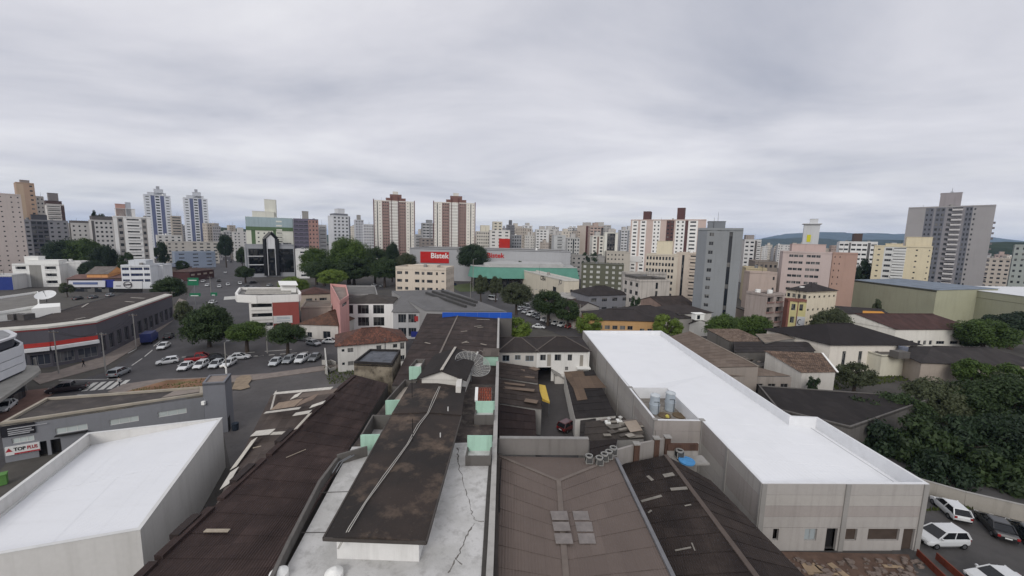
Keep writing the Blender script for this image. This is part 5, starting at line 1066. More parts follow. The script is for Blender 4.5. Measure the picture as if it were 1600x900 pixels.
# road-side low houses beyond
low('tan_corner_shops', 'row of small shops with dark roofs beside the far left street', near((240, 418), (300, 416), 5, 14), 5.0, wall('8f8378', .3), roof('6b7280', '5a5f69', .3), 'shed', 1.8, cat='shop', fcols={0: [W(4, .6, .4, .2)]})
low('dark_red_shop', 'small dark red fronted shop with white panels on the far left street', near((296, 425), (334, 421), 5.5, 12), 5.5, wall('4f2f2c', .3), roof('5b4a45', None, .4), 'hip', 1.6, cat='shop', fcols={0: [W(4, .6, .2, .55)]}, glass=flat('b9a99a', .2, 1))
# ================================================================ right mid-ground
DRF = roof('3b3635', '2a2625', .6, .2, tone=.25); DRF2 = roof('453f3d', '302b2a', .6, -.4, tone=.25); TANR = roof('75695f', '5d5047', .5, .5, tone=.2)
low('orange_store', 'bright orange store front under dark roofs behind the long white roof', near((920, 499), (1034, 502), 6.0, 13), 6.0, wall('b98a45', .25), DRF, 'hip', 2.2, cat='shop', fcols={0: [W(6, .7, .2, .52, fr=.6), X(fr=.06), W(3, .6, .18, .42, fr=.3)]}, minpx=2)
low('dark_twin_roof_house', 'house with dark gabled roof and white verge left of the orange store', near((898, 486), (936, 480), 6.0, 16), 6.0, wall('a9a49c', .4), DRF2, 'gable', 2.4, ridge='y')
low('grey_blue_house', 'grey blue house with wide dark roof below the olive apartments', near((920, 462), (985, 460), 7.5, 15), 7.5, wall('74757c', .3), DRF, 'hip', 3.0, floors=2, fcols={0: [W(4, .5, .4, .3)]})
low('small_pale_shop', 'small pale shop with light sheet roof at the street corner by the trees', near((872, 470), (922, 462), 5.0, 9), 5.0, wall('a57d6d', .3), roof('a09d99', '8a8783', .3), 'shed', 1.2, cat='shop', fcols={0: [W(3, .5, .5, .1)]})
low('dark_roof_row', 'long dark hip roof right of the grey blue house', near((985, 500), (1082, 496), 6.0, 18), 6.0, wall('8f8a84', .4), DRF, 'hip', 2.6)
dh = low('white_dormer_house', 'dark roofed house with little white arched dormer near the grey tower', near((1060, 490), (1112, 488), 7.0, 12), 7.0, wall('b5b2ac', .3), DRF2, 'hip', 2.0); dp = near((1087, 492), (1101, 492), 8.5, 2); dh.part('dormer', MB().prism(dp, 6.9, 8.7), WHITEW); dh.part('dormer_window', wbox(dp[0], dp[1], 7.2, 8.4, .01, .04, .5, 1.4), GLASS); dh.part('dormer_roof', MB().prism(inset(dp, -.2), 8.71, 8.85), WHITEW)
low('small_white_house', 'small white walled house squeezed between street trees', near((1078, 505), (1108, 505), 4.2, 7), 4.2, wall('c3c1bc', .3), DRF, 'gable', 1.2)
block('stained_white_flats', 'mould stained white flats with narrow windows left of the cream grid office', 974, 1000, 1047, 437, 150, 14, [X(fr=.5), W(1, .6, .75, .1, fr=.14), X(fr=.36)], [W(3, .5, .5, .28)], 4, [wall('b9b1a8', .6, streak=.8)], zoff=.5, tops=((.0, .5, .2, .9, 1.6, CONCD), (.6, .9, .1, .6, 1.2, CONCD)), deck=DRF)
block('stained_rear_flats', 'upper rear part of the mould stained flats with dark stains', 972, 978, 1042, 425, 168, 5, [W(4, .45, .45, .3), X(fr=.3)], None, 5, [wall('aaa49c', .6, streak=.8)], zoff=.5)
low('old_brick_house', 'old reddish house with sagging dark roof beside the grey tower', near((1036, 478), (1086, 476), 6.5, 14), 6.5, wall('8d7467', .5, streak=.6), roof('4a413d', '312b28', .6), 'gable', 2.4, fcols={0: [W(4, .45, .35, .3)]})
low('gabled_shop_by_tower', 'little gabled house with dark roof right of the grey tower base', near((1118, 489), (1165, 486), 5.5, 10), 5.5, wall('8a7c70', .4), DRF, 'gable', 2.2, ridge='y')
# brown double roof behind white building
c1 = [G(1112, 569, 6.6), G(1185, 573, 6.6), G(1077, 518, 6.6), G(1046, 522, 6.6)]; c1[0].z = c1[3].z = 5.9
tb1 = Thing('tan_sheet_shed', 'long tan brown sheet roof running beside the long white roof', 'building', (c1[0].x, c1[0].y, 0)); tb1.part('wall', MB().prism([(p.x, p.y) for p in c1], 0, [p.z-.08 for p in c1]), wall('8a7f75', .5)); sheets(tb1, c1, 4, 14, TANR, lift=.04); tb1.part('ridge_cap', MB().bar(c1[1]+Vector((0, 0, .1)), c1[2]+Vector((0, 0, .1)), .3, .1), flat('8f8478', .3, 1))
c2 = [G(1138, 588, 4.6), G(1237, 588, 4.6), G(1188, 575, 5.2), G(1118, 575, 5.2)]
tb2 = Thing('tan_front_shed', 'low tan roofed shed with dark openings in front of the tan sheet roof', 'shed', (c2[0].x, c2[0].y, 0)); facade(tb2, c2[0], c2[1], 0, 4.5, [W(5, .6, .5, .2)], 1, [wall('8d837a', .5, streak=.6)], glass=DARK); tb2.part('wall', MB().prism([(p.x, p.y) for p in (c2[0]+Vector((0, .4, 0)), c2[1]+Vector((0, .4, 0)), c2[2], c2[3])], 0, [4.5, 4.5, 5.1, 5.1]), CONC); sheets(tb2, c2, 8, 2, TANR, lift=.04)
def patchroof(label, pts, z, rise, mat, wm=CONC, hi='far', nu=6, nv=4, name='house', cat='house', wn=None, tile=False):
    th = Thing(name, label, cat, G(*pts[0], 0)); zz = [z, z, z, z]
    for k in {'far': (2, 3), 'near': (0, 1), 'left': (0, 3), 'right': (1, 2)}[hi]: zz[k] += rise
    c = [G(*pts[0], zz[0]), G(*pts[1], zz[1]), G(*pts[2], zz[2]), G(*pts[3], zz[3])]; q = [(p.x, p.y) for p in c]
    th.part('wall', MB().prism(inset(q, .25), 0, [p.z-.1 for p in c]), wm); sheets(th, c, nu, nv, mat, lift=.05, name='roof_strip' if tile else 'roof_sheet'); th.c = c
    if wn:
        iq_ = inset(q, .24); facade(th, iq_[0], iq_[1], 0, c[0].z-.15, wn, 1, [wm])
    return th
TLP = tiles('937f6e', '6b5648', .4); TLQ = tiles('8f7561', '5c4638', .4)
patchroof('pale patchy clay tile roof of a decayed house behind the tan shed', [(1141, 534), (1200, 534), (1153, 514), (1103, 514)], 5.5, 1.6, TLP, CONCD, tile=True)
patchroof('wide dark sheet roof between the two clay tile roofs', [(1148, 551), (1275, 549), (1262, 534), (1146, 534)], 5.0, .8, DRF, CONCD, nu=9)
hh = patchroof('clay tile roofed white house right of the tan shed', [(1253, 583), (1308, 582), (1284, 552), (1193, 548)], 4.6, 1.8, TLQ, wall('bdb8b0', .5, streak=.5), tile=True, nu=10, nv=6, wn=[X(fr=.3), W(1, .5, .4, .3), X(fr=.3)])
hh.part('verge', MB().bar(hh.c[1]+Vector((.1, 0, .08)), hh.c[2]+Vector((.1, 0, .08)), .35, .15), WHITEW)
patchroof('tan flat sheet roof behind the wide dark roof', [(1195, 536), (1250, 528), (1240, 520), (1180, 522)], 6.0, .4, roof('857b70', '6a6057', .4), CONC)
dj = Thing('timber_ruin', 'collapsed timbers and torn sheets between the tile roofed houses', 'ruin', G(1170, 555, 0))
for k in range(22): p = G(rnd.uniform(1145, 1195), rnd.uniform(544, 566), rnd.uniform(3, 4.5)); dj.part('beam', MB().bar(p, p+Vector((rnd.uniform(-3, 3), rnd.uniform(-2, 2), rnd.uniform(-1, .6))), rnd.uniform(.12, .6), .1), flat(rnd.choice(['6b625a', '8d857b', '57504a', '4a423c']), .4, 1))
dj.part('wall_stub', MB().prism(quad([(1140, 572), (1200, 572), (1195, 556), (1150, 556)], 2.5), 0, 2.5), CONCD)
low('big_black_roof', 'broad black flat shed roof right of the long white building', quad([(1215, 640), (1330, 668), (1460, 622), (1185, 603)], 3.6), 3.6, CONCD, roof('2d2928', '201d1c', .5, .2), 'flat', cat='shed', par=.15)
# apartments near the trees
ap4 = block('old_walkup_flats', 'pinkish old walk-up flats with balcony floors left of the yellow block', 1166, 1198, 1226, 459, 120, 22, [(1, 'b', dict(n=2, w=.7, h=.55, z=.3, out=.35, bh=.5))], [X()], 4, [wall('a09189', .5, streak=.6)], zoff=.4, deck=DRF, balc=wall('8a6a62', .4))
yb = block('yellow_red_block', 'narrow brick red and lime yellow block with white panel sign', 1226, 1232, 1261, 467, 117, -12, [X(1, .12), W(1, .55, .5, .3, m=2, fr=.42), X(1, .06), W(1, .6, .5, .3, m=2, fr=.34), X(2, .1)], None, 3, [wall('7d4a3c', .25), wall('7d4a3c', .25), wall('b5ab68', .2)], zoff=.5)
p0, p1 = yb.poly[0], yb.poly[1]; Lw = (Vector(p1)-Vector(p0)).length; zz = A(1250, 508, 118).z; ws = yb.part('sign_panel', wbox(p0, p1, max(1.0, zz), A(1250, 493, 118).z, .1, .35, Lw*.56, Lw*.98), flat('c2c4c8', .1, 1)); 
sw = MB(); cc_ = Vector(p0)+(Vector(p1)-Vector(p0)).normalized()*Lw*.68
for k in range(10): t0 = .9+k*.42; sw.bar((cc_.x+math.cos(t0)*.55, cc_.y-.42, max(1.0, zz)+1.4+math.sin(t0)*.8), (cc_.x+math.cos(t0+.42)*.55, cc_.y-.42, max(1.0, zz)+1.4+math.sin(t0+.42)*.8), .12, .16)
yb.part('emblem', sw, DARK, ws); yb.part('balcony_front', wbox(p0, p1, 3.3, 4.2, .01, .8, Lw*.5, Lw*.98), wall('7a3f35', .25))
cr_ = block('cream_school_block', 'cream two faced block with rows of small windows and black hip roof', 1229, 1262, 1308, 456, 128, 22, [W(6, .38, .18, .55)], [W(4, .6, .3, .5)], 3, [wall('c9bda2', .2)], zoff=.6, par=.3)
e = [Vector((*p, cr_.zt+.35)) for p in inset(cr_.poly, -.3)]; ce = (e[0]+e[1]+e[2]+e[3])/4+Vector((0, 0, 2.4))
for i in range(4): cr_.part('roof_slope', slab([e[i], e[(i+1) % 4], ce], 0, .1), DRF)
low('long_cream_house', 'long pale house with black hip roof and slit windows behind the garden', near((1298, 538), (1434, 538), 6.6, 15, -4), 6.6, wall('d2cabd', .3, streak=.35), roof('2f2b2b', '242121', .5, .2, tone=.15), 'hip', 3.4, over=.6, fcols={0: [X(fr=.1), W(4, .22, .55, .2, fr=1), X(fr=.25)]}, minpx=2)
lo = low('cream_round_annex', 'low cream annex bulging from the long pale house', near((1378, 556), (1432, 556), 4.8, 5), 4.8, wall('c9c4ae', .3, streak=.3), flat('6b665f', .4, .5), 'flat', cat='building', par=.2); lo.part('roof_tank', MB().cyl(G(1410, 552, 4.8), G(1410, 552, 4.8)+Vector((0, 0, 1.6)), .9), flat('6d7280', .3, 1)); lo.part('roof_house', MB().prism(near((1404, 556), (1422, 556), 5.5, 2), 4.85, 6.3), CONCD)
rb = low('red_roof_hall', 'white hall with rusty red brown roof and small square windows', near((1400, 514), (1525, 514), 7.4, 17, -6), 7.4, wall('d3cfc4', .25), roof('4d3733', '3a2b29', .5, .3), 'gable', 2.6, fcols={0: [X(fr=.15), W(1, .4, .16, .4, fr=.1), W(3, .5, .16, .4, fr=.2), W(1, .6, .12, .42, fr=.16), W(1, .6, .12, .42, fr=.16), W(1, .35, .12, .42, fr=.15)]}, cat='building', minpx=2)
low('dark_right_roof', 'long dark roofed building behind the garden trees at the right edge', near((1440, 566), (1640, 572), 5.0, 13, 4), 5.0, wall('a39587', .4), roof('3c3837', '2d2a29', .5, .2), 'hip', 2.0, cat='building')
low('white_gable_house', 'small house with white gable end left of the red brown roof', near((1345, 510), (1392, 508), 6.2, 10), 6.2, wall('d0cbc0', .25), DRF2, 'gable', 2.0, ridge='y')
low('dark_long_roof_house', 'dark roof with pale wall behind the orange tarp near the green warehouse', near((1310, 490), (1400, 496), 6.0, 10), 6.0, wall('a9a293', .3), DRF, 'shed', 1.4)
solo('orange_tarp', MB().prism(quad([(1348, 494), (1392, 496), (1378, 487), (1348, 486)], 7.4), 7.3, 7.5), flat('c98a2c', .15, 1), 'orange tarp lying on the dark roof below the green warehouse', 'tarp')
GRW = wall('9a9a7c', .3, streak=.25)
ga = low('green_warehouse', 'tall pale green warehouse with blue grey roof below the yellow flats', near((1334, 437), (1464, 453), 13.5, 22), 13.5, GRW, roof('78818c', '6a727c', .3, -.4), 'shed', 1.2, cat='warehouse', over=.3, par=.4)
ga.part('eave_band', MB().bar(Vector((*ga.poly[0], 12.9)), Vector((*ga.poly[1], 12.9)), .2, .5), flat('55564a', .4, 1))  # darker band along the top of the front wall, just below the eave
gw = low('white_roof_warehouse', 'pale green warehouse with white roof at the right edge', near((1466, 446), (1660, 470), 13.8, 40), 13.8, GRW, flat('d5d7d9', .1, .2), 'shed', 1.0, cat='warehouse', over=.2)
for z_ in (10.8, 7.0, 2.8): gw.part('louvre_window', wbox(gw.poly[0], gw.poly[1], z_, z_+1.2, .01, .08, 3.0, 6.5), DARK)
gw.part('joint_line', wbox(gw.poly[0], gw.poly[1], 11.0, 11.12, .01, .06), flat('70705a', .3, 1))
# pink office and companions
pk = block('pink_office', 'pale pink office block with ribbon windows below the yellow bannered tower', 1219, 1224, 1301, 392, 185, -30, [X(fr=.18), W(3, .9, .38, .35, fr=.42), X(fr=.08), W(3, .9, .38, .35, fr=.4), X(fr=.3)], None, 8, [wall('b3a09a', .2, streak=.2)], zoff=1, minpx=2.2, tops=((.2, .9, .3, .9, 4.0, wall('b89d95', .2)),))
sb_ = block('salmon_wing', 'salmon pink blind wing on the right of the pale pink office', 1301, 1302, 1341, 394, 180, -12, [W(2, .2, .25, .4, fr=.4), X(fr=.6)], None, 8, [wall('a3806f', .25, streak=.2)], zoff=1)
tt = block('banner_tower', 'slim grey white stair tower with yellow banner and flat cap', 1256, 1257, 1282, 350, 230, -35, [X(fr=1)], None, 4, [wall('b6b8ba', .2)], dl=9, tops=((.35, .85, .2, .8, 3.6, wall('b6b8ba', .2)),), minpx=9)
a, b = tt.poly[0], tt.poly[1]; Lw = (Vector(b)-Vector(a)).length; tt.part('banner', wbox(a, b, A(1265, 378, 230).z, A(1265, 367, 230).z, .05, .2, Lw*.25, Lw*.5), flat('c9c22e', .1, 1)); tt.part('roof_cap', MB().prism([tuple(p) for p in inset(tt.poly, -.9)], tt.zt+.72, tt.zt+1.0), wall('c9cacb', .2))
block('tan_low_block', 'tan low block with bare walls between the grey tower and pink office', 1163, 1172, 1215, 424, 175, -10, [X(fr=1), W(1, .3, .3, .4, fr=.3)], None, 3, [wall('ab978b', .3)], zoff=2)
block('yellow_low_flats', 'dull yellow low flats directly right of the grey tower', 1160, 1166, 1199, 418, 195, -25, [W(2, .3, .5, .25)], None, 4, [wall('b0a07a', .3)], zoff=2)
block('brown_rear_flats', 'dull brown flats showing above the tan low block', 1170, 1180, 1216, 408, 240, -25, [W(5, .5, .4, .3)], None, 4, [wall('7d7166', .4)], zoff=2)
low('blue_roof_shed', 'distant shed with vivid blue roof below the dark hills', near((1192, 398), (1221, 401), 8, 60), 8.0, wall('9aa0a8', .2), flat('27459a', .1, .1), 'shed', 6.0, cat='shed')
# ================================================================ towers and skyline
def va(x): return math.degrees(math.atan((x-800)/FPX))
def tw_(label, xl, xm, xr, ytop, D, mats, front, side=None, name='apartment_tower', k=None, **kw):
    f = (xm-xl)/max(1, xr-xl); kk = k if k is not None else (math.degrees(math.atan2(f, 1-f)) if f > .03 else 2)
    mats = [wall(m, .22, streak=.2) if isinstance(m, str) else m for m in (mats if isinstance(mats, (list, tuple)) else [mats])]
    return block(name, label, xl, xm, xr, ytop, D, -va((xm+xr)/2)+kk, front, side, None, mats, **kw)
RH = lambda c='c2beb6', h=4, a=.3, b=.7: (a, b, .25, .75, h, wall(c, .25))
# twin maroon and white towers
MAR = '7a5349'
def twin(label, xl, xr, yt, D):
    w = xr-xl
    t = tw_(label, xl, xl, xr, yt+10, D, ['d2cdc2', '8f7268', '63393a', 'c9c5bd'], [W(1, .22, .2, .4, fr=.075), ST(0, .02), W(1, .22, .2, .4, fr=.09), X(2, .012), W(3, .5, .45, .3, m=1, fr=.135), X(2, .012), B(1, .99, .5, .42, m=3, fr=.2, out=.5, bh=1.45), X(2, .012), W(3, .5, .45, .3, m=1, fr=.135), X(2, .012), W(1, .22, .2, .4, fr=.09), ST(0, .02), W(1, .22, .2, .4, fr=.09)], [W(3, .4, .4)], balc=wall('d6d4cd', .1), fl_h=2.95, zoff=2, dl=18, k=1, tops=((.30, .78, .1, .8, 3.4, wall(MAR, .2)), (.40, .68, .05, .8, 7.0, wall(MAR, .2))), minpx=9)
    a, b = Vector(t.poly[0]), Vector(t.poly[1]); u = b-a; v = Vector(t.poly[3])-a; zt = t.zt
    q = [a+u*x+v*y for x, y in ((.47, .25), (.6, .25), (.6, .6), (.47, .6))]; t.part('roof_tank', MB().prism([tuple(p) for p in q], zt+7.1, zt+10.5), wall('c5c2b8', .3))
    t.part('fin', wbox(t.poly[0], t.poly[1], 0, zt+1.6, .003, .5, -.1, .7), wall('63393a', .2)); L = u.length; t.part('fin', wbox(t.poly[0], t.poly[1], 0, zt+1.6, .003, .5, L-.7, L+.1), wall('63393a', .2))
    t.part('balcony_fin', wbox(t.poly[0], t.poly[1], 3, zt+5.5, .003, .9, L*.42, L*.432), wall('63393a', .2)); t.part('balcony_fin', wbox(t.poly[0], t.poly[1], 3, zt+5.5, .003, .9, L*.585, L*.597), wall('63393a', .2))
twin('left of the twin maroon and white striped towers', 583, 648, 302, 395); twin('right of the twin maroon and white striped towers', 677, 743, 305, 395)
# right-hand grey tower
G2 = ['8f8c8d', '7d7b80', '62656f', 'b9b6b5']
rt = tw_('tall grey lilac tower with stacked central balconies at the right', 1417, 1420, 1557, 324, 245, G2, [X(0, .22), W(2, .4, .42, .3, m=2, fr=.1), X(1, .025), W(2, .6, .5, .25, m=2, fr=.11), X(1, .03), W(1, .8, .5, .25, m=1, fr=.05), B(1, .96, .55, .32, m=1, fr=.12, out=1.0, bh=1.1), X(1, .03), W(2, .5, .5, .25, m=2, fr=.08), W(1, .4, .4, .3, m=0, fr=.05), X(0, .19)], [X()], balc=wall('b3b0b0', .15), fl_h=2.9, zoff=2, dl=16, k=2, tops=((.37, .62, .2, .8, 8.6, wall('8e878a', .2)),), minpx=3.6)
a, b = Vector(rt.poly[0]), Vector(rt.poly[1]); m_ = a+(b-a)*.5+(Vector(rt.poly[3])-a)*.5; rt.part('antenna', MB().cyl((m_.x, m_.y, rt.zt+8.7), (m_.x, m_.y, rt.zt+12), .12, .05, 6).bar((m_.x-1, m_.y, rt.zt+9.6), (m_.x+1, m_.y, rt.zt+9.6), .2), DARK)
fin = rt.poly[1]; 
for k in range(14): z_ = 6+k*2.95; rt.part('side_balcony', wbox(rt.poly[1], rt.poly[2], z_, z_+1.1, .01, .9, .8, 3.2), wall('6f6a6e', .2))
# slate grey tower
gt = tw_('slate grey tower with one column of windows and a dark vertical slot', 1090, 1091, 1162, 356, 132, ['7f8386', '6f747a'], [X(1, .2), W(1, .5, .42, .3, m=0, fr=.2), X(0, .26), ST(0, .07), X(0, .2)], [X(1)], dl=14, k=3, fl_h=2.9, zoff=1.0, tops=((.22, .62, .3, .8, 3.0, wall('70757b', .2)),), rec=.15)
a = Vector(gt.poly[0])+(Vector(gt.poly[1])-Vector(gt.poly[0]))*.45+(Vector(gt.poly[3])-Vector(gt.poly[0]))*.5; gt.part('antenna', MB().cyl((a.x, a.y, gt.zt+3), (a.x, a.y, gt.zt+6.5), .06, .03, 5), DARK)
# maroon and white slab complex
mc = tw_('wide white and pink slab block with two maroon roof towers', 983, 986, 1104, 343, 330, ['b9a196', 'd9d8d4', '5b3a38'], [X(0, .02), W(1, .55, .42, .3, m=1, fr=.085), X(0, .03), W(1, .55, .42, .3, m=1, fr=.085), X(0, .09), W(2, .4, .45, .3, m=1, fr=.1), X(0, .08), W(2, .5, .4, .3, m=2, fr=.1), X(0, .02), W(2, .4, .45, .3, m=1, fr=.12), X(2, .04), W(1, .6, .42, .3, m=1, fr=.12), X(0, .1)], None, dl=20, k=-4, zoff=3, minpx=9, tops=((.16, .26, .2, .7, 7.5, wall('5b3a38', .2)), (.62, .72, .2, .7, 10, wall('5b3a38', .2))))
mc.part('sign_board', wbox(mc.poly[0], mc.poly[1], 13, 18, .1, .6, 1, 11), flat('d5d4d2', .1, 1))
tw_('cream office with dense window grid below the slab block', 1008, 1010, 1060, 396, 195, ['bfb39f'], [W(9, .62, .52, .25, fr=1), X(fr=.12)], None, name='office_block', dl=16, k=-3, zoff=2, minpx=9, tops=((.3, .8, .2, .7, 7, wall('cbbf9f', .2)),))
tw_('cream office stair wing with balconies touching the slate tower', 1056, 1057, 1091, 394, 190, ['b8a998'], [X(fr=.3), ST(0, .12), X(fr=.25), B(1, .8, .5, .3, fr=.4, out=.5)], None, name='office_wing', dl=14, k=-5, zoff=2)
tw_('olive green flats with pale shuttered windows', 905, 909, 975, 411, 232, ['5b5c49'], [W(2, .42, .5, .25, fr=.35), W(1, .5, .5, .25, fr=.18), X(fr=.05), W(3, .42, .5, .25, fr=.5)], None, name='flats', dl=14, k=-3, zoff=.5, glass=flat('c3c4bf', .15, .5), par=.4, minpx=3)
yf = tw_('yellow cream flats with white balcony bays in front of the grey lilac tower', 1366, 1367, 1458, 383, 212, ['c6b893', 'bfc0bd'], [W(1, .25, .25, .35, fr=.2), W(1, .7, .42, .3, m=1, fr=.18), B(1, .95, .45, .35, m=1, fr=.24, out=.5), X(fr=.12), W(1, .25, .25, .35, fr=.15), X(fr=.1), W(1, .25, .25, .35, fr=.1)], None, name='flats', dl=14, k=4, zoff=1, minpx=3, balc=wall('c3c4c2', .15), tops=((.55, .98, .1, .7, 5.2, wall('c6b893', .2)), (.2, .5, .2, .7, 1.6, wall('c6b893', .2))))
tw_('white flats with dark recesses and a brown rooftop box', 1308, 1312, 1372, 377, 260, ['d0d0ce', '5c5a59'], [W(2, .8, .4, .3, fr=.3), X(1, .06), W(3, .8, .4, .3, fr=.5), X(1, .08), W(1, .8, .4, .3, fr=.2)], None, name='flats', dl=14, zoff=2, tops=((.4, .62, .2, .7, 6, wall('50403a', .2)),))
tw_('pale grey green block cut by the right edge of the picture', 1584, 1586, 1640, 382, 210, ['8f9792'], [W(5, .4, .4)], [W(2, .4, .4)], dl=14, zoff=2)
tw_('white and dark flats just right of the slate grey tower', 1158, 1164, 1190, 374, 300, ['bdbcba', '55504e'], [W(2, .6, .4), X(1, .2), B(1, .8, .5, fr=.4)], [X()], name='flats', zoff=2, tops=((.1, .6, .2, .7, 4, wall('8d8480', .2)),))
# left side of the skyline
tw_('pale pink tower with dotted small windows at the left edge', -24, -22, 32, 300, 232, ['c2b3aa'], [W(2, .22, .25, .4, fr=.5), X(fr=.1), W(2, .25, .25, .4, fr=.4)], None, dl=16, k=6, zoff=2)
tw_('tall beige tower with tan crown behind the pale pink tower', 21, 24, 53, 284, 262, ['a98a70', 'b59a7c'], [X(1, .4), X(0, .2), W(1, .4, .35, m=0, fr=.4)], None, dl=14, k=4, zoff=2, tops=((.3, .8, .3, .7, 2.5, wall('8d8078', .2)),))
tw_('slim white tower edge right of the beige tower', 54, 55, 68, 306, 275, ['c4c0b8', '6f5248'], [W(2, .4, .4)], None, dl=12, zoff=2)
tw_('white tower with dark brown crown on the left skyline', 69, 72, 100, 318, 300, ['bfbab4', '54403c'], [B(1, .9, .5, fr=.8), X(1, .2)], None, dl=14, zoff=2, tops=((.0, .9, .1, .9, 3.0, wall('54403c', .2)), (.2, .75, .2, .8, 9.0, wall('77706e', .2))))
tw_('weathered grey flats with dark glazed centre on the left', 22, 24, 106, 342, 255, ['85858a', '55565e'], [W(2, .5, .4, .3, fr=.3), W(3, .8, .6, .2, m=1, fr=.36), W(3, .4, .4, .3, fr=.45)], None, name='flats', dl=14, k=8, zoff=2, tops=((.3, .6, .2, .8, 4.0, wall('4b4b52', .2)),))
tw_('white flats with grey hipped top left of the white apartment block', 106, 110, 142, 348, 275, ['c0bdb8'], [W(3, .35, .35), X(fr=.2)], None, name='flats', dl=14, zoff=2, deck=DRF, tops=((.05, .95, .1, .9, 2.2, wall('6b6664', .3)),))
tw_('grey topped flats with many dark windows next to the white apartment block', 138, 142, 180, 343, 268, ['b8b5b2', '5a5655'], [X(1, .15), W(4, .5, .42, fr=1), X(1, .15)], None, name='flats', dl=14, zoff=2, tops=((.05, .95, .1, .9, 3.2, wall('5f5a58', .3)),))
wa = tw_('white apartment block with grey side bays and central balconies', 175, 176, 235, 337, 222, ['d4d3d0', '8f8a86'], [X(0, .1), W(1, .6, .5, .25, m=1, fr=.16), X(0, .08), B(1, .96, .5, .3, fr=.34, out=.5, bh=1.0), X(0, .06), W(1, .6, .5, .25, m=1, fr=.14), X(0, .12)], [X(1)], dl=20, k=4, zoff=2, fl_h=3.5, balc=wall('d4d3d0', .1), tops=((.08, .6, .2, .8, 5.0, wall('d4d3d0', .15)), (.1, .35, .2, .8, 7.5, wall('b98a7c', .3)), (.36, .5, .2, .5, 8.6, wall('aeb4be', .2))))
for lb, x0, x1, yt in (('left of the two far blue and white towers', 223, 266, 303), ('right of the two far blue and white towers', 285, 324, 308)):
    tw_(lb, x0, x0+1, x1, yt, 420, ['c6cad0', '5d6588'], [W(1, .5, .3, fr=.24), X(1, .14), W(1, .7, .5, fr=.2), X(1, .14), W(1, .5, .3, fr=.24)], None, dl=16, k=5, zoff=2, tops=((.15, .85, .2, .8, 3.2, wall('bfc3c9', .2)), (.4, .75, .2, .8, 7, wall('b9bdc4', .2)), (.5, .62, .3, .6, 10, wall('9a9ca2', .2))))
tw_('small beige block between the two blue and white towers', 265, 267, 283, 337, 430, ['a99f92'], [W(1, .8, .4)], None, dl=12, zoff=2)
tw_('long cream three storey school-like block beyond the white apartment block', 256, 259, 341, 377, 345, ['bdb6aa'], [W(3, .35, .35, fr=.4), X(fr=.1), W(4, .5, .4, fr=.6)], None, name='cream_flats', dl=14, k=14, zoff=1, deck=roof('6b6765', '55514f', .4), minpx=3)
tw_('white low rise with flat roofs left of the cream block', 243, 245, 284, 367, 380, ['c4c2bd'], [W(4, .4, .4)], None, name='flats', dl=14, k=10, zoff=1)
tw_('pale blue roofed low building beside the far street', 268, 272, 336, 393, 310, ['9aa7b8', '8796ad'], [W(3, .4, .3, m=1)], None, name='shop', dl=12, k=14, zoff=1, deck=roof('7f93b5', '6b7d9c', .3))
gf = tw_('white and green striped flats with cream rooftop tower', 382, 383, 457, 338, 265, ['c9c9bb', '4f6b43', '93aab0'], [X(0, .1), X(1, .08), W(3, .28, .3, m=0, fr=.36), X(1, .06), B(1, .8, .5, fr=.14, out=.4), X(0, .22)], None, name='flats', dl=16, k=-4, zoff=2, tops=((.14, .6, .1, .8, 4.5, wall('c9c9bb', .2)), (.4, .64, .2, .8, 13, wall('c9c9bb', .2))))
a, b = gf.poly[0], gf.poly[1]; L = (Vector(b)-Vector(a)).length; gf.part('top_band', wbox(a, b, gf.zt-6, gf.zt+.6, .02, .3, 0, L), wall('8fa5ab', .2)); gf.part('green_band', wbox(a, b, gf.zt-8.5, gf.zt-6.01, .02, .31, 0, L), wall('4f6b43', .2))
tw_('purple grey and salmon flats with dark balcony grid', 456, 458, 497, 341, 275, ['6a6478', '9a7268'], [B(3, .85, .5, fr=.65, out=.4), W(3, .4, .4, m=1, fr=.45)], None, name='flats', dl=14, k=-2, zoff=2, balc=wall('5a5666', .2), tops=((.35, .6, .2, .6, 6, CONC),))
tw_('white low flats right of the salmon flats', 495, 498, 510, 351, 300, ['c3c1bf'], [B(1, .8, .5)], None, name='flats', dl=12, zoff=2)
tw_('white tower with grey cap above the big park tree', 512, 520, 547, 336, 330, ['bfc1c5', '6d7078'], [W(4, .5, .45), X(1, .1)], [X(0)], dl=16, zoff=2, tops=((.1, .9, .1, .9, 2.2, wall('6d7078', .2)), (.35, .75, .2, .8, 6.5, wall('bfc1c5', .2))))
tw_('faint pale block left of the twin towers, nearer half', 566, 568, 584, 350, 430, ['b9babf'], [W(4, .5, .4)], None, dl=14, zoff=2)
tw_('faint pale block left of the twin towers, farther half', 553, 555, 568, 343, 450, ['aeb0b6'], [W(3, .5, .4)], None, dl=14, zoff=2, tops=((.3, .7, .2, .8, 6, CONC),))
tw_('grey white block in the gap between the twin towers', 658, 660, 678, 348, 420, ['a9abb0', '4f5158'], [W(2, .8, .45, fr=.6), X(1, .06), W(2, .6, .45, fr=.3)], None, dl=14, zoff=2, tops=((.4, .9, .2, .8, 4, wall('8a8d93', .2)),))
tw_('low grey block with stepped top right of the left twin tower', 647, 649, 660, 366, 370, ['9a9a9a'], [B(1, .8, .5)], None, dl=14, zoff=2)
tw_('brown and white low block in front of the gap between the towers', 655, 658, 678, 372, 350, ['7f7670'], [W(3, .5, .4)], None, dl=14, zoff=2)
tw_('cream gridded flats just right of the twin towers', 743, 745, 768, 361, 380, ['b9b4a9'], [W(7, .5, .5)], None, name='flats', dl=14, zoff=2, tops=((.3, .9, .2, .8, 6.5, wall('c4bda8', .2)),))
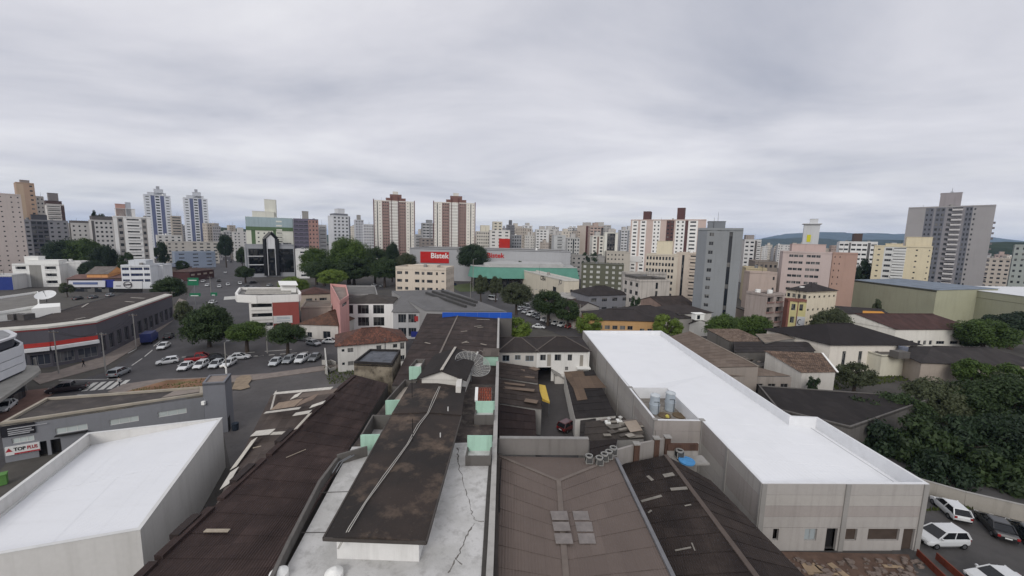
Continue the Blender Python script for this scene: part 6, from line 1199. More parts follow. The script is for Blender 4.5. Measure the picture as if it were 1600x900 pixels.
rp_ = tw_('white flats carrying a large red panel', 764, 766, 797, 359, 345, ['c6c3bd'], [W(3, .45, .4)], None, name='flats', dl=14, zoff=2); a, b = rp_.poly[0], rp_.poly[1]; L = (Vector(b)-Vector(a)).length; rp_.part('red_panel', wbox(a, b, A(788, 390.5, 345).z, A(788, 373, 345).z, .1, .6, L*.45, L), flat('b02a22', .15, .3))
tw_('cream tower with rounded rooftop house beside the red panel', 769, 771, 785, 346, 420, ['c2bba8'], [W(2, .5, .4)], None, dl=12, zoff=2)
tw_('dark grey slim tower with pointed top right of the red panel', 791, 793, 804, 351, 460, ['77787e'], [B(2, .8, .5)], None, dl=12, zoff=2, tops=((.3, .7, .3, .7, 6, wall('5d5e64', .2)),))
tw_('grey block right of the red panel', 798, 800, 815, 367, 380, ['85878b'], [W(4, .5, .5)], None, name='flats', dl=12, zoff=2)
# black glass block with pointed arch
bgb = tw_('black glass office with grey frames and a tall pointed arch', 381, 382, 459, 381, 258, ['8f9196'], [X(fr=1)], None, name='glass_office', dl=20, k=-3, zoff=1, minpx=99)
a, b = bgb.poly[0], bgb.poly[1]; L = (Vector(b)-Vector(a)).length; zt = bgb.zt; BGL = glassm('0e1013', .12, .06)
ux = lambda x: upx(a, b, x, 18)
for x0, x1, z0_, z1_ in ((388, 412, 14.6, 20.5), (388, 412, 8.8, 14.0), (388, 412, 2.5, 8.2), (435, 458, 3, 20.5)):
    bgb.part('curtain_glass', wbox(a, b, z0_, min(z1_, zt-2.4), .02, .12, ux(x0), ux(x1)), BGL)
for x in (383, 413.5, 434): bgb.part('frame_pier', wbox(a, b, 0, zt-1.5, .01, .6, ux(x)-.4, ux(x)+.4), wall('9a9ca0', .15))
for z_ in (8.2, 14.0): bgb.part('frame_beam', wbox(a, b, z_, z_+.6, .13, .5, ux(386), ux(413)), wall('b4b5b8', .1))
za = A(423, 363, 257).z; zs_ = A(423, 373, 257).z; BK = flat('17181b', .15, .5, .35)
def ptw(u, z, o): d = (Vector(b)-Vector(a)).normalized(); n_ = Vector((d.y, -d.x)); q = Vector(a)+d*u+n_*o; return Vector((q.x, q.y, z))
ul, ur, um = ux(414), ux(434), ux(424)
for o0, wd_, m_ in ((1.0, 1.1, BK),):
    arch = MB(); pts = [ptw(ul, 1.0, o0), ptw(ul, zs_, o0), ptw(um, za, o0), ptw(ur, zs_, o0), ptw(ur, 1.0, o0)]
    for p, q in zip(pts, pts[1:]): arch.bar(p, q, 1.7, 1.2, up=Vector((0, 1, 0)))
    bgb.part('arch', arch, m_)
g2 = MB(); i0, i1 = ux(418), ux(430); pts = [ptw(i0, 1, 1.2), ptw(i1, 1, 1.2), ptw(i1, zt-2.5, 1.2), ptw(i0, zt-2.5, 1.2)]; bgb.part('curtain_glass', g2.face(pts), BGL)
gbl = MB(); gbl.face([ptw(i0, zt-2.4, 1.2), ptw(i1, zt-2.4, 1.2), ptw(i1, zs_, 1.2), ptw(um, za-1.5, 1.2), ptw(i0, zs_, 1.2)]); bgb.part('arch_panel', gbl, wall('c3c4c6', .1)); 
for u_ in (i0, i1): bgb.part('arch_rib', MB().bar(ptw(u_, 1, 1.35), ptw(u_, zs_, 1.35), .35, .3, up=Vector((0, 1, 0))), wall('b4b5b8', .1))
bgb.part('arch_back', MB().prism([tuple(ptw(ul, 0, -3)[:2]), tuple(ptw(ur, 0, -3)[:2]), tuple(ptw(ur, 0, .9)[:2]), tuple(ptw(ul, 0, .9)[:2])][::1], zt+.01, zs_), BK)
for k in range(9): p = ptw(L*(.42+.06*k), 0, -6); bgb.part('roof_unit', MB().box((p.x-.6, p.y, zt+.01), (p.x+.6, p.y+1.2, zt+1.6)), METAL)
tw_('low white annex with arched gable right of the black glass office', 459, 461, 482, 389, 258, ['cfcecb'], [X(0, .25), W(1, .7, .4, .3, fr=.75)], None, name='annex', dl=14, k=-3, zoff=.5)
# distant filler blocks standing in several rows
fr2 = random.Random(21)
PALE = ['b9b7b4', 'c3c0ba', 'a9a8a8', 'bdb4a6', '9c9b9d', 'b3a79b', 'c9c7c3', 'ada295', '8f8d90', 'a58f84']
CN = {'b9b7b4': 'light grey', 'c3c0ba': 'off white', 'a9a8a8': 'mid grey', 'bdb4a6': 'cream grey', '9c9b9d': 'grey', 'b3a79b': 'beige', 'c9c7c3': 'white', 'ada295': 'tan', '8f8d90': 'dark grey', 'a58f84': 'pinkish'}
ORD = lambda i: str(i+1)+('th' if 10 <= (i+1) % 100 <= 20 else {1: 'st', 2: 'nd', 3: 'rd'}.get((i+1) % 10, 'th'))
def filler(x0, x1, n, y0, y1, D0, D1, group, label, hmin=9):
    for i in range(n):
        x = x0+(x1-x0)*(i+fr2.random())/n; D = fr2.uniform(D0, D1); w = fr2.uniform(9, 20)*FPX/D; yt = fr2.uniform(y0, y1); f = fr2.uniform(0, .45)
        yt = min(yt, hz_y(x)+(29-hmin)*FPX/D)
        c = fr2.choice(PALE); fr_spec = fr2.choice([[W(4, .5, .42)], [W(2, .4, .4), X(fr=.3), W(2, .4, .4)], [B(2, .8, .5, out=.5), X(fr=.5)], [W(3, .7, .4), ST(0, .2)], [X(fr=.3), W(3, .4, .4), X(1, .15)]])
        tw_(CN[c]+' '+label+', '+ORD(i)+' from the left', x-w/2, x-w/2+w*f, x+w/2, yt, D, [c, fr2.choice(['5f4a45', '6d6f74', c])], fr_spec, [W(3, .35, .4)], group=group, zoff=2, minpx=9, tops=(RH(c, fr2.uniform(2, 5), .3, .65),) if fr2.random() < .7 else ())
filler(800, 985, 34, 352, 385, 400, 620, 'blocks of the middle skyline', 'mid-rise block in the middle skyline')
filler(780, 985, 22, 352, 372, 650, 900, 'hazy far blocks of the middle skyline', 'hazy far tower behind the middle skyline')
filler(326, 384, 12, 348, 380, 380, 560, 'blocks above the far left street', 'small block crowding above the far left street')
filler(430, 690, 18, 352, 374, 500, 800, 'far blocks behind the big park tree', 'far block peeping above the park trees')
filler(0, 330, 20, 347, 372, 400, 640, 'far blocks of the left skyline', 'far block between the left hand towers')
filler(1165, 1260, 12, 380, 394, 420, 800, 'low far blocks below the dark hills', 'low far block under the dark blue hills')
filler(1265, 1420, 16, 381, 396, 380, 800, 'far blocks right of the bannered tower', 'low far block right of the bannered tower')
filler(1540, 1610, 18, 394, 420, 280, 600, 'houses on the far right slope', 'small house on the far right slope', 4)
filler(690, 830, 12, 362, 384, 450, 700, 'far blocks beside the twin towers', 'far block beside the twin towers')
for lb, xl, xm, xr, yt, D, c in (('brown grey flat roofed block behind the supermarket hall', 818, 820, 866, 391, 300, '6f645d'), ('small white annex right of the brown grey flat roofed block', 866, 868, 890, 396, 290, 'c4c4c2'), ('grey flat block between the olive flats and the middle skyline', 890, 893, 945, 399, 300, '8d8a86'), ('pale low block below the wide slab block', 945, 948, 985, 393, 300, 'aaa294')): tw_(lb, xl, xm, xr, yt, D, [c], [W(5, .4, .35), X(fr=.3)], None, name='low_block', dl=30, zoff=1, minpx=9)
# named blocks of the middle cluster
for lb, xl, xm, xr, yt, D, mt, fs in (
    ('white block with a slim orange patch in the middle skyline', 836, 838, 858, 358, 430, ['c6c6c4', 'b5763a'], [W(3, .6, .4), X(fr=.2)]),
    ('white tall slab with grey roof box in the middle skyline', 816, 819, 832, 352, 520, ['c9c9ca'], [W(2, .5, .4)]),
    ('pale flats with dark flat cap in front of the middle skyline', 884, 887, 906, 371, 330, ['a9a9a6', '5c5c5e'], [W(2, .5, .5), ST(0, .25), W(2, .5, .5)]),
    ('grey flats with dark balcony column in the middle skyline', 862, 866, 884, 367, 350, ['aeb0b0', '55575c'], [X(0, .3), B(1, .9, .5, fr=.5), X(0, .3)]),
    ('tall cream tower with maroon edge in the middle skyline', 902, 916, 932, 352, 430, ['b5a89b', '5f3634'], [X(1, .3), W(3, .5, .42)]),
    ('tall grey stepped tower at the peak of the middle skyline', 918, 922, 955, 351, 460, ['aaa9a7'], [W(3, .5, .45), X(fr=.15), B(2, .8, .5)]),
    ('cream tower with brown window strips right of the stepped tower', 922, 926, 944, 368, 340, ['c9c6bc', '7c655c'], [W(1, .5, .5), X(1, .4), W(1, .5, .5)]),
    ('cream framed flats with dark centre right of the stepped tower', 943, 945, 966, 363, 335, ['cac9bd', '4a4848'], [X(0, .2), W(3, .8, .8, .1, m=1, fr=.6), X(0, .2)]),
    ('pale grey tower left of the wide slab block', 966, 969, 983, 359, 430, ['b7b9bb', '70757d'], [X(1, .2), W(2, .7, .4), X(1, .2)])):
    tw_(lb, xl, xm, xr, yt, D, mt, fs, None, dl=14, zoff=2, minpx=9, tops=(RH('a9a5a0', 4),))
# hills
def ridge(name, x0, x1, D, ys, mat, seed, thick=900, base=-.5):
    r = random.Random(seed); b = MB(); n = 90; top = []
    for i in range(n+1):
        f = i/n; x = x0+(x1-x0)*f; k = f*(len(ys)-1); j = min(int(k), len(ys)-2); g = k-j; g = g*g*(3-2*g)
        y = ys[j]*(1-g)+ys[j+1]*g+r.uniform(-.5, .5); p = A(x, y, D); top.append(p)
    rows = []
    for s_ in range(9):
        q = s_/8; h = math.sin(math.pi*min(q*1.0, 1)) if s_ not in (0, 8) else 0
        rows.append([Vector((p.x, p.y+(q-.5)*thick*1.3, base+(p.z-base)*h*(1+(r.uniform(-.06, .06) if s_ not in (4,) else 0)))) for p in top])
    for ra, rb_ in zip(rows, rows[1:]):
        for i in range(n): b.face([ra[i], ra[i+1], rb_[i+1], rb_[i]])
    struct(name, b, mat)
FOR = flat('2c3a24', .5, .02, .95, 0)
ridge('hill', 1120, 1310, 3600, [388, 376, 374, 376, 373.5, 372.5, 374, 371, 373, 378, 386], FOR, 1, 1100)
ridge('mountain', 1180, 1560, 7000, [384, 372, 364, 362.5, 365, 364, 366, 365, 367, 369, 372, 379], FOR, 2, 2500)
ridge('hill', 1330, 1460, 3000, [386, 378, 374.5, 376, 377, 380, 388], FOR, 6, 1500)
ridge('hill', 1500, 1760, 900, [398, 380, 378, 378.5, 377, 378, 382, 396], FOR, 3, 420)
ridge('hill', 60, 420, 900, [368, 360, 352, 350, 351, 352, 354, 360, 368], FOR, 4, 500)
ridge('hill', 380, 1000, 2600, [372, 369, 367, 366, 368, 369, 368, 372, 376], FOR, 5, 1200)
# ================================================================ trees
def leafmat(name, a, b):
    m, t, bs = newmat(name); at = t.nodes.new('ShaderNodeAttribute'); at.attribute_name = 'tint'
    oi = t.nodes.new('ShaderNodeObjectInfo')
    x = _mixc(t, at.outputs['Fac'], lin(a), lin(b)); x = _mixc(t, mth('MULTIPLY', oi.outputs['Random'], .35, tree=t), x, tuple(v*.6 for v in lin(a)))
    t.links.new(x, bs.inputs['Base Color']); bs.inputs['Roughness'].default_value = .6; bs.inputs['Specular IOR Level'].default_value = .3
    tr_ = t.nodes.new('ShaderNodeBsdfTranslucent'); t.links.new(x, tr_.inputs[0]); mx_ = t.nodes.new('ShaderNodeMixShader'); mx_.inputs[0].default_value = .25
    o = [n for n in t.nodes if n.type == 'OUTPUT_MATERIAL'][0]; t.links.new(bs.outputs[0], mx_.inputs[1]); t.links.new(tr_.outputs[0], mx_.inputs[2]); t.links.new(mx_.outputs[0], o.inputs[0]); return m
LEAF = {'d': leafmat('leaf_dark', '263420', '46592f'), 'm': leafmat('leaf_green', '32461f', '5c7231'), 'l': leafmat('leaf_light', '4d6326', '7d8f3c'), 'o': leafmat('leaf_olive', '3f4630', '5c6346'), 'b': leafmat('leaf_bluegreen', '202e22', '3a4d30')}
BARK = flat('4a4038', .4, 3)
def crown_mesh(seed, nl, ls, K, flat_=.75, gap=.0):
    r = random.Random(seed); vs = []; fs = []; tint = []
    cl = []
    for i in range(K):
        while True:
            p = Vector((r.uniform(-1, 1), r.uniform(-1, 1), r.uniform(-1, 1)))
            if p.length < 1: break
        p = p.normalized()*(p.length**.45)*.74
        if p.z < -.45: p.z *= .5
        cl.append((Vector((p.x, p.y, p.z*flat_)), r.uniform(.13, .34), r.random()))
    for i in range(nl):
        c, rad, tn = cl[r.randrange(K)]
        d = Vector((r.gauss(0, 1), r.gauss(0, 1), r.gauss(.25, .9))).normalized()*rad*(r.random()**.4)*1.05; d.z *= .75
        p = c+d; n = (d.normalized()*.8+Vector((r.gauss(0, .5), r.gauss(0, .5), .35+r.gauss(0, .5)))).normalized()
        a = n.cross(Vector((r.gauss(0, 1), r.gauss(0, 1), r.gauss(0, 1)))).normalized(); b = n.cross(a); s1 = ls*r.uniform(.6, 1.4); s2 = s1*r.uniform(.45, .75)
        k = len(vs); vs += [p-a*s1, p+b*s2*.8-a*s1*.1, p+a*s1, p-b*s2*.8+a*s1*.1]; fs.append((k, k+1, k+2, k+3)); tint.append(min(1, max(0, .45*tn+.55*r.random())))
    me = bpy.data.meshes.new('crown'); me.from_pydata([tuple(v) for v in vs], [], fs); at = me.attributes.new('tint', 'FLOAT', 'FACE'); at.data.foreach_set('value', tint); me.materials.append(LEAF['m']); me.update(); return me
CROWN = {'s': [crown_mesh(i, 2600, .10, 24, .85) for i in range(3)], 'm': [crown_mesh(10+i, 9500, .058, 46, .8) for i in range(3)], 'l': [crown_mesh(20+i, 24000, .037, 85, .8) for i in range(3)], 'x': [crown_mesh(30+i, 34000, .03, 115, .85) for i in range(3)]}
tr3 = random.Random(5)
def tree(label, px, ytop, D, wpx, hue='m', cat='tree', crown_h=None, size=None, name='tree', group=None, base_z=0, dk=1.0, clear=None):
    p = A(px, ytop, D); Ht = max(2.0, p.z-base_z); rad = wpx*D/FPX/2; base = Vector((p.x, p.y, base_z))
    th = Thing(name, label, cat, base, group); ch = crown_h if crown_h else min(max(Ht*.44, rad*.7), rad*2.4)
    size = size or ('s' if rad < 2.6 else 'm' if rad < 5 else 'l' if rad < 8 else 'x')
    me = tr3.choice(CROWN[size]); cz_ = base_z+Ht-ch
    o = link('crown', me, th.o, Vector((p.x, p.y, cz_))-th.loc, tr3.uniform(0, 6.28)); o.scale = (rad*tr3.uniform(.92, 1.08), rad*tr3.uniform(.92, 1.08), ch/.85); o['kind'] = 'stuff'
    o.material_slots[0].link = 'OBJECT'; o.material_slots[0].material = LEAF[hue]
    tb_ = MB(); r0 = max(.12, rad*.07); mid = Vector((p.x+tr3.uniform(-.2, .2), p.y, max(base_z+.4, cz_-ch*.55))); tb_.cyl(base, mid, r0*1.25, r0*.85, 8)
    for k in range(5):
        a = k*1.256+tr3.uniform(-.3, .3); e = Vector((p.x+math.cos(a)*rad*.55, p.y+math.sin(a)*rad*.55, cz_+tr3.uniform(-.1, .35)*ch)); m2 = mid.lerp(e, .5)+Vector((0, 0, ch*.08)); tb_.cyl(mid, m2, r0*.6, r0*.4, 6).cyl(m2, e, r0*.4, r0*.12, 5)
    tb_.cyl(mid, Vector((p.x, p.y, cz_+ch*.4)), r0*.7, r0*.2, 6)
    th.part('trunk', tb_, BARK); return th
# park behind the cream block
for lb, px, yt, D, w, h in (('big dark park tree, leftmost of the clump left of the twin towers', 492, 383, 228, 52, 'm'), ('tallest park tree of the clump below the left twin tower', 543, 366, 232, 74, 'm'), ('park tree right of the tallest one in the clump', 585, 381, 232, 50, 'd'), ('low park tree in front of the clump, nearest the arch office', 505, 402, 222, 60, 'd'), ('round park tree in the middle front of the clump', 552, 398, 222, 66, 'd'), ('park tree at the right front of the clump above the cream block', 600, 400, 222, 50, 'd'), ('park tree half hidden behind the cream block roof', 635, 392, 230, 44, 'o'), ('feathery tall tree before the foot of the left twin tower', 612, 374, 250, 26, 'b')): tree(lb, px, yt, D, w, h)
tree('light green spreading tree left of the pair in front of the park', 458, 430, 200, 50, 'l'); tree('light green domed tree right of the pair in front of the park', 519, 418, 204, 46, 'l')
tree('round very dark tree in front of the grey supermarket hall', 739, 378, 246, 54, 'b', crown_h=10)
for lb, px, yt, D, w, h in (('big dark tree left half of the clump left of the white apartment block', 98, 370, 232, 56, 'b'), ('big dark tree in the middle of the clump left of the white apartment block', 130, 369, 236, 56, 'm'), ('dark tree right end of the clump touching the white apartment block', 160, 378, 218, 40, 'b'), ('small dark tree beside the orange gable', 143, 404, 205, 36, 'b'), ('small tree before the foot of the white apartment block', 195, 390, 212, 22, 'd'), ('dark tree between the white apartment block and the cream block', 250, 373, 260, 22, 'b'), ('tree hanging over the road by the round emblem sign', 262, 430, 150, 50, 'd'), ('little tree among the parked cars by the far left shops', 284, 405, 270, 18, 'd'), ('dark street tree left of the black glass office', 382, 413, 228, 34, 'd'), ('street tree halfway up the far left street', 377, 384, 300, 18, 'd'), ('tree on the slope below the left skyline', 350, 361, 330, 24, 'b')): tree(lb, px, yt, D, w, h)
tree('large dark tree over the parked white cars at the crossroads', 322, 471, 96, 78, 'd', crown_h=6.5); tree('bright green tree left of the pair in front of the red and white block', 383, 500, 92, 70, 'm', crown_h=3.0); tree('dark green tree right of the pair in front of the red and white block', 447, 502, 91, 66, 'd', crown_h=3.2); tree('small loose tree behind the large crossroads tree', 285, 466, 110, 30, 'o')
for lb, px, yt, D, w, h in (('street tree with loose crown left of the big one by the parked cars', 808, 437, 148, 54, 'o'), ('large dark street tree beside the row of parked cars', 858, 448, 130, 66, 'd'), ('dark street tree overhanging the end of the parked cars', 888, 466, 126, 46, 'd'), ('light green shrub tree left of the parked cars behind the blue board', 806, 494, 103, 56, 'l'), ('yellow green street tree at the left end of the orange store', 920, 487, 112, 50, 'l'), ('light green tree in front of the orange store', 1045, 488, 108, 54, 'l'), ('dark bushy tree left half of the pair below the grey tower', 1132, 488, 106, 62, 'm'), ('dark bushy tree right half of the pair below the grey tower', 1178, 487, 108, 66, 'm'), ('grey olive tree in front of the cream school block', 1302, 477, 108, 58, 'o'), ('small tree by the green warehouse wall', 1374, 466, 150, 18, 'o'), ('small tree at the teal hall corner, left one', 752, 428, 178, 26, 'o'), ('small tree at the teal hall corner, right one', 775, 430, 178, 28, 'o'), ('thin tree in front of the stained white flats', 994, 459, 140, 18, 'b'), ('dark trees beneath the middle skyline, left one', 916, 391, 300, 16, 'b'), ('dark trees beneath the middle skyline, right one', 929, 392, 300, 18, 'b'), ('dark tree beneath the white flats with brown rooftop box', 1353, 402, 220, 26, 'b'), ('low tree left of the middle skyline roofs', 812, 405, 250, 14, 'd')): tree(lb, px, yt, D, w, h)
for lb, px, yt, D, w, h, chh in (('garden shrub tree before the clay tile roofed house', 1273, 585, 70, 20, 'b', None), ('loose garden tree before the long pale house', 1340, 564, 74, 62, 'o', 3), ('tree behind the dark right roof near the white hall', 1545, 494, 100, 90, 'm', 5), ('darker tree at the right edge below the white roofed warehouse', 1590, 482, 112, 80, 'b', 5), ('tree beside the end of the white hall with red brown roof', 1510, 508, 105, 40, 'd', None), ('garden tree on the left in front of the dark right roof', 1525, 558, 76, 56, 'm', 3.5), ('garden tree at the right edge in front of the dark right roof', 1590, 565, 72, 70, 'm', 4)): tree(lb, px, yt, D, w, h, crown_h=chh)
BIG = [('near tree at the far left end of the big dark grove', 1352, 618, 61, 96, 'd'), ('near tree second from the left in the back of the big dark grove', 1415, 606, 62, 100, 'd'), ('tallest tree in the back middle of the big dark grove', 1470, 588, 64, 96, 'o'), ('back tree of the big dark grove below the garden trees', 1530, 592, 62, 100, 'd'), ('back tree of the big dark grove at the right picture edge', 1592, 582, 60, 110, 'd'),
       ('front tree at the left end of the big dark grove', 1386, 655, 53, 110, 'b'), ('front tree left of the middle in the big dark grove', 1446, 650, 51, 116, 'd'), ('front tree right of the middle in the big dark grove', 1512, 646, 51, 110, 'b'), ('front tree of the big dark grove at the right picture edge', 1580, 640, 50, 130, 'b'), ('low front tree over the car park wall, left', 1478, 700, 46, 100, 'b'), ('low front tree over the car park wall, right', 1556, 700, 46, 120, 'd'), ('low front tree over the car park wall beyond the frame', 1640, 690, 46, 120, 'd'), ('bamboo-like pale tree at the top of the big dark grove', 1572, 576, 68, 60, 'o')]
for lb, px, yt, D, w, h in BIG: tree(lb, px, yt, D, w, h, crown_h=5.0)
for lb, px, yt, D, w in (('dark pine on the left skyline hill, left', 146, 327, 330, 10), ('dark pine on the left skyline hill, right', 157, 331, 330, 14)): tree(lb, px, yt, D, w, 'b', crown_h=10)
tree('palm-like small tree beside the white annex', 103, 440, 165, 20, 'o', crown_h=3)
gr = MB(); r5 = random.Random(9)
for pts, n in (([(196, 612), (330, 592), (345, 604), (250, 622)], 700), ([(1420, 800), (1500, 790), (1640, 800), (1640, 790)], 500), ([(505, 575), (560, 575), (555, 600), (515, 600)], 500), ([(1300, 610), (1460, 590), (1460, 570), (1300, 590)], 2200)):
    c = [G(x, y, 0) for x, y in pts]
    for k in range(n):
        p = bil(c, r5.random(), r5.random()); a = r5.uniform(0, 6.28); h = r5.uniform(.15, .5); w = Vector((math.cos(a), math.sin(a), 0))*h*.35; gr.face([p-w, p+w, p+w*.3+Vector((r5.uniform(-.1, .1), r5.uniform(-.1, .1), h))])
tag(solo('weeds', gr, flat('55602f', .5, 2, .9, 0), 'patches of weeds on bare ground and garden edges', 'weeds', loc=(0, 0, 0)), kind='stuff')
# ================================================================ vehicles
TYRE = flat('161616', .2, 4, .8); RIM = flat('8f9194', .2, 4, .35, .05, .8); CGL = glassm('15181c', 0, .06); HL = paint('d5d6d4', .2); TLT = paint('8a1a1a', .25); BLK = flat('1a1a1b', .2, 3, .6)
def loft(b, st, m=0):
    rings = []
    for x, zb, zt, hw, top in st: rings.append([(x, hw*.86, zb), (x, hw, zb+(zt-zb)*.28), (x, hw, zb+(zt-zb)*.7), (x, hw*top, zt), (x, -hw*top, zt), (x, -hw, zb+(zt-zb)*.7), (x, -hw, zb+(zt-zb)*.28), (x, -hw*.86, zb)])
    i = len(b.v); n = 8
    for r in rings: b.v += r
    for k in range(len(rings)-1):
        for j in range(n): b.f.append((i+k*n+j, i+(k+1)*n+j, i+(k+1)*n+(j+1) % n, i+k*n+(j+1) % n)); b.m.append(m)
    b.f.append(tuple(i+j for j in range(n))); b.m.append(m); k = i+(len(rings)-1)*n; b.f.append(tuple(k+n-1-j for j in range(n))); b.m.append(m)
KIND = {  # length, half width, height, cabin (rear base, rear top, front top, front base), belt
 'hatch': (3.95, .84, 1.50, (-1.88, -1.50, .15, 1.02), .93), 'sedan': (4.4, .86, 1.45, (-1.55, -.95, .2, 1.1), .92), 'suv': (4.3, .9, 1.66, (-2.05, -1.75, .25, 1.15), 1.05), 'pickup': (5.2, .93, 1.75, (-.75, -.6, .7, 1.55), 1.08), 'van': (5.0, .95, 2.2, (-2.45, -2.38, 1.3, 2.15), 1.15)}
_cars = {}
def car_proto(kind, col, fine):
    L, hw, Hh_, (rb0, rt0, ft0, fb0), belt = KIND[kind]; x0, x1 = -L/2, L/2; PM = paint(col, .28)
    root = bpy.data.objects.new('parked_car' if kind != 'pickup' else 'pickup_truck', None); COL.objects.link(root); root.empty_display_size = .3
    b = MB(); hood = belt-.12
    tail = belt if kind in ('hatch', 'suv', 'van') else belt-.04
    loft(b, [(x0, .42, tail-.22, hw*.86, .9), (x0+.12, .28, tail-.04, hw*.95, .93), (x0+.55, .22, tail, hw, .93), (-.3, .2, belt, hw, .93), (fb0-.1, .2, belt-.01, hw, .93), (x1-.75, .22, hood, hw*.99, .92), (x1-.2, .27, hood-.12, hw*.92, .9), (x1, .38, hood-.28, hw*.78, .88)])
    link('body', b.mesh('body', PM, smooth=False), root)
    g = MB(); wb, wt = hw*.91, hw*.74; zb, zt = belt-.02, Hh_-.03
    B4 = [(rb0, wb), (fb0, wb)]; P = {'a': (rb0, wb, zb), 'b': (fb0, wb, zb), 'c': (ft0, wt, zt), 'd': (rt0, wt, zt)}; Qm = {k: (v[0], -v[1], v[2]) for k, v in P.items()}
    g.face([P['a'], P['d'], P['c'], P['b']][::-1]); g.face([Qm['a'], Qm['b'], Qm['c'], Qm['d']]); g.face([P['b'], Qm['b'], Qm['c'], P['c']][::-1]); g.face([P['a'], P['d'], Qm['d'], Qm['a']][::-1])
    link('window_glass', g.mesh('window_glass', CGL), root)
    r = MB(); r.add([(rt0-.12, wt+.03, zt), (ft0+.08, wt+.03, zt), (ft0+.08, -wt-.03, zt), (rt0-.12, -wt-.03, zt), (rt0, wt*.9, zt+.06), (ft0-.1, wt*.9, zt+.06), (ft0-.1, -wt*.9, zt+.06), (rt0, -wt*.9, zt+.06)], [(4,7,6,5),(0,4,5,1),(1,5,6,2),(2,6,7,3),(3,7,4,0),(0,1,2,3)])
    for s_ in (1, -1):
        for (xa, xb_, w_) in ((rb0, rt0, .16), (fb0, ft0, .09)): r.bar((xa, s_*(wb+.01), zb), (xb_, s_*(wt+.015), zt), .09, w_)
        xm_ = (rb0+fb0)/2; r.bar((xm_, s_*(wb+.01), zb), ((rt0+ft0)/2, s_*(wt+.015), zt), .05, .09)
    for f in r.f: pass
    link('roof_panel', r.mesh('roof_panel', PM), root)
    wme = _cars.get('wheel')
    if wme is None:
        w = MB(); w.cyl((0, -.1, 0), (0, .1, 0), .31, n=14, m=0); w.cyl((0, -.112, 0), (0, .112, 0), .19, n=10, m=1); wme = w.mesh('wheel', [TYRE, RIM]); _cars['wheel'] = wme
    for sx_ in (x0+.72, x1-.8):
        for s_ in (1, -1): link('wheel', wme, root, (sx_, s_*(hw-.09), .31))
    if fine:
        for s_ in (1, -1):
            link('headlight', MB().box((x1-.28, s_*hw*.66-.16, hood-.30), (x1-.04, s_*hw*.66+.16, hood-.17)).mesh('headlight', HL), root); link('tail_light', MB().box((x0-.01, s_*hw*.76-.12, tail-.32), (x0+.12, s_*hw*.76+.1, tail-.1)).mesh('tail_light', TLT), root)
            link('mirror', MB().box((fb0-.25, s_*(hw+.08)-.09, belt+.02), (fb0-.1, s_*(hw+.08)+.09, belt+.16)).mesh('mirror', PM), root)
        link('number_plate', MB().box((x0-.02, -.25, .5), (x0+.02, .25, .62)).mesh('number_plate', HL), root); link('bumper', MB().box((x0-.02, -hw*.8, .3), (x0+.08, hw*.8, .44)).mesh('bumper', BLK), root); link('grille', MB().box((x1-.1, -hw*.5, .4), (x1+.02, hw*.5, .52)).mesh('grille', BLK), root)
    if kind == 'pickup': link('cargo_bed', MB().box((x0+.15, -hw*.8, belt+.002), (rb0-.05, hw*.8, belt+.03)).mesh('cargo_bed', BLK), root)
    return root
def car(label, px, py, hx, hy, kind='hatch', col='c9cbcc', fine=True, group=None, z=.04, name=None):
    key = (kind, col, fine)
    p = G(px, py, z); q = G(hx, hy, z); rz = math.atan2(q.y-p.y, q.x-p.x)
    if key not in _cars: _cars[key] = root = car_proto(*key); first = True
    else: root = copy_tree(_cars[key])
    if name: root.name = name
    root.location = p; root.rotation_euler = (0, 0, rz); tag(root, label, 'car' if kind not in ('van', 'pickup') else kind, group); return root
Wc, Sv, Bk, Gy, Rd, Bu = 'c9cbcc', '8f9396', '17181a', '55585b', '8f1f22', '2a3a66'
car('white hatchback seen from behind beside the car park wall', 1483, 801, 1465, 785, 'hatch', Wc); car('white crossover with grey roof facing the white building corner', 1468, 848, 1445, 848, 'suv', Wc); car('black sedan with pale plate in the right hand car park', 1554, 828, 1539, 812, 'sedan', Bk); car('dark car cut off by the right picture edge', 1606, 842, 1590, 826, 'sedan', '1c2426'); car('white car whose roof just shows at the bottom right', 1560, 915, 1530, 912, 'sedan', Wc)
car('dark red car parked in the courtyard beside the dark lean-to', 888, 670, 902, 663, 'hatch', '4d1719')
gl = 'cars in the crossroads lot'
for lb, px, py, hx, hy, k, c in (
 ('white hatchback parked across the lot, left of the front row', 262, 568, 240, 571, 'hatch', Wc), ('white sedan first from the left in the front row of the lot', 291, 576, 281, 582, 'sedan', Wc), ('white hatchback second from the left in the front row of the lot', 314, 574, 304, 580, 'hatch', Wc), ('silver white hatchback third from the left in the front row of the lot', 338, 573, 328, 579, 'hatch', 'b2b6b9'), ('white hatchback fourth from the left half hidden by a post', 358, 571, 348, 577, 'hatch', Wc), ('red pickup in the second row of the lot', 312, 563, 330, 561, 'pickup', Rd), ('black car behind the white row in the lot', 338, 562, 350, 560, 'sedan', Bk), ('white coupe at the end of the second row', 374, 561, 386, 560, 'sedan', Wc),
 ('silver car first from the left in the right hand group of four', 431, 569, 423, 575, 'sedan', 'b2b6b9'), ('silver car second from the left in the right hand group of four', 451, 566, 443, 572, 'hatch', Sv), ('white pickup third in the right hand group of four', 473, 564, 464, 570, 'pickup', Wc), ('dark grey car last of the right hand group of four', 492, 562, 484, 568, 'sedan', Gy),
 ('silver sedan crossing the street below the trees', 490, 539, 500, 541, 'sedan', Sv), ('white car cut by the shabby house wall', 517, 536, 526, 536, 'sedan', Wc), ('grey car in the shade at the cottage front', 474, 532, 484, 533, 'sedan', Gy)):
    car(lb, px, py, hx, hy, k, c, True, gl)
gs = 'cars on the left streets'
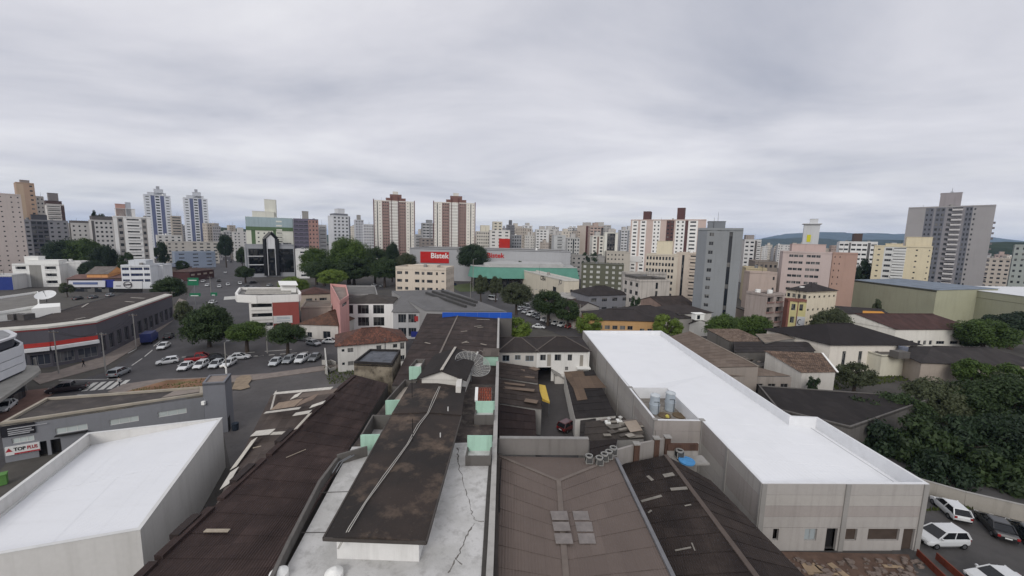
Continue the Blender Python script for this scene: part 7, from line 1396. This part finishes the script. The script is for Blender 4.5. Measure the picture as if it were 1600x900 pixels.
for lb, px, py, hx, hy, k, c in (('white sedan driving towards the crossroads past the curved store', 256, 544, 246, 550, 'sedan', Wc), ('grey crossover leaving the zebra crossing', 187, 586, 200, 580, 'suv', Sv), ('dark pickup with silver rear at the zebra crossing', 106, 611, 90, 613, 'pickup', '2b2326'), ('white car at the far left under the rounded canopy', 8, 640, -5, 650, 'sedan', Wc), ('dark car behind the blue truck on the curved street', 264, 528, 272, 522, 'sedan', Bk), ('white car outside the white annex', 84, 487, 95, 485, 'hatch', Wc), ('silver car behind the curved store near the round emblem sign', 172, 463, 180, 461, 'sedan', Sv), ('black car behind the curved store near the blue and white sign', 122, 468, 132, 466, 'sedan', Bk), ('grey car beside the low wall behind the curved store', 146, 452+14, 155, 464, 'sedan', Gy)): car(lb, px, py, hx, hy, k, c, True, gs)
bt = Thing('box_truck', 'dark blue box truck on the curved street', 'truck', G(234, 535, .04)); p = G(234, 535, .04); q = G(246, 527, .04); d = (q-p).normalized(); n_ = Vector((-d.y, d.x, 0))
def obx(c, d, n, l0, l1, w, z0, z1): return MB().prism([tuple((c+d*a+n*b)[:2]) for a, b in ((l0, -w), (l1, -w), (l1, w), (l0, w))], z0, z1)
bt.part('cargo_box', obx(p, d, n_, -2.6, 1.6, 1.1, .7, 2.9), paint('27336b', .4)); bt.part('cab', obx(p, d, n_, 1.7, 3.1, 1.0, .5, 2.2), paint('27336b', .4)); bt.part('windscreen', obx(p, d, n_, 3.05, 3.12, .85, 1.3, 2.0), CGL); bt.part('chassis', obx(p, d, n_, -2.6, 3.0, .5, .35, .68), BLK)
for a in (-1.7, 2.2):
    for s_ in (1, -1): w = p+d*a+n_*s_*.95; bt.part('wheel', MB().cyl(w+n_*.12+Vector((0, 0, .42)), w-n_*.12+Vector((0, 0, .42)), .42, n=12), TYRE)
gf_ = 'cars on the far left avenue'
NUM = ['first', 'second', 'third', 'fourth', 'fifth', 'sixth', 'seventh', 'eighth', 'ninth', 'tenth', 'eleventh', 'twelfth', 'thirteenth', 'fourteenth', 'fifteenth', 'sixteenth', 'seventeenth', 'eighteenth']
fc = sorted([(352, 427, Wc, 'sedan'), (342, 440, Bk, 'sedan'), (343, 449, Wc, 'hatch'), (356, 446, Wc, 'hatch'), (355, 408, Wc, 'hatch'), (364, 404, Wc, 'sedan'), (370, 405, Wc, 'suv'), (361, 410, Bk, 'sedan'), (357, 399, Sv, 'hatch'), (361, 396, Wc, 'sedan'), (347, 406, Bk, 'hatch'), (351, 394, Wc, 'hatch'), (364, 392, Sv, 'sedan'), (369, 391, Wc, 'hatch'), (356, 392, Gy, 'hatch')], key=lambda a: -a[1])
for i, (x, y, c, k) in enumerate(fc): car(f"{ {Wc: 'white', Bk: 'black', Sv: 'silver', Gy: 'grey'}[c]} car on the far avenue, {NUM[i]} counted from the crossroads", x, y, 350+(352-x)*-.2, y-6, k, c, False, gf_, .03)
for lb, x, y, hx, hy, c in (('silver car turning in front of the black glass office', 422, 447, 432, 445, Sv), ('black car parked left of the turning silver car', 396, 443, 406, 442, Bk), ('dark car waiting behind the red and white block', 386, 449, 396, 448, Gy), ('silver car beside the waiting dark car', 395, 451, 405, 450, Sv), ('white car at the mouth of the far avenue', 375, 444, 378, 448, Wc), ('white car behind the red and white block at the dashed crossing', 333, 474, 345, 470, Wc)): car(lb, x, y, hx, hy, 'sedan', c, False, gs, .03)
for i, (x, y) in enumerate(((245, 437), (256, 441), (264, 437), (283, 441), (297, 434), (305, 443), (318, 441), (325, 447))): car(f'white car in the left roadside lot, {NUM[i]} from the white office', x, y, x+6, y-2, ('hatch', 'sedan', 'suv')[i % 3], Wc, False, 'white cars in the left roadside lot', .03)
gp_ = 'cars parked along the middle street'
pr_ = [(812, 485, Wc), (821, 489, Wc), (829, 493, Wc), (837, 495, Gy), (843, 498, Bk), (851, 502, Wc), (859, 504, Wc), (868, 507, Wc), (878, 510, Wc), (889, 512, Rd), (898, 511, Sv)]
for i, (x, y, c) in enumerate(pr_): car(f"{ {Wc: 'white', Gy: 'grey', Bk: 'black', Rd: 'red', Sv: 'silver'}[c]} car in the middle street parking row, {NUM[i]} from its far end", x, y, x-6, y+2.0, ('hatch', 'sedan', 'suv')[i % 3], c, True, gp_)
for lb, x, y, hx, hy, k, c in (('black and white car in the open yard before the teal hall', 751, 459, 740, 458, 'sedan', Bk), ('white sedan in the open yard before the teal hall', 774, 457, 785, 458, 'sedan', Wc), ('white van at the edge of the metal hall', 770, 469, 782, 471, 'van', Wc), ('white van behind the parking row under the trees', 822, 482, 832, 486, 'van', Wc), ('white car right of the shrub tree behind the gateway house', 842, 513, 852, 514, 'sedan', Wc), ('white car between the cream block and the teal hall', 707, 440, 712, 438, 'hatch', Wc), ('blue car between the cream block and the teal hall', 709, 446, 716, 445, 'suv', Bu), ('white car behind the cream block corner', 703, 435, 708, 434, 'hatch', Sv), ('parked car below the park trees, left of the cream block', 585, 447, 592, 446, 'sedan', Wc), ('second parked car below the park trees, beside the cream block', 598, 448, 604, 447, 'sedan', Sv)): car(lb, x, y, hx, hy, k, c, False, gp_, .03)
# ================================================================ street furniture
def pole(label, px, py, h, arm=0, lamp=True, r=.13, dirx=1):
    p = G(px, py, 0); th = Thing('street_lamp' if lamp else 'utility_pole', label, 'street lamp' if lamp else 'pole', p); th.part('pole', MB().cyl(p, p+Vector((0, 0, h)), r, r*.6, 8), CONC)
    if lamp: e = p+Vector((arm*dirx, 0, h+.4)); th.part('arm', MB().tube([p+Vector((0, 0, h-.2)), p+Vector((arm*.5*dirx, 0, h+.25)), e], .05), METAL); th.part('lamp_head', MB().box((e.x-.35, e.y-.15, e.z-.1), (e.x+.35, e.y+.15, e.z+.06)), METAL)
    else:
        th.part('crossarm', MB().bar(p+Vector((-1, 0, h-.4)), p+Vector((1, 0, h-.4)), .1), flat('5c4f45', .3, 2))
        for k in (-.9, -.3, .3, .9): th.part('insulator', MB().cyl(p+Vector((k, 0, h-.35)), p+Vector((k, 0, h-.12)), .05, n=6), flat('8d8f90', .2, 2))
    return p+Vector((0, 0, h-.12))
tops = [pole('utility pole in front of the red stripe of the curved store', 92, 584, 9, lamp=False), pole('utility pole at the zebra crossing kerb', 166, 588, 9, lamp=False), pole('utility pole by the curved street beside the blue truck', 213, 546, 9, lamp=False), pole('utility pole at the far end of the curved store', 272, 496, 9, lamp=False)]
wm_ = MB()
for a, b in zip(tops, tops[1:]):
    for k in (-.9, 0, .9):
        pts = [a.lerp(b, i/8)+Vector((k, 0, -.9*math.sin(math.pi*i/8))) for i in range(9)]; wm_.tube(pts, .025, 4)
tag(solo('overhead_wire', wm_, DARK, 'sagging overhead wires strung along the curved store', 'wire', loc=(0, 0, 0)), kind='stuff')
pole('lamp post by the front row of parked white cars', 354, 582, 6.5, .8); pole('lamp post between the two green trees at the crossroads', 418, 552, 7, .6); pole('tall lamp post at the teal hall corner', 739, 456, 18, 1.5, r=.2); pole('lamp post beside the round park trees', 557, 446, 9, 1.2); pole('lamp post on the corner of the cream shop street', 833, 482, 8, 1.2); pole('lamp post in the middle of the far avenue', 385, 440, 10, 1.5)
pole('utility pole among the dark bushy trees below the grey tower', 1180, 520, 8, lamp=False); pole('utility pole beside the yellow red block', 1163, 516, 8, lamp=False)
pl_ = Thing('bollard_post', 'white post with curved top standing at the lot kerb', 'post', G(354, 586, .1)); p = G(354, 586, .1); pl_.part('post', MB().tube([p, p+Vector((0, 0, 1.5)), p+Vector((-.3, 0, 1.9)), p+Vector((-.9, 0, 1.9))], .16, 8), WHITEW); pl_.part('cap', MB().cyl(p+Vector((-.9, 0, 1.75)), p+Vector((-.9, 0, 2.05)), .35), WHITEW)
GRN = flat('1f6b4c', .15, 1)
for lb, px, yb, yt, x0, x1, D in (('large green road sign above the left roadside lot', 302, 470, 434, 293, 310, 125), ('small green road sign left of the far avenue', 303, 476, 458, 296, 313, 118), ('small green road sign at the foot of the far avenue', 334, 472, 457, 329, 339, 122)):
    th = Thing('road_sign', lb, 'sign', Vector((A(px, yt, D).x, D, 0))); band(th, 'sign_board', x0, x1, yt, yt+(12 if yt < 440 else 5), D, GRN, .12); p = A(px, yt, D); th.part('pole', MB().cyl((p.x, D+.2, 0), (p.x, D+.2, p.z), .1), METAL); th.part('sign_line', MB().bar(A(x0+2, yt+4, D-.05), A(x1-3, yt+4, D-.05), .05, .25), HL)
T2 = [pole('utility pole by the metal hall beside the open yard', 735, 470, 9, lamp=False), pole('utility pole at the far end of the parking row', 806, 484, 9, lamp=False), pole('utility pole midway along the parking row', 846, 500, 9, lamp=False), pole('utility pole at the near end of the parking row', 905, 518, 9, lamp=False)]
T3 = [pole('utility pole on the left kerb of the far avenue, nearest', 330, 462, 9, lamp=False), pole('utility pole on the left kerb of the far avenue, middle', 334, 432, 9, lamp=False), pole('utility pole on the left kerb of the far avenue, farthest', 338, 412, 9, lamp=False)]
for nm, TT in (('drooping overhead wires along the middle street parking row', T2), ('overhead wires along the left kerb of the far avenue', T3)):
    wm2 = MB()
    for a, b in zip(TT, TT[1:]):
        for k in (-.9, .9): wm2.tube([a.lerp(b, i/8)+Vector((k, 0, -.9*math.sin(math.pi*i/8))) for i in range(9)], .03, 4)
    tag(solo('overhead_wire', wm2, DARK, nm, 'wire', loc=(0, 0, 0)), kind='stuff')
# walls and odds in the right-hand lots
wl = Thing('boundary_wall', 'pale boundary wall along the right hand car park below the grove', 'wall', G(1520, 800, 0)); pts = [G(1425, 768, 0), G(1505, 792, 0), G(1600, 815, 0), G(1720, 845, 0)]
for a, b in zip(pts, pts[1:]): wl.part('wall_panel', MB().bar(a+Vector((0, 0, .9)), b+Vector((0, 0, .9)), .2, 1.8), wall('938d83', .5, streak=.5)); wl.part('coping', MB().bar(a+Vector((0, 0, 1.85)), b+Vector((0, 0, 1.85)), .3, .09), CONC)
RB = flat('7a3d2c', .35, 1)
for lb, a, b in (('rust red board edging left of the building site ramp', (1432, 868), (1490, 925)), ('rust red board edging right of the building site ramp', (1462, 874), (1520, 925))):
    th = Thing('board_edging', lb, 'fence', G(*a, 0)); p, q = G(*a, 0), G(*b, 0)
    for k in range(4): th.part('board', MB().bar(p.lerp(q, k/4)+Vector((0, 0, .35)), p.lerp(q, (k+.97)/4)+Vector((0, 0, .35)), .1, .7), RB)
PK = flat('a08c74', .3, 2)
for i, (a, b, w, lb) in enumerate((((1296, 880), (1330, 906), .6, 'broad plank laid as a ramp to the doorway'), ((1255, 886), (1290, 892), 1.0, 'pale sheet of board lying left of the plank ramp'), ((1270, 880), (1284, 893), .18, 'thin batten leaning in the site rubble'), ((1262, 896), (1310, 897), .2, 'long batten across the bottom of the site'), ((1380, 884), (1410, 886), .3, 'short plank below the wide window opening'))): solo('plank', MB().bar(G(*a, .12), G(*b, .12), w, .06), PK, lb, 'plank')
rub = MB(); r6 = random.Random(4)
for k in range(160): p = G(r6.uniform(1220, 1440), r6.uniform(874, 905), .05); s_ = r6.uniform(.05, .22); rub.box((p.x-s_, p.y-s_*.7, .02), (p.x+s_, p.y+s_*.7, .05+s_))
tag(solo('rubble', rub, flat('7d7068', .5, 2), 'scattered rubble along the white building site', 'rubble', loc=(0, 0, 0)), kind='stuff')
solo('green_bin', MB().prism(near((-3, 745), (9, 742), 1.2, .8), .05, 1.2).prism(inset(near((-3, 745), (9, 742), 1.2, .8), -.06), 1.201, 1.3), flat('5d8a48', .2, 2), 'bright green bin beside the grey shop at the left edge', 'bin')
solo('dark_bin', MB().cyl(G(368, 672, 0), G(368, 672, 0)+Vector((0, 0, 1.0)), .4, .45).cyl(G(368, 672, 0)+Vector((0, 0, 1.0)), G(368, 672, 0)+Vector((0, 0, 1.1)), .48), flat('2b3440', .2, 2), 'dark round bin beside the grey stair tower', 'bin')
# ================================================================ people
def person(label, px, py, top, bottom, hx, hy, step=.25):
    p = G(px, py, .14); q = G(hx, hy, .14); rz = math.atan2(q.y-p.y, q.x-p.x); th = Thing('person', label, 'person', p, rz=rz)
    J = {'pelvis': (0, 0, .92), 'chest': (.02, 0, 1.3), 'neck': (.03, 0, 1.48), 'head': (.05, 0, 1.58), 'crown': (.05, 0, 1.72)}
    V = [J['pelvis'], J['chest'], J['neck'], J['head'], J['crown']]; Rr = [.14, .16, .06, .09, .07]; E = [(0, 1), (1, 2), (2, 3), (3, 4)]
    for s_ in (1, -1):
        i = len(V); V += [(.0, s_*.1, .86), (s_*step*.5, s_*.1, .48), (s_*step*.9, s_*.1, .08), (s_*step*.9+.16, s_*.11, .04)]; Rr += [.095, .065, .05, .04]; E += [(0, i), (i, i+1), (i+1, i+2), (i+2, i+3)]
        i = len(V); V += [(.02, s_*.2, 1.4), (-s_*.08, s_*.25, 1.12), (-s_*.14+.05, s_*.24, .88), (-s_*.14+.08, s_*.23, .8)]; Rr += [.065, .05, .038, .035]; E += [(1, i), (i, i+1), (i+1, i+2), (i+2, i+3)]
    me = bpy.data.meshes.new('person'); me.from_pydata(V, E, []); o = bpy.data.objects.new('tmp', me); COL.objects.link(o); sk = o.modifiers.new('s', 'SKIN')
    for k, d_ in enumerate(me.skin_vertices[0].data): d_.radius = (Rr[k], Rr[k]*.85); d_.use_root = (k == 0)
    su = o.modifiers.new('u', 'SUBSURF'); su.levels = 1; dg = bpy.context.evaluated_depsgraph_get(); m2 = bpy.data.meshes.new_from_object(o.evaluated_get(dg)); bpy.data.objects.remove(o)
    for mm in (flat('8d6a55', .1, 3, .6), flat(top, .2, 3), flat(bottom, .2, 3), flat('1a1614', .1, 3)): m2.materials.append(mm)
    for f in m2.polygons: z_ = f.center.z; f.material_index = 3 if (z_ > 1.68 or (z_ > 1.56 and f.center.x < .0)) else (0 if z_ > 1.46 or (abs(f.center.y) > .2 and z_ < 1.05 and z_ > .7) else (1 if z_ > .9 else 2)); f.use_smooth = True
    link('body', m2, th.o); return th
person('person in dark clothes walking on the pavement by the curved store', 131, 573, '1b1b1e', '202024', 120, 575); person('person in white shirt and dark trousers at the zebra crossing kerb', 187, 603, 'cfcfcd', '25262b', 180, 606)
# ================================================================ haze
hm = bpy.data.materials.new('air'); hm.use_nodes = True; t = hm.node_tree; t.nodes.clear(); o_ = t.nodes.new('ShaderNodeOutputMaterial'); v_ = t.nodes.new('ShaderNodeVolumePrincipled'); v_.inputs['Color'].default_value = (.50, .68, 1.0, 1); v_.inputs['Density'].default_value = .000065; v_.inputs['Anisotropy'].default_value = .0; t.links.new(v_.outputs[0], o_.inputs['Volume'])
tag(link('haze', MB().box((-15500, -350, -1), (15500, 24500, 325)).mesh('haze', hm)), kind='stuff')
